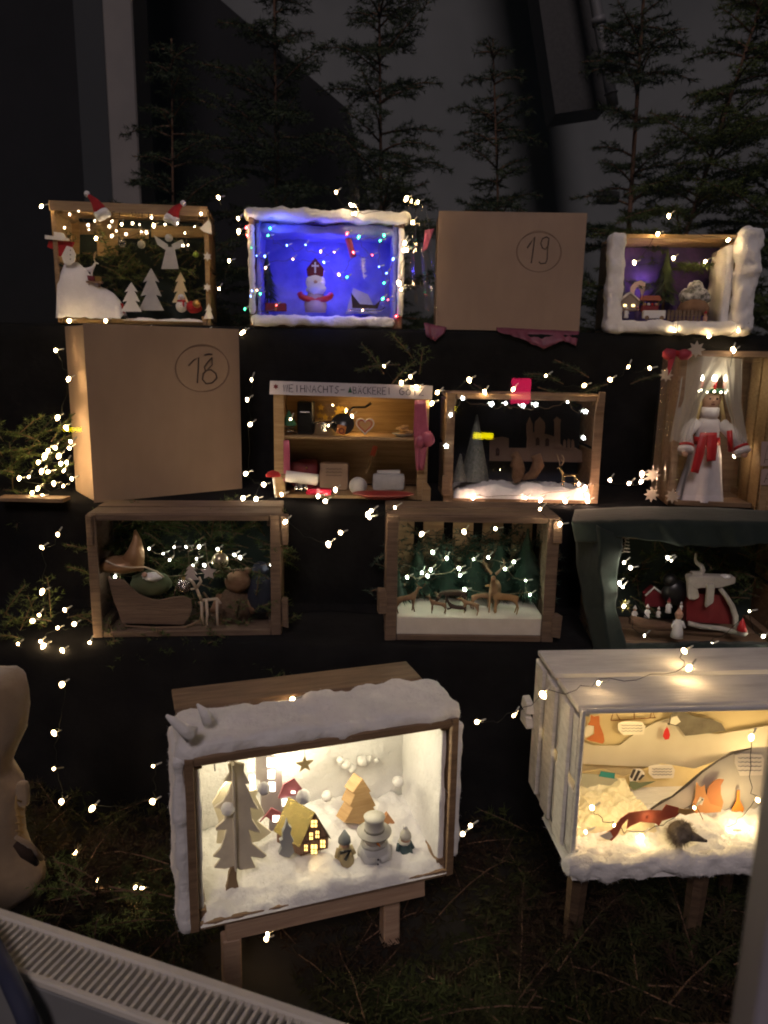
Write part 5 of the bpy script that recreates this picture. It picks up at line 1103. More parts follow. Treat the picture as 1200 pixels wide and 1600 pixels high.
# --- 3c cloth draped crate
F = Frame(925, 1225, 838, 1024, rz=-4, z=Z3, Y=1.80); FK = F; W, H = F.W, F.H
crate(F, 'crate hidden under dark green cloth with a red cottage inside', .20, WOOD_B, front=0, post=.02, nback=0, ntop=2)
single('back_cloth', MB().box((0, .19, H / 2), (W - .03, .003, H - .03)), GREENC, 'dark green back cloth behind the red cottage', 'cloth', F)
t = Thing('green_cloth', 'dark green cloth draped over and around the red cottage crate', 'cloth', F, (0, 0, 0))
Cc = [('valance', [[(898, 797, .20), (1000, 792, .20), (1120, 794, .20), (1250, 802, .20)], [(893, 818, -.01), (1000, 815, -.018), (1120, 816, -.015), (1250, 818, -.01)], [(900, 850, -.02), (975, 838, -.028), (1060, 852, -.028), (1120, 856, -.026), (1180, 850, -.02), (1250, 842, -.02)]], 60, 7, .018, 12),
      ('left_fall', [[(898, 802, .12), (900, 880, .06), (912, 950, .0), (930, 1026, -.03)], [(935, 822, -.03), (938, 890, -.045), (945, 960, -.05), (955, 1026, -.07)], [(972, 840, -.02), (966, 900, -.02), (964, 955, -.02), (985, 1024, -.05)]], 40, 8, .03, 6),
      ('floor_fold', [[(960, 1000, .10), (1080, 998, .10), (1240, 1000, .10)], [(955, 1010, -.03), (1080, 1006, -.04), (1240, 1010, -.03)], [(930, 1034, -.07), (1080, 1036, -.08), (1250, 1036, -.07)]], 60, 6, .022, 16)]
for nm, cv, n, m_, fo, ff in Cc: solid(t.part(nm, loft(F, cv, n, m_, fo, ff, seed=len(nm)), GREENC, True), .002)
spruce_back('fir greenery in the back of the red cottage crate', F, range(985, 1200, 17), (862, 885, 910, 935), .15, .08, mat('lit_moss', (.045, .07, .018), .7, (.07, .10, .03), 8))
zk = F.l(1080, 990, .03)[2]
c = Vector(F.l(1116, 978, .05)); t = Thing('red_cottage', 'red toy cottage with white porch beam, posts and chimney', 'toy house', F, c)
qk = lambda l: [(950 + x / 4.8, 830 + y / 4.8) for x, y in l]
t.part('wall', MB().prism(pts(F, .05, qk([(590, 680), (590, 540), (620, 470), (900, 480), (950, 600), (960, 700)])), .05, .13), mat('cottage_red', (.20, .010, .014), .7, (.13, .008, .010), 14))
t.part('porch_beam', MB().prism(pts(F, .03, qk([(600, 345), (640, 335), (960, 345), (960, 395), (840, 430), (700, 430), (650, 440), (610, 400)])), .03, .06), mat('icing_white', (.36, .34, .30), .8, (.46, .43, .38), 30), bevel=.003)
t.part('post', MB().prism(pts(F, .03, qk([(600, 350), (660, 350), (690, 500), (650, 522), (605, 515)])), .031, .05), MATS['icing_white'], bevel=.003)
t.part('post', MB().prism(pts(F, .02, qk([(748, 395), (808, 395), (795, 540), (735, 580)])), .02, .035), MATS['icing_white'], bevel=.003)
t.part('icing_edge', MB().tube([F.l(x, y, .035) for x, y in qk([(840, 430), (880, 480), (930, 560), (955, 640), (955, 730)])], [.006, .006, .007, .008, .008], 8), MATS['icing_white'], True)
t.part('icing_edge', MB().tube([F.l(x, y, .03) for x, y in qk([(600, 690), (700, 715), (850, 730), (1000, 770)])], .007, 8), MATS['icing_white'], True)
t.part('chimney_smoke', MB().tube([F.l(x, y, .05) for x, y in qk([(690, 330), (712, 290), (700, 260), (665, 235), (655, 215), (660, 165)])], [.008, .007, .006, .005, .004, .003], 8), MATS['icing_white'], True)
t.part('chimney', MB().box(F.l(*qk([(660, 335)])[0], .045), (.024, .022, .022), jit=.002), MATS['icing_white'], bevel=.002)
t.part('snow_dab', MB().ball(F.l(*qk([(880, 340)])[0], .04), (.014, .012, .006)), WHITE, True)
for k, (x, y, h, m1, m2, lab) in enumerate(((195, 640, .034, WHITE, WHITE, 'white toy figure at far left before the red cottage'), (290, 630, .034, WHITE, PAPER, 'white toy figure second from left before the red cottage'), (375, 625, .026, PAPER, WHITE, 'low white toy lamb figure left of the pink faced doll'), (450, 590, .036, PAPER, DRED, 'white toy figure with dark red hat beside the cottage door'), (545, 570, .020, WHITE, WHITE, 'tiny white snow lump figure under the cottage post'))):
    x, y = qk([(x, y)])[0]; tiny_person(F, lab, F.l(x, y + 4, .02), h, m1, m2)
x, y = qk([(515, 795)])[0]; t = tiny_person(F, 'pink faced toy doll in a long white gown before the red cottage', F.l(x, y, -.02), .072, PAPER, mat('peach', (.5, .28, .2)), name='toy_doll')
x, y = qk([(1005, 790)])[0]; c = Vector(F.l(x, y, -.02)); t = Thing('toy_gnome', 'small gnome in a bright red pointed hat right of the cottage', 'gnome', F, c); t.part('body', MB().ball(c + Vector((0, 0, .011)), (.013, .011, .011)), mat('icing_white', (.56, .54, .5)), True); t.part('hat', MB().lathe(c + Vector((-.003, 0, .016)), [(.013, 0), (.010, .012), (.001, .034)], 10), REDP, True)
t = Thing('dark_cat', 'black toy animal crouching beside the red cottage', 'toy animal', F, F.l(1048, 945, .07)); c = Vector(F.l(1052, 945, .08)); t.part('body', MB().ball(c + Vector((0, 0, .035)), (.035, .02, .035), lump=.15), BLACK, True); t.part('head', MB().ball(c + Vector((-.015, 0, .068)), .018), BLACK, True)
t = Thing('red_toy_hut', 'dark red toy hut behind the white figures', 'toy house', F, F.l(1020, 945, .10)); t.part('wall', MB().prism(pts(F, .1, [(1008, 948), (1008, 930), (1022, 918), (1040, 930), (1040, 948)]), .1, .13), DRED); t.part('snow', MB().tube([F.l(1008, 931, .097), F.l(1022, 918, .097), F.l(1040, 931, .097)], .003, 6), PAPER, True)
t = Thing('brown_log', 'brown bark log lying in front of the white figures', 'log', F, F.l(1015, 985, -.01)); t.part('log', MB().tube([F.l(x, y, .0) for x, y in ((985, 968), (1010, 975), (1035, 978), (1052, 980))], [.012, .014, .013, .010], 9), BARK, True)
t = Thing('black_stick', 'thin black stick leaning across the white figures', 'stick', F, F.l(1012, 966, 0)); t.part('stick', MB().tube([F.l(990, 938, .0), F.l(1012, 966, -.01)], .0016, 5), BLACK)
t = Thing('pale_bell', 'small pale wire spiral bell hanging at the left of the cottage crate', 'ornament', F, F.l(980, 872, .0)); t.part('spiral', MB().tube([Vector(F.l(980, 842, .0)) + Vector((.010 * math.cos(i * .9) * (.4 + i / 50), .01 * math.sin(i * .9), -.0012 * i)) for i in range(32)], .0014, 5), mat('pale_metal', (.45, .42, .36), .35, metal=.6), True)
t = Thing('tinsel_burst', 'glittering yellow tinsel burst low at the left of the cottage crate', 'tinsel', F, F.l(975, 960, -.02)); c = Vector(F.l(976, 947, -.02)); b = MB()
for i in range(60):
    d_ = Vector((random.gauss(0, 1), random.gauss(0, .6), random.gauss(0, 1))).normalized(); k = len(b.v); q = c + d_ * random.uniform(.01, .026); s_ = d_.cross(Vector((.3, 1, .2))).normalized() * .0012; b.v += [tuple(c - s_), tuple(c + s_), tuple(q)]; b.f.append((k, k + 1, k + 2))
t.part('strand', b, mat('yellow_tinsel', (.5, .42, .15), .3, metal=.7))

# ================================================================== ROW 4
# --- 4a big snow crate
F = Frame(296, 703, 1152, 1408, rz=19, Y=1.30); FL = F; W, H = F.W, F.H
print('SNOW CRATE', W, H, F.O)
D = .27
crate(F, 'big tilted wooden crate covered in cotton snow with a winter village', D, WOOD_B, front=.016, post=.02, nback=3, ntop=2, backm=PAPER)
single('cotton_snow_cover', MB().rbox((0, D * .27, H + .004), (W + .024, D * .58, .038), .017, amp=.011, freq=17, res=.008, seed=41).fuzz(9000), COTTON, 'lumpy cotton snow cover lying over the top of the big snow crate', 'cotton snow', F, smooth=True)
single('cotton_snow_cover', MB().rbox((-W / 2 - .008, D * .26, H / 2 - .004), (.028, D * .58, H + .004), .013, amp=.008, freq=14, res=.008, seed=42).fuzz(3500), COTTON, 'cotton snow hanging down the left side of the big snow crate', 'cotton snow', F, smooth=True)
single('cotton_snow_cover', MB().rbox((W / 2 + .004, D * .22, H / 2 + .012), (.020, D * .50, H * .86), .010, amp=.005, freq=16, res=.008, seed=43).fuzz(2000), COTTON, 'cotton snow hanging down the right side of the big snow crate', 'cotton snow', F, smooth=True)
c = F.l(268, 1125, -.01); single('cotton_wisp', MB().tube([F.l(x, y, -.01) for x, y in ((300, 1148), (285, 1138), (272, 1127), (260, 1118))], [.016, .011, .008, .003], 9), COTTON, 'pointed wisp of cotton sticking out at the upper left corner', 'cotton snow', F, smooth=True)
c = F.l(310, 1110, .04); single('cotton_wisp', MB().tube([F.l(x, y, .05) for x, y in ((326, 1128), (318, 1112), (308, 1100))], [.012, .009, .002], 9), COTTON, 'short cotton tuft on top near the upper left corner', 'cotton snow', F, smooth=True)
single('cotton_snow_sheet', MB().rbox((0, D - .028, H / 2), (W - .03, .016, H - .03), .007, amp=.005, freq=18, res=.01, seed=5), COTTON, 'cotton sheet lining the back of the big snow crate', 'cotton snow', F, smooth=True)
for s, lab in ((-1, 'cotton sheet lining the left inner wall of the big snow crate'), (1, 'cotton sheet lining the right inner wall of the big snow crate')):
    single('cotton_snow_sheet', MB().rbox((s * (W / 2 - .022), D / 2 - .01, H / 2), (.014, D - .04, H - .03), .006, amp=.004, freq=18, res=.01, seed=s), COTTON, lab, 'cotton snow', F, smooth=True)
single('cotton_snow_sheet', MB().box((0, D / 2 - .01, H - .018), (W - .05, D - .04, .006)), COTTON, 'white sheet lining the ceiling of the big snow crate', 'cotton snow', F)
fz = lambda x, y: .018 + .035 * max(0, min(1, (y + .01) / (D * .8))) + .012 * math.sin(x * 14 + 1)
single('cotton_snow_bed', MB().bed(-W / 2 + .018, W / 2 - .016, -.014, D - .03, .010, fz, .011, 26, 90, 50).fuzz(6000, .006), COTTON, 'thick cotton snow floor inside the big snow crate', 'cotton snow', F, smooth=True)
z3 = lambda l: [(300 + x / 2.857, 1150 + y / 2.857) for x, y in l]
felt = mat('taupe_felt', (.58, .51, .40), .95, (.66, .59, .47), 40, sheen=.2)
trl = z3([(185, 110), (205, 120), (235, 125), (232, 160), (262, 215), (240, 215), (275, 290), (300, 330), (262, 322), (270, 375), (310, 435), (280, 430), (255, 420), (270, 480), (335, 535), (318, 548), (262, 540), (285, 590), (215, 600), (188, 582), (150, 595), (98, 590), (128, 548), (92, 540), (130, 500), (155, 420), (108, 425), (105, 410), (145, 375), (150, 330), (98, 320), (140, 290), (162, 255), (180, 205), (140, 205), (168, 165), (160, 130)])
t = Thing('felt_fir', 'large taupe felt fir of crossed layers at the left of the snow crate', 'felt fir', F, F.l(365, 1380, .06))
t.part('front_layer', cut(F, .055, trl, .006), felt, bevel=.001)
a0, a1 = F.l(367, 1192, .05), F.l(365, 1358, .05); t.part('cross_layer', MB().box(((a0[0] + a1[0]) / 2, .052, (a0[2] + a1[2]) / 2), (.004, .022, a0[2] - a1[2])), felt)
t.part('trunk', cut(F, .052, z3([(180, 585), (200, 590), (200, 640), (210, 680), (180, 690), (145, 712), (160, 660), (165, 620)]), .012), mat('felt_brown', (.24, .16, .09), .9))
c = Vector(F.l(355, 1300, .10)); t = Thing('felt_fir', 'cream felt fir layers glimpsed behind the large taupe fir', 'felt fir', F, F.l(365, 1360, .12)); t.part('layer', cut(F, .12, z3([(200, 150), (260, 250), (300, 240), (285, 270), (325, 350), (290, 380), (355, 430), (300, 470), (240, 480), (110, 480), (120, 380), (90, 300), (125, 250), (115, 255)]), .005), mat('ivory_felt', (.72, .66, .52), .9))
t = Thing('paper_tower', 'grey lilac paper church tower with bright windows behind the felt fir', 'paper tower', F, F.l(410, 1290, .17)); tw = mat('lilac_card', (.36, .32, .33), .8)
t.part('wall', cut(F, .17, z3([(285, 90), (402, 90), (402, 195), (410, 300), (400, 400), (310, 350), (305, 200), (285, 190)]), .004), tw)
lw = mat('bright_window', (1, .90, .74), emis=5)
for x, y, w_, h_ in ((262, 135, 26, 44), (352, 118, 32, 40), (354, 173, 30, 36), (356, 228, 30, 40), (268, 195, 26, 40), (272, 235, 24, 30), (279, 290, 16, 18)):
    t.part('window', cut(F, .168, z3([(x - w_ / 2, y - h_ / 2), (x + w_ / 2, y - h_ / 2), (x + w_ / 2, y + h_ / 2), (x - w_ / 2, y + h_ / 2)]), .0015), lw)
rc = mat('wine_card', (.26, .07, .09), .8, (.32, .10, .12), 20)
t = Thing('paper_cottages', 'wine red paper roofs with lit windows stepping down beside the tower', 'paper cottage', F, F.l(440, 1310, .15))
t.part('roof', cut(F, .15, z3([(455, 188), (495, 240), (470, 262), (430, 270), (385, 280), (410, 215)]), .004), rc)
t.part('roof', cut(F, .145, z3([(355, 322), (400, 345), (440, 320), (478, 290), (480, 380), (400, 410), (330, 360), (300, 390)]), .004), rc)
t.part('wall', cut(F, .152, z3([(395, 270), (470, 260), (475, 320), (400, 340)]), .003), tw); t.part('wall', cut(F, .147, z3([(345, 350), (400, 350), (400, 420), (345, 425)]), .003), tw)
for x, y, w_, h_ in ((419, 298, 32, 30), (376, 370, 30, 28), (452, 252, 18, 10)): t.part('window', cut(F, .1435, z3([(x - w_ / 2, y - h_ / 2), (x + w_ / 2, y - h_ / 2), (x + w_ / 2, y + h_ / 2), (x - w_ / 2, y + h_ / 2)]), .001), lw)
# glitter house
t = Thing('glitter_roof_house', 'small half timbered house with a gold glitter roof and lit windows', 'toy house', F, F.l(490, 1335, .075)); d0 = .07
gab = z3([(545, 340), (610, 445), (606, 500), (485, 536), (483, 480)]); g = pts(F, d0, gab); off = Vector((-.038, .06, .0))
hm = mat('half_timber', (.26, .15, .11), .8, (.13, .07, .045), 40, (8, 1, 1))
k = MB(); n = 5; vs = [(x, d0, z) for x, z in g] + [(x + off.x, d0 + off.y, z) for x, z in g]; k.add(vs, [tuple(range(5)), tuple(range(9, 4, -1))] + [(i, i + 5, (i + 1) % 5 + 5, (i + 1) % 5) for i in range(5)]); t.part('wall', k, hm)
def rslab(a, b, th=.004, over=.006):
    a = Vector((a[0], d0 - over, a[1])); b = Vector((b[0], d0 - over, b[1])); e = (b - a) * .10; b = b + e; up = Vector((0, 0, th)); o2 = off * 1.06 + Vector((0, over, 0)); v = [a, b, b + o2, a + o2]; return MB().add([p + up * .3 for p in v] + [p + up for p in v], [(0, 1, 2, 3), (7, 6, 5, 4), (0, 4, 5, 1), (1, 5, 6, 2), (2, 6, 7, 3), (3, 7, 4, 0)])
gl = mat('gold_glitter', (.75, .62, .22), .25, (.35, .26, .08), 420, metal=.8, bump=1, bscale=500)
t.part('roof', rslab(g[0], g[4]), gl); t.part('roof', rslab(g[0], g[1]), mat('dark_roof_edge', (.10, .06, .04), .7))
ylw = mat('yellow_window', (1, .66, .2), emis=3.2)
wl = [(545, 392, 26, 30), (532, 448, 14, 30), (560, 440, 14, 30), (508, 500, 14, 26), (584, 482, 20, 32), (545, 506, 26, 40)]
for x, y, w_, h_ in wl: t.part('window' if h_ < 40 else 'door', cut(F, d0 - .0012, z3([(x - w_ / 2, y - h_ / 2), (x + w_ / 2, y - h_ / 2), (x + w_ / 2, y + h_ / 2), (x - w_ / 2, y + h_ / 2)]), .0008), ylw)
b = MB()
for x, y, w_, h_ in wl:
    for u in (0,): b.prism(pts(F, d0 - .0018, z3([(x - 1.5, y - h_ / 2), (x + 1.5, y - h_ / 2), (x + 1.5, y + h_ / 2), (x - 1.5, y + h_ / 2)])), d0 - .0022, d0 - .0013); b.prism(pts(F, d0 - .0018, z3([(x - w_ / 2, y - 1.5), (x + w_ / 2, y - 1.5), (x + w_ / 2, y + 1.5), (x - w_ / 2, y + 1.5)])), d0 - .0023, d0 - .0014)
for x0, y0, x1, y1 in ((485, 480, 610, 447), (484, 532, 604, 500), (520, 470, 520, 425), (572, 455, 572, 420), (500, 478, 500, 530), (566, 460, 566, 510), (524, 470, 524, 522)):
    b.tube([F.l(*z3([(x0, y0)])[0], d0 - .001), F.l(*z3([(x1, y1)])[0], d0 - .001)], .0009, 4)
t.part('timber', b, mat('dark_timber', (.07, .035, .02), .8))
lamp(t, Vector(F.l(*z3([(545, 560)])[0], .04)), .012, (1, .7, .3), .01)
paper_cut('small grey silver felt fir standing left of the glitter roof house', 'felt fir', F, .06, z3([(425, 375), (432, 400), (445, 412), (440, 440), (455, 470), (446, 478), (457, 520), (445, 530), (437, 543), (410, 540), (388, 528), (400, 500), (392, 470), (405, 462), (405, 430), (415, 410)]), mat('silver_felt', (.36, .37, .38), .9), .010)
def snowball(fr, lab, x, y, r, d): 
    c = Vector(fr.l(x, y, d)); single('cotton_ball', MB().ball(c, fr.px(r, d), 14, 10, lump=.15), COTTON, lab, 'cotton ball', fr, 'cotton balls in the snow crate', smooth=True)
snowball(F, 'cotton ball stuck on the chimney end of the glitter roof house', 474, 1245, 11, .06)
snowball(F, 'cotton ball hanging in front of the tall paper tower', 412, 1232, 9.5, .05); snowball(F, 'cotton ball on the left branches of the large felt fir', 356, 1264, 10, .045); snowball(F, 'cotton ball on the back wall right of the glitter roof house', 511, 1244, 8.5, .19)
snowball(F, 'cotton ball on the back wall at upper right', 622, 1222, 9, .18)
t = Thing('cotton_cloud', 'long wavy cotton cloud high on the back wall', 'cotton snow', F, F.l(560, 1195, .19)); b = MB()
for x, y, r in ((532, 1188, 6), (541, 1194, 8), (550, 1200, 7), (566, 1189, 9), (577, 1186, 6), (588, 1188, 5)): b.ball(F.l(x, y, .21), F.px(r, .2), 10, 7, lump=.3)
t.part('cloud', b, COTTON, True)
t = Thing('wooden_star', 'small pale wooden star hanging below the crate ceiling', 'wooden star', F, F.l(476, 1207, .10)); t.part('star', star_mb(F.px(14, .1), .004, 5, .42, F.l(476, 1194, .10)), mat('star_plywood', (.42, .32, .16), .6)); t.part('string', MB().tube([F.l(476, 1183, .1), F.l(476, 1172, .1)], .0005, 4), WIREC)
t = Thing('plywood_fir', 'thick pale plywood fir standing on the right of the snow crate', 'wooden fir', F, F.l(560, 1287, .13))
tf = z3([(762, 190), (800, 248), (792, 252), (822, 312), (810, 318), (825, 345), (822, 398), (680, 388), (718, 320), (705, 312), (728, 262), (718, 255)]); g = pts(F, .12, tf)
t.part('fir', MB().prism(g, .12, .15, off=(-.012, 0)), mat('fir_plywood', (.40, .24, .10), .55, (.52, .34, .16), 14, (1, 1, 9)), bevel=.001)
paper_cut('tiny orange brown plywood fir behind the big snowman', 'wooden fir', F, .13, z3([(875, 348), (905, 388), (900, 408), (850, 402), (852, 380)]), mat('orange_plywood', (.46, .22, .09), .6), .012, 'small_plywood_fir')
sm = Thing('snowman_figure', 'ceramic snowman wearing a grey top hat and scarf', 'snowman', F, F.l(584, 1346, .045)); c = Vector(F.l(584, 1347, .05)); h = F.l(584, 1276, .05)[2] - c.z; cer = mat('pearl_ceramic', (.50, .50, .50), .35, (.6, .6, .6), 40); hg = mat('grey_hat', (.42, .41, .38), .7)
sm.part('body', MB().ball(c + Vector((0, 0, h * .24)), (h * .34, h * .26, h * .27), 20, 12), cer, True); sm.part('head', MB().ball(c + Vector((0, -.002, h * .56)), (h * .22, h * .19, h * .17), 18, 12), mat('face_ceramic', (.55, .48, .42), .4), True)
sm.part('hat', MB().lathe(c + Vector((0, 0, h * .66)), [(h * .33, 0), (h * .34, .03 * h), (h * .20, .06 * h), (h * .185, .28 * h), (h * .21, .34 * h), (.001, .35 * h)], 24), hg, True); sm.part('hat_band', MB().lathe(c + Vector((0, 0, h * .72)), [(h * .202, 0), (h * .20, .05 * h)], 24), mat('band_grey', (.22, .21, .19), .8), True)
sm.part('scarf', MB().tube([c + Vector((h * .23 * math.cos(a), h * .19 * math.sin(a), h * .43)) for a in [i * .42 for i in range(16)]], h * .045, 7), hg, True); sm.part('nose', MB().tube([c + Vector((0, -h * .18, h * .55)), c + Vector((.003, -h * .30, h * .54))], [h * .035, h * .006], 7), mat('carrot_orange', (.55, .17, .03)), True)
for s in (-1, 1): sm.part('eye', MB().ball(c + Vector((s * h * .08, -h * .175, h * .60)), h * .018), BLACK, True); sm.part('arm', MB().tube([c + Vector((s * h * .28, -h * .05, h * .34)), c + Vector((s * h * .22, -h * .22, h * .22)), c + Vector((s * h * .05, -h * .29, h * .24))], [h * .08, h * .07, h * .06], 8), cer, True)
sm.part('button', MB().ball(c + Vector((0, -h * .262, h * .24)), h * .022).ball(c + Vector((0, -h * .25, h * .13)), h * .022), BLACK, True)
def winter_kid(lab, x, y, hp, d, coat, hatm, lean=0):
    c = Vector(F.l(x, y, d)); h = F.px(hp, d); t = Thing('winter_figure', lab, 'figurine', F, c); t.part('coat', MB().lathe(c, [(h * .27, 0), (h * .28, h * .08), (h * .20, h * .35), (h * .12, h * .58)], 16, lean=(lean, 0)), coat, True)
    t.part('head', MB().ball(c + Vector((lean * h * .6, -.002, h * .64)), h * .14, 12, 8), SKIN, True); t.part('hat', MB().lathe(c + Vector((lean * h * .7, 0, h * .66)), [(h * .17, 0), (h * .16, h * .1), (h * .09, h * .22), (h * .03, h * .33)], 14), hatm, True)
    for s in (-1, 1): t.part('arm', MB().tube([c + Vector((s * h * .15, 0, h * .5)), c + Vector((s * h * .24, -h * .1, h * .32))], [h * .07, h * .06], 7), coat, True)
    return t, c, h
t, c, h = winter_kid('small birdhouse like figure in yellow coat and grey pointed hat', 538, 1350, 60, .05, mat('ochre_coat', (.42, .34, .18), .7), mat('slate_hat', (.20, .22, .23), .8)); t.part('scarf', MB().tube([c + Vector((-h * .16, -h * .14, h * .46)), c + Vector((h * .1, -h * .18, h * .5)), c + Vector((-h * .05, -h * .24, h * .3))], h * .05, 6), BLACK, True)
t, c, h = winter_kid('small figure in dark teal coat and pale bobble hat at the right', 631, 1340, 56, .06, mat('teal_coat', (.03, .06, .07), .7), mat('pale_hat', (.52, .50, .45), .9), .05); t.part('bobble', MB().ball(c + Vector((0, 0, h * 1.0)), h * .07), COTTON, True); t.part('scarf', MB().tube([c + Vector((h * .14 * math.cos(a), h * .14 * math.sin(a), h * .53)) for a in [i * .7 for i in range(10)]], h * .05, 6), mat('pale_hat', (.52, .5, .45)), True)
for x, y in ((335, 1200), (636, 1200)): t = Thing('black_pin', 'small black pin in the cotton ' + ('at the left' if x < 400 else 'on the back wall at the right'), 'pin', F, F.l(x, y, .2)); t.part('pin', MB().tube([F.l(x, y - 6, .2 if x > 400 else .05), F.l(x + 1, y + 5, .195 if x > 400 else .045)], .0012, 5), BLACK)
t = Thing('interior_lamp', 'bright warm white lamp shining behind the paper tower', 'lamp', F, F.l(432, 1195, .20)); t.part('bulb', MB().ball(F.l(436, 1196, .21), .011), mat('white_lamp', (1, .88, .62), emis=30), True); t.part('holder', MB().tube([F.l(436, 1208, .21), F.l(436, 1225, .22)], .003, 6), WIREC)
lamp(t, Vector(F.l(442, 1190, .17)), .8, (1, .86, .56), .015); lamp(t, Vector(F.l(560, 1172, .08)), .85, (1, .87, .58), .03); lamp(t, Vector(F.l(350, 1215, .12)), .35, (1, .85, .52), .02)  # lights apart from the bulb are unseen fill added inside the crate
t = Thing('top_board', 'reddish brown rough board at the back on top of the snow crate', 'board', F, (0, D * .8, H + .001)); t.part('board', MB().box((-.01, D * .78, H + .010), (W * .98, .10, .016), jit=.003), WOOD_B, bevel=.002, origin=(0, D * .8, H))
# stool
t = Thing('wooden_stool', 'small wooden stool with square legs under the big snow crate', 'stool', F, (0, .1, ZF - F.O.z)); wf = mat('stool_pine', (.42, .27, .18), .65, (.54, .37, .25), 7, (1, 6, 14), .3, 22)
x0, x1 = F.l(352, 1450, .01)[0], F.l(660, 1390, .01)[0]
t.part('top_board', MB().box(((x0 + x1) / 2, .02, -.022), (x1 - x0, .05, .040), jit=.001), wf, bevel=.002); t.part('top_board', MB().box(((x0 + x1) / 2, .20, -.012), (x1 - x0, .08, .020), jit=.001), wf, bevel=.002)
zf_ = ZF - F.O.z
for xx, yy in ((F.l(363, 1500, .0)[0], .015), (F.l(609, 1420, .03)[0], .03), (F.l(363, 1500, .0)[0], .22), (F.l(609, 1420, .03)[0], .22)):
    t.part('leg', MB().box((xx, yy, (zf_ - .043) / 2), (.036, .034, -zf_ - .044), jit=.001), wf, bevel=.003)

# --- 4b white slatted crate
F = Frame(889, 1335, 1101, 1338, rz=5, Y=1.27); FM = F; W, H = F.W, F.H; D = .28
print('WHITE CRATE', W, H, F.O)
crate(F, 'white painted slatted crate with a lit paper animal scene', D, WOOD_W, front=.007, post=.010, nback=3, ntop=2, vertical=False, sides=2, gap=.02, backm=PAPER_C, ft=.009)
for s in (-1, 1):
    for k in range(3): FM_t = None
t = Thing('side_slats', 'three upright white slats on the left side of the lit crate', 'slats', F, (-W / 2 - .006, .1, 0))
for k in range(3): t.part('slat', MB().box((-W / 2 - .005, .055 + k * .085, H / 2), (.008, .05, H - .03), jit=.001), WOOD_W, bevel=.001)
for k in range(2): t.part('block', MB().box((-W / 2 - .018, D - .02, H * .62 - k * .035), (.016, .04, .026), jit=.002), WOOD_W, bevel=.002)
q = lambda l: [(790 + x / 2.927, 1000 + y / 2.927) for x, y in l]
r7 = lambda l: [(890 + x / 3.871, 1080 + y / 3.871) for x, y in l]
t = Thing('paper_landscape', 'cream paper backdrop with snowy hills behind the paper animals', 'paper scene', F, (0, D - .03, .012))
t.part('sheet', MB().box((0, D - .024, H / 2), (W - .04, .002, H - .03)), mat('glow_paper', (.70, .58, .36), .9, (.62, .50, .30), 4))
snowp = mat('snow_print', (.60, .54, .45), .9, (.68, .63, .55), 5)
t.part('hill', cut(F, D - .035, r7([(70, 440), (60, 300), (150, 330), (300, 330), (420, 240), (520, 190), (620, 160), (700, 240), (900, 260), (1250, 200), (1250, 420), (700, 470)]), .002), snowp)
t.part('hill', cut(F, D - .06, r7([(30, 640), (30, 500), (200, 470), (330, 520), (420, 480), (560, 440), (760, 470), (900, 420), (1250, 380), (1250, 900), (30, 900)]), .002), mat('snow_print_warm', (.62, .48, .24), .9, (.70, .58, .34), 5))
t.part('bridge', word(F, D - .037, [r7([(250, 175), (270, 110), (305, 175)]), r7([(390, 110), (392, 170)]), r7([(485, 165), (500, 110), (515, 160)]), r7([(250, 112), (590, 108)]), r7([(250, 178), (520, 160)])], .0013), mat('brown_line', (.22, .10, .04), .8))
def animal(name, label, d, parts, cat='paper animal', at=None):
    l = [p for k, ps, m in parts for p in ps]; bx = sum(p[0] for p in l) / len(l); by = max(p[1] for p in l)
    t = Thing(name, label, cat, F, F.l(bx, by, d))
    for i, (k, ps, m) in enumerate(parts): t.part(k, cut(F, d - .0012 * i, ps, .0012), m)
    return t
fo = mat('fox_orange', (.50, .16, .05), .9, (.42, .12, .04), 30); fr_ = mat('fox_red', (.38, .07, .04), .9, (.46, .12, .06), 30); wp = mat('white_print', (.72, .66, .58), .9); gp = mat('wolf_grey', (.10, .085, .07), .9, (.17, .15, .12), 30); bk = mat('black_print', (.05, .04, .035), .9)
animal('paper_fox', 'small orange paper fox sitting at the upper left of the scene', D - .05, [('body', r7([(130, 145), (150, 155), (180, 150), (182, 200), (205, 260), (212, 300), (200, 318), (120, 300), (100, 290), (150, 260), (150, 210), (110, 205), (125, 180)]), fo), ('chest', r7([(110, 205), (148, 212), (140, 260), (95, 280), (80, 230)]), wp)])
animal('paper_wolf', 'grey paper wolf bending its head at the top of the scene', D - .05, [('body', r7([(600, 200), (610, 150), (640, 110), (665, 125), (690, 125), (760, 155), (860, 170), (920, 195), (945, 240), (760, 265), (700, 270), (660, 215)]), gp), ('face', r7([(615, 160), (650, 150), (672, 185), (640, 205), (608, 195)]), wp), ('ear', r7([(625, 130), (642, 105), (652, 135)]), bk), ('nose', r7([(592, 192), (608, 190), (606, 206), (594, 204)]), bk)])
animal('paper_drop', 'red drop shaped paper bag under the wolf', D - .052, [('bag', r7([(590, 215), (600, 235), (608, 265), (600, 290), (578, 294), (565, 275), (572, 245)]), REDP)])
animal('paper_badger', 'paper badger with black and white striped head', D - .075, [('body', r7([(365, 540), (420, 555), (520, 545), (450, 575), (390, 600), (362, 575)]), mat('fir_print', (.14, .17, .10), .9)), ('head', r7([(360, 520), (385, 470), (430, 468), (455, 495), (450, 520), (410, 545), (365, 545)]), wp), ('stripe', r7([(365, 520), (385, 472), (402, 474), (378, 530)]), bk), ('stripe', r7([(384, 540), (415, 480), (430, 485), (400, 545)]), bk), ('stripe', r7([(415, 535), (440, 505), (455, 510), (425, 540)]), bk)])
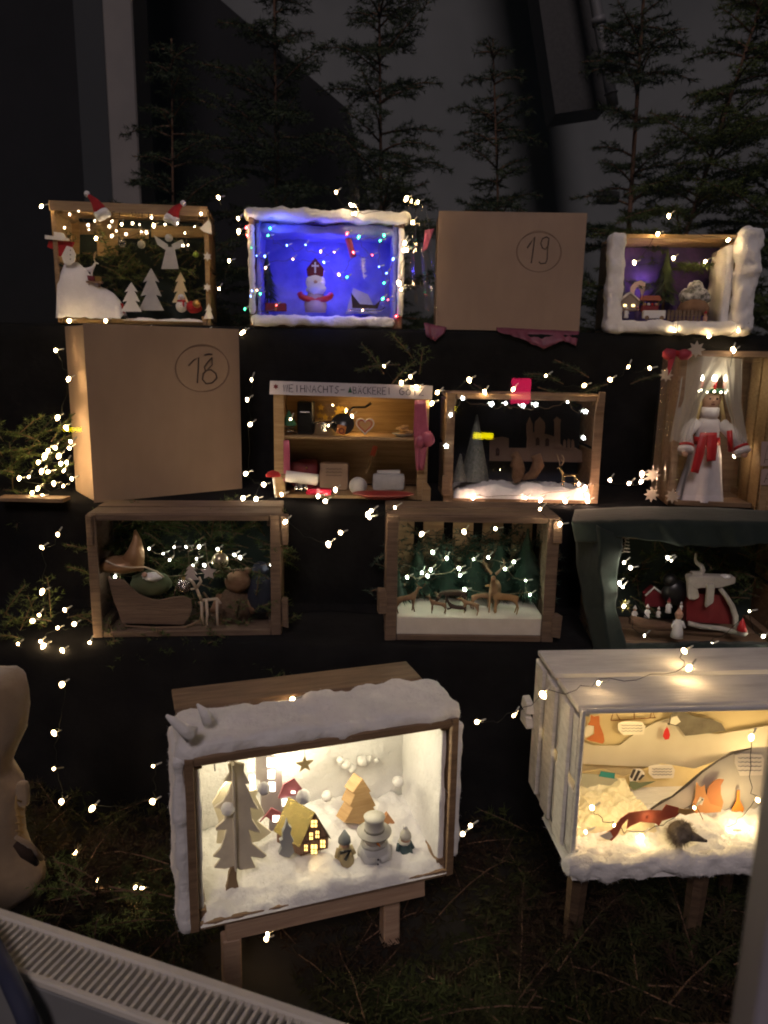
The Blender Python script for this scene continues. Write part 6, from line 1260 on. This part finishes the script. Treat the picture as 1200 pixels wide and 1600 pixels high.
animal('paper_bank', 'grey green paper river bank with a teal patch at the left', D - .075, [('bank', r7([(30, 495), (170, 505), (280, 525), (320, 560), (325, 600), (240, 580), (120, 590), (35, 560)]), mat('grey_green_print', (.33, .33, .26), .9, (.42, .40, .31), 12)), ('patch', r7([(190, 485), (275, 497), (272, 530), (178, 515)]), mat('teal_print', (.02, .20, .20), .8))])
def scribble(x0, x1, y, n, dy, d, lab, loc):
    t = Thing('paper_note', lab, 'paper note', F, F.l((x0 + x1) / 2 / 3.871 + 890, 1080 + (y + n * dy) / 3.871, d)); t.part('note', cut(F, d, r7([(x0 - 20, y - 22), (x0 + 20, y - 34), (x1, y - 30), (x1 + 18, y), (x1 + 8, y + n * dy - 4), (x0 + 10, y + n * dy), (x0 - 22, y + 20)]), .0012), wp)
    l = []
    for k in range(n): l.append([Vector(F.l(*r7([(x0 + (x1 - x0) * u / 10, y - 8 + k * dy + (2.5 if u % 2 else -2))])[0], d - .0008)) for u in range(11)])
    t.part('lettering', strokes(None, l, .0006), mat('grey_ink', (.12, .11, .14)))
scribble(315, 440, 215, 3, 17, D - .05, 'pale paper note with small lines of text beside the sitting fox', 0); scribble(500, 620, 478, 3, 17, D - .078, 'pale paper note with small lines of text beside the badger', 0)
# front hill with squirrel
t = Thing('paper_front_hill', 'pale paper slope with a black burnt edge rising to the right', 'paper scene', F, F.l(1130, 1300, .12))
sl = r7([(480, 720), (560, 670), (620, 640), (720, 560), (800, 490), (900, 420), (980, 375), (1100, 345), (1190, 340), (1500, 380), (1500, 900), (560, 900)])
t.part('slope', cut(F, .12, sl, .003), mat('slope_print', (.46, .42, .36), .9, (.58, .54, .48), 6)); t.part('edge', MB().tube([F.l(x, y, .119) for x, y in r7([(490, 715), (560, 668), (620, 638), (720, 558), (800, 488), (900, 418), (980, 373), (1100, 345)])], [.002, .003, .002, .003, .0025, .002, .003, .0015], 5), bk)
animal('paper_squirrel', 'orange paper squirrel with a big curled tail on the slope', .108, [('tail', r7([(860, 700), (830, 640), (835, 590), (870, 545), (905, 530), (935, 535), (915, 570), (915, 620), (930, 670), (920, 715), (885, 720)]), mat('squirrel_tail', (.46, .18, .07), .9)), ('body', r7([(745, 680), (760, 640), (765, 590), (768, 548), (785, 575), (800, 580), (820, 570), (820, 600), (835, 640), (850, 680), (920, 700), (915, 730), (800, 740), (740, 735)]), mat('squirrel_body', (.56, .26, .10), .9)), ('belly', r7([(790, 640), (815, 650), (800, 690), (770, 680)]), wp), ('eye', r7([(800, 652), (810, 655), (806, 663), (798, 660)]), bk)])
animal('paper_drop', 'orange drop shaped paper bag hanging right of the squirrel', .108, [('bag', r7([(1015, 600), (1030, 600), (1030, 660), (1056, 710), (1045, 742), (990, 748), (978, 720), (1010, 665)]), mat('orange_print', (.62, .22, .03), .8))])
scribble(1020, 1160, 412, 4, 25, .117, 'paper note with four short lines of text on the slope', 0)
animal('paper_fox', 'long red paper fox creeping along the cotton snow', .012, [('body', r7([(180, 875), (215, 860), (260, 835), (310, 770), (360, 735), (480, 720), (560, 722), (585, 685), (660, 705), (665, 735), (640, 760), (560, 785), (540, 815), (520, 800), (430, 790), (370, 815), (345, 835), (355, 770), (320, 810), (290, 870), (255, 905), (215, 895)]), fr_), ('tail_tip', r7([(180, 875), (215, 860), (245, 850), (262, 880), (240, 902), (215, 895)]), wp), ('face', r7([(655, 735), (665, 710), (700, 715), (750, 712), (755, 735), (700, 750)]), mat('fox_face', (.52, .30, .10), .9))])
t = Thing('pompom_hedgehog', 'fluffy grey brown pompom hedgehog in front of the red fox', 'hedgehog', F, F.l(1065, 1335, .0)); c = Vector(F.l(1063, 1300, -.012)); b = MB(); rr = .026
for i in range(900):
    d_ = Vector((random.gauss(0, 1), random.gauss(0, 1), random.gauss(0, 1))).normalized(); k = len(b.v); s_ = d_.cross(Vector((.3, .2, 1))).normalized() * .0009; q0 = c + Vector((d_.x * rr * .6, d_.y * rr * .5, d_.z * rr * .6)); q1 = c + Vector((d_.x * rr * 1.35, d_.y * rr * 1.1, d_.z * rr * 1.15)) + Vector((0, 0, -.004)); b.v += [tuple(q0 - s_), tuple(q0 + s_), tuple(q1)]; b.f.append((k, k + 1, k + 2))
t.part('spines', b, mat('hedgehog_fur', (.13, .10, .07), .9, (.30, .25, .19), 60)); t.part('body', MB().ball(c, (rr * .9, rr * .8, rr * .8), lump=.1), mat('hedgehog_fur', (.13, .1, .07)), True); t.part('snout', MB().tube([c + Vector((rr * .6, -.012, 0)), c + Vector((rr * 1.5, -.02, -.006))], [.010, .003], 8), mat('hedgehog_fur', (.13, .1, .07)), True); t.part('nose', MB().ball(c + Vector((rr * 1.55, -.02, -.006)), .003), BLACK, True)
print('FOXZ', F.l(1050, 1310, .07)[2], F.l(1110, 1275, .108)[2], F.l(1065, 1335, .03)[2]); xa, xb = -W / 2 + .012, F.l(1020, 1300, .08)[0]; zt_ = F.l(950, 1232, .17)[2]
print('TISSUE', xa, xb, zt_)
single('tissue_heap', MB().bed(xa, xb, .055, .235, .012, lambda x, y: max(.02, (zt_ - .02) * .62 * min(1, (y + .02) / .16) * (1 - .75 * max(0, (x - xa) / (xb - xa)) ** 1.2)), .014, 24, 60, 50, seed=7), mat('amber_tissue', (.78, .70, .46), .8, (.84, .78, .58), 20, bump=.6, bscale=50), 'crumpled pale yellow tissue glowing at the left of the animal scene', 'tissue paper', F)
single('cotton_snow_bed', MB().bed(-W / 2 - .004, W / 2 - .01, -.035, .16, -.012, lambda x, y: .030, .012, 34, 110, 44).fuzz(7000, .008), COTTON, 'thick fluffy cotton snow along the front of the white slatted crate', 'cotton snow', F, smooth=True)
single('cotton_fringe', MB().rbox((-.01, -.022, .004), (W + .01, .034, .040), .016, amp=.014, freq=30, res=.006, seed=77).fuzz(7000), COTTON, 'ragged cotton fringe hanging over the lower edge of the white crate', 'cotton snow', F, smooth=True)
lights('warm bulbs of the light string glowing inside the white slatted crate', [(1174, 1152, .05), (1184, 1250, .05), (1140, 1298, .05), (1085, 1262, .09), (1003, 1306, .03), (960, 1290, .03), (925, 1262, .02), (1195, 1185, .14), (915, 1300, .03), (1120, 1215, .18)], 0, FM, WARM, 60, .0055, jump=.35)
t = Thing('added_scene_lamp', 'added unseen warm lamp behind the paper slope in the white crate', 'lamp', F, F.l(1050, 1290, .17)); t.part('bulb', MB().ball(F.l(1100, 1290, .17), .007), emat('w', WARM, 20), True)
for x, y, d_, e in ((960, 1225, .06, .16), (1110, 1150, .12, .30), (1160, 1270, .06, .16), (1010, 1275, .015, .09), (1200, 1200, .17, .25), (1000, 1150, .16, .13)): lamp(t, Vector(F.l(x, y, d_)), e * 1.5, (1, .74, .34), .012)  # unseen fill lights added through the crate to brighten the scene
t = Thing('wooden_trestle', 'rough wooden legs carrying the white slatted crate', 'trestle', F, (0, .1, ZF - F.O.z)); zf_ = ZF - F.O.z
a = Vector(F.l(898, 1345, .02)); t.part('rail', MB().box((0, .03, -.028), (W * .9, .04, .03), jit=.002), WOOD_B, bevel=.002); t.part('rail', MB().box((0, .24, -.028), (W * .9, .04, .03), jit=.002), WOOD_B, bevel=.002)
for x, d_ in ((-W / 2 + .03, .02), (F.l(1088, 1400, .02)[0], .02), (-W / 2 + .12, .24), (W / 2 - .10, .24), (W / 2 - .04, .02)): t.part('leg', MB().tube([Vector((x, d_, -.014)), Vector((x - .012, d_ - .01, zf_ + .001))], [.021, .014], 7), mat('dark_leg_wood', (.07, .04, .022), .8, (.13, .08, .045), 12, (1, 1, 6), .5, 30), bevel=0)  # legs coloured darker so that they read shorter

# --- tan boot at the left edge
t = Thing('felt_boot', 'tall tan felt boot with laced seam cut off by the left edge', 'boot', at=P(-10, 1400, 1.28)); Yb = 1.28
prof = [(1056, 22, 60), (1062, 34, 70), (1085, 41, 76), (1110, 43, 78), (1140, 38, 75), (1170, 24, 66), (1195, 16, 60), (1205, 18, 60), (1225, 34, 74), (1245, 38, 78), (1280, 36, 78), (1310, 38, 84), (1335, 50, 90), (1355, 66, 96), (1370, 70, 98), (1385, 60, 90), (1400, 36, 74), (1406, 15, 60)]
mb = MB(); n = 30
for j, (py, xr, hw_) in enumerate(prof):
    xl = -68; a = P(xr, py, Yb); b = P(xl, py, Yb); c = (a + b) / 2; rx = (a - b).length / 2
    for i in range(n):
        an = 2 * math.pi * i / n; k = 1 + .07 * noise.noise(Vector((math.cos(an) * 2, math.sin(an) * 2, py * .03))) + .05 * noise.noise(Vector((math.cos(an) * 5, math.sin(an) * 5, py * .08)))
        mb.v.append((c.x + rx * math.cos(an) * k, Yb + .055 * math.sin(an) * k, c.z + (.004 * math.sin(an * 3))))
for j in range(len(prof) - 1):
    for i in range(n): mb.f.append((j * n + i, (j + 1) * n + i, (j + 1) * n + (i + 1) % n, j * n + (i + 1) % n))
mb.f.append(tuple(range(n))); mb.f.append(tuple((len(prof) - 1) * n + i for i in range(n - 1, -1, -1))); t.part('boot', mb, TAN, True)
t.part('seam', MB().tube([P(x, y, Yb - .035 if x > 25 else Yb - .052) for x, y in ((34, 1228), (27, 1245), (26, 1262), (30, 1280), (32, 1300), (27, 1318))], .0035, 6), mat('seam_gold', (.42, .27, .10), .6), True)
for y in (1250, 1262, 1274, 1286, 1298): t.part('lace', MB().tube([P(25, y, Yb - .052), P(36, y + 3, Yb - .036)], .0018, 5), mat('seam_gold', (.42, .27, .1)))
t.part('tongue', MB().rbox(P(36, 1240, Yb - .03), (.022, .02, .05), .008, amp=.002), TAN, True)
t.part('sole_opening', MB().tube([P(24, 1318, Yb - .047), P(40, 1330, Yb - .045), P(58, 1350, Yb - .030)], [.006, .013, .005], 9), mat('dark_lining', (.03, .015, .008), .9), True)
t.part('fringe', MB().tube([P(24, 1308, Yb - .052), P(44, 1318, Yb - .045), P(66, 1342, Yb - .025)], [.004, .006, .005], 7), TAN, True)
single('low_shelf', MB().box((P(-60, 1405, Yb).x, Yb, (P(0, 1406, Yb).z + ZF) / 2 - .002), (.30, .16, P(0, 1406, Yb).z - ZF - .002)), BLACKC, 'black box standing under the tan felt boot', 'box')

# ================================================================== radiator under the window
zr = .64
A, B, C_, D_ = PZ(0, 1417, zr), PZ(550, 1600, zr), PZ(20, 1515, zr), PZ(240, 1600, zr)
u = (B - A).normalized(); v = Vector((u.y, -u.x, 0)); wd = abs((C_ - A).dot(v)); wd2 = abs((D_ - A).dot(v)); print('RAD', u, wd, wd2, (B - A).length)
wd = (wd + wd2) / 2
S0 = A - u * .25; LEN = (B - S0).length + .55; Mr = Matrix((u, v, Vector((0, 0, 1)))).transposed()
rad = Thing('radiator', 'cream metal radiator cover with slotted top grille along the window', 'radiator', at=S0 - Vector((0, 0, zr - ZF)))
crm = mat('cream_enamel', (.66, .62, .54), .45, (.74, .70, .62), 4); grm = mat('grey_enamel', (.20, .205, .21), .6, (.24, .245, .25), 5)
def lb(c, s): 
    m_ = MB().box((0, 0, 0), s); m_.v = [tuple(Mr @ (Vector(q_) + Vector(c)) + S0) for q_ in m_.v]; return m_
rail = .016; 
rad.part('rear_rail', lb((LEN / 2, rail / 2, -.006), (LEN, rail, .014)), crm, bevel=.003)
rad.part('front_rail', lb((LEN / 2, wd - .004, -.006), (LEN, .010, .014)), crm, bevel=.002)
rad.part('front_panel', lb((LEN / 2, wd + .003, -.30), (LEN, .004, .585)), grm, bevel=.001)
rad.part('rear_panel', lb((LEN / 2, .003, -.30), (LEN, .004, .585)), mat('dark_core', (.006, .006, .007)))
rad.part('inner_core', lb((LEN / 2, wd / 2, -.16), (LEN - .01, wd - .012, .12)), mat('dark_core', (.006, .006, .007), .9))
pitch = .0116; ns = min(298, int(LEN / pitch)); sm_ = lb((0, 0, 0), (.0001, .0001, .0001))
me = None
for i in range(ns):
    c = Vector((.01 + i * pitch, (rail + wd - .009) / 2, -.006)); w_c = Mr @ c + S0
    if me is None:
        b = MB().box((0, 0, 0), (.0046, wd - rail - .009 - .0, .010)); b.v = [tuple(Mr @ Vector(q_)) for q_ in b.v]; me = bpy.data.meshes.new('slat'); me.from_pydata(b.v, [], b.f); me.materials.append(crm)
    o = bpy.data.objects.new('slat', me); COL.objects.link(o); o.parent = rad.o; o.location = w_c - rad.at
# blue grey hose leaning over the radiator
hz = [P(-14, 1455, .95), P(8, 1510, .86), P(30, 1560, .78), P(62, 1625, .70), P(90, 1700, .62)]
def smooth_path(p, k=6):
    out = []
    for i in range(len(p) - 1):
        p0, p1, p2, p3 = p[max(i - 1, 0)], p[i], p[i + 1], p[min(i + 2, len(p) - 1)]
        for j in range(k):
            s = j / k; out.append(.5 * ((2 * p1) + (p2 - p0) * s + (2 * p0 - 5 * p1 + 4 * p2 - p3) * s * s + (3 * p1 - p0 - 3 * p2 + p3) * s ** 3))
    return out + [p[-1]]
hz = [PZ(-40, 1430, zr + .012), PZ(-5, 1490, zr + .012), PZ(22, 1545, zr + .010), PZ(45, 1600, zr - .02), PZ(58, 1660, zr - .09)]
t = Thing('blue_hose', 'dark blue fabric strap hanging over the radiator front', 'strap', at=hz[-1]); t.part('strap', MB().tube(smooth_path(hz), .0125, 10), mat('navy_webbing', (.030, .036, .075), .8), True)

# ================================================================== window
Yg = .42
pa, pb = P(1205, 1300, Yg), P(1158, 1640, Yg)
wm = mat('window_frame_paint', (.36, .34, .40), .5)
xm = P(1212, 1400, Yg).x
xl = P(1222, 1290, Yg).x
t = Thing('window_post', 'blurred pale grey window post at the lower right edge', 'window post', at=(xl + .03, Yg, ZF))
for i, (dx, wd_, dy) in enumerate(((.032, .052, .016), (.007, .011, .002), (.0635, .010, .004))): t.part(['post', 'glazing_bead', 'glazing_bead'][i], MB().box((xl + dx, Yg + dy + .012, (1.30 + ZF) / 2), (wd_, .024, 1.30 - ZF)), wm, bevel=.002)

PANE = True
if PANE:
    Yp = .36
    t = Thing('window_pane', 'large clear shop window pane in front of the whole display', 'window pane', at=(0, Yp, ZF))
    t.part('glass', MB().add([(-2.2, Yp, ZF), (2.2, Yp, ZF), (2.2, Yp, 3.2), (-2.2, Yp, 3.2)], [(0, 1, 2, 3)]), clear_film('window_glass', (1, 1, 1), 0, .0))
    def street_sign(name, label, px, py, w_, h_, Ya, col, L, cat):
        a = P(px, py, Ya); c = Vector((a.x, 2 * Yp - Ya, a.z)); k = (Ya * .979) / FPX
        t = Thing(name, label, cat, at=(c.x, c.y, ZF)); t.part('lit_face', MB().box(c, (w_ * k, .03, h_ * k)), mat(name + '_face', col, .5, emis=L)); t.part('casing', MB().box(c - Vector((0, .035, 0)), (w_ * k + .02, .03, h_ * k + .02)), BLACK)
        t.part('post', MB().tube([(c.x, c.y - .05, ZF), (c.x, c.y - .05, c.z)], .02, 8), BLACK)
    street_sign('red_street_sign', 'red lit sign across the street mirrored in the window above the castle crate', 814, 611, 30, 39, 6.4, (1, .02, .12), 9, 'lit sign')
    street_sign('yellow_street_light', 'yellow lit bar across the street mirrored in the castle crate', 755, 681, 31, 9, 6.4, (1, .85, .0), 16, 'street light')
    street_sign('yellow_street_light', 'small yellow lit bar across the street mirrored beside box 18', 113, 671, 27, 6, 6.4, (1, .72, .0), 14, 'street light')
# ================================================================== fairy lights
W3 = Y3 - .05
S = lights
S('warm string along the bottom edge of the santa hat crate above box 18', [(108, 501), (165, 501), (229, 513), (323, 517), (381, 518)], Y1 - .10, L=110)
S('warm string climbing beside the left edge of the cardboard box 18', [(65, 322, Y1 - .04), (87, 547, Y2 - .06), (107, 592, Y2 - .1), (90, 652, Y2 - .08), (103, 668, Y2 - .1), (108, 700, Y2 - .12)], Y2, L=190)
S('warm bulbs tangled low at the left side of the cardboard box 18', [(100, 735), (112, 748), (92, 712), (104, 722), (70, 712), (110, 690), (60, 722), (45, 745)], Y2 - .13, L=120)
S('warm string between the santa hat crate and the blue lit crate', [(341, 308), (372, 341), (373, 361), (358, 407), (342, 451), (378, 520)], Y1 - .03, L=80)
S('warm fairy lights heaped on the left end of the middle step', [(75, 704), (86, 699), (95, 724), (65, 736), (75, 737), (30, 747), (84, 755), (99, 759), (59, 763), (50, 770), (66, 775)], Y2 - .06, L=80)
S('warm fairy lights heaped left of the sleigh crate on the low step', [(90, 835), (65, 855), (66, 924), (61, 961), (51, 970), (101, 953), (116, 975), (90, 981), (28, 1006), (63, 1002), (68, 1009), (97, 1016), (140, 1004)], W3, L=80)
S('warm string hanging straight down over the black cloth at left', [(97, 1069), (84, 1145), (84, 1201), (96, 1252), (117, 1332), (150, 1375), (172, 1391), (157, 1402)], 1.5, L=80)
S('warm string beside the left side of the big snow crate', [(239, 1197), (238, 1252), (144, 1263), (212, 1387), (222, 1388)], 1.45, L=70, jump=.25)
S('warm bulbs lying on the top board of the big snow crate', [(457, 1093, .13), (540, 1090, .17), (630, 1079, .15)], 0, FL, L=90)
S('warm bulb string below the stool of the big snow crate', [(416, 1467), (418, 1459), (627, 1550)], 1.30, L=60)
S('white bulbs on the black cloth between the sleigh and deer crates', [(446, 815), (513, 850), (532, 832)], Y3 - .02, L=70, col=WW)
S('white bulbs at the top left corner of the deer crate', [(577, 808), (580, 798), (617, 793), (575, 803)], Y3 - .03, L=90, col=WW)
S('white bulbs at the top right corner of the deer crate', [(844, 795), (875, 819)], Y3 - .03, L=80, col=WW)
S('string of bulbs hanging inside the top of the deer crate', [(659, 834, .03), (725, 831, .03), (774, 826, .03)], 0, FJ, L=80, col=WW)
S('greenish white bulbs wound through the toy firs of the deer crate', [(676, 863), (698, 872), (659, 895), (673, 890), (668, 900), (636, 902), (717, 888), (719, 899), (740, 874), (763, 871), (803, 878), (789, 889), (821, 907), (828, 929), (726, 921)], .085, FJ, L=60, col=GRN, r=.0045, wire=WIREC)
S('white bulbs threaded through the greenery above the plank sleigh', [(233, 857), (255, 865), (265, 875), (272, 855), (291, 854), (311, 854), (307, 873), (301, 884), (319, 883), (340, 858), (366, 867), (375, 871), (424, 883), (180, 901)], .06, FI, L=45, col=(.95, 1, .95), r=.0042, wire=WIREC)
S('white bulbs around the opening of the green cloth crate', [(1049, 876), (1043, 871), (975, 879), (985, 887), (968, 911), (973, 917), (975, 947), (1007, 993), (1112, 1007), (1171, 955), (1193, 994)], -.035, FK, L=60, col=(1, .95, .8), r=.0045)
S('black string with warm bulbs trailing over the top of the white crate', [(745, 1128, 1.45), (803, 1118, 1.4), (848, 1085, 1.22), (935, 1067, 1.30), (1077, 1043, 1.36), (1069, 1017, 1.45)], 1.3, L=100, wire=BLACK)
S('single white bulb in the dark between the two lower crates', [(723, 1303), (735, 1290)], 1.5, L=40, col=WW)
S('white string right of box 18 in front of the bakery stall', [(393, 593), (386, 624), (391, 663), (384, 740), (412, 757), (380, 778), (400, 780), (440, 772)], Y2 - .07, L=75, col=WW)
S('white bulbs in front of the bakery stall plates', [(497, 775), (524, 765), (508, 783)], Y2 - .10, L=80, col=WW)
S('warm bulbs clustered on the right end of the bakery sign', [(600, 572), (627, 598), (641, 588), (683, 613), (675, 630), (650, 604)], Y2 - .02, L=80)
S('warm string running over the top of the castle crate', [(684, 613), (733, 593), (757, 612), (802, 608), (853, 587), (913, 602), (953, 593), (982, 573), (1015, 575)], Y2 - .02, L=80)
S('cool white star lights around the castle crate opening', [(697, 697), (704, 648), (723, 622), (768, 631), (790, 630), (817, 634), (837, 632), (887, 628), (915, 643), (912, 684)], -.015, FG, L=14, col=COOL, r=.0045, kind='star', wire=WIREC)
S('pinkish white bulbs glowing in the cotton of the castle crate', [(821, 778), (845, 781), (883, 783), (918, 783), (914, 762), (740, 776)], -.035, FG, L=90, col=(1, .66, .5), wire=WIREC)
S('white bulbs right of the castle crate before the doll crate', [(953, 750), (983, 755), (1002, 752), (1003, 740)], Y2 - .06, L=80, col=(1, .7, .55))
S('white bulbs hanging beside the robed doll', [(1148, 712, .03), (1146, 700, .03), (1147, 548, -.03)], 0, FH, L=50, col=WW)
S('warm string over the snow posts of the village crate', [(1045, 337, -.05), (1138, 375, -.055), (1102, 408, .04), (1052, 403, .06), (991, 410, .06), (1028, 365, -.02)], 0, FD, L=170, jump=.5)
S('warm bulbs at the lower right corner of the village crate', [(1173, 409, -.03), (1160, 509, -.05), (1153, 517, -.06), (1108, 525, -.06), (1053, 516, -.055), (1145, 545, -.05)], 0, FD, L=80)
S('warm bulb string above the blue lit crate and its cellophane', [(525, 300), (555, 333), (635, 310), (653, 315), (645, 347), (632, 378), (635, 390), (623, 442)], Y1 - .05, L=80)
S('white string left of the blue lit crate', [(548, 320), (552, 334)], Y1 - .045, L=120, col=WW)
S('warm star lights strung across the opening of the santa hat crate', [(101, 356), (109, 335), (123, 330), (138, 352), (139, 359), (148, 345), (154, 343), (171, 354), (175, 346), (182, 361), (175, 369), (197, 366), (207, 349), (218, 351), (221, 362), (229, 363), (237, 340), (258, 351), (277, 349), (304, 354), (314, 334), (289, 364), (286, 384), (294, 383)], -.03, FA, L=12, col=(1, .86, .68), r=.0034, kind='star', wire=WIREC)
S('added warm bulbs that brighten the inner planks of the santa hat crate', [(190, 350, .06), (240, 352, .06), (150, 372, .08)], 0, FA, L=220, r=.0045)  # bulbs put in to make the planks look warmer and brighter
q2 = lambda x, y: (340 + x / 3.53, 280 + y / 3.53)
cb, cg, cr_, cw = (.12, .25, 1), (.05, .9, .4), (1, .08, .1), (1, .6, .4)
S('multicoloured bulb string looped over the blue lit crate', [q2(*p) + (-.02,) for p in ((290, 270), (278, 310), (382, 365), (484, 362), (568, 398), (643, 402), (415, 440), (215, 422), (260, 424), (185, 375), (160, 265), (165, 310), (265, 488), (190, 615), (182, 645), (235, 632), (217, 612), (150, 715), (325, 695))], 0, FB, L=14, r=.0042, wire=WIREC,
  colors=[cg, cg, cb, cb, cw, cw, cw, cb, cb, cg, cr_, cr_, cw, cb, cb, cg, cw, cg, cr_])
S('multicoloured bulb string down the right of the blue lit crate', [q2(*p) + (-.02,) for p in ((585, 457), (714, 540), (668, 525), (748, 403), (852, 418), (778, 318), (714, 300), (918, 308), (897, 338), (890, 482), (932, 518), (918, 572), (968, 440), (912, 658), (940, 665), (1012, 612), (985, 755), (800, 722))], 0, FB, L=14, r=.0042, wire=WIREC,
  colors=[cb, cg, cw, cr_, cr_, cg, cr_, cg, cg, cb, cb, cg, cb, cg, cr_, cr_, cr_, cw])
S('white bulbs on the post right of the blue lit crate', [(633, 380), (631, 391), (624, 442), (627, 452)], Y1 - .06, L=60, col=WW)
S('white and green bulbs on the bakery shelf', [(454, 655, .02), (513, 665, .02), (550, 650, .04)], 0, FF, L=40, col=WW, r=.0042)
# crumpled cellophane by the blue crate
for k, (lab, cv) in enumerate((('upright strip of clear cellophane standing on the blue lit crate', [[(540, 250, Y1 - .04), (556, 248, Y1 - .06)], [(546, 300, Y1 - .05), (562, 300, Y1 - .07)], [(545, 345, Y1 - .05), (560, 345, Y1 - .07)]]),
                              ('crumpled clear cellophane between the blue crate and box 19', [[(640, 300, Y1 - .04), (668, 330, Y1 - .06)], [(632, 380, Y1 - .06), (676, 400, Y1 - .05)], [(626, 460, Y1 - .05), (690, 500, Y1 - .03)]]))):
    t = Thing('cellophane_strip', lab, 'cellophane', at=P(cv[2][0][0], cv[2][0][1], Y1)); t.part('film', loft(WF, cv, 12, 14, .05, 7, seed=k * 5), clear_film('cellophane', (1, .95, .85)))
for o in list(SC.objects):
    if '_b' in o: del o['_b']
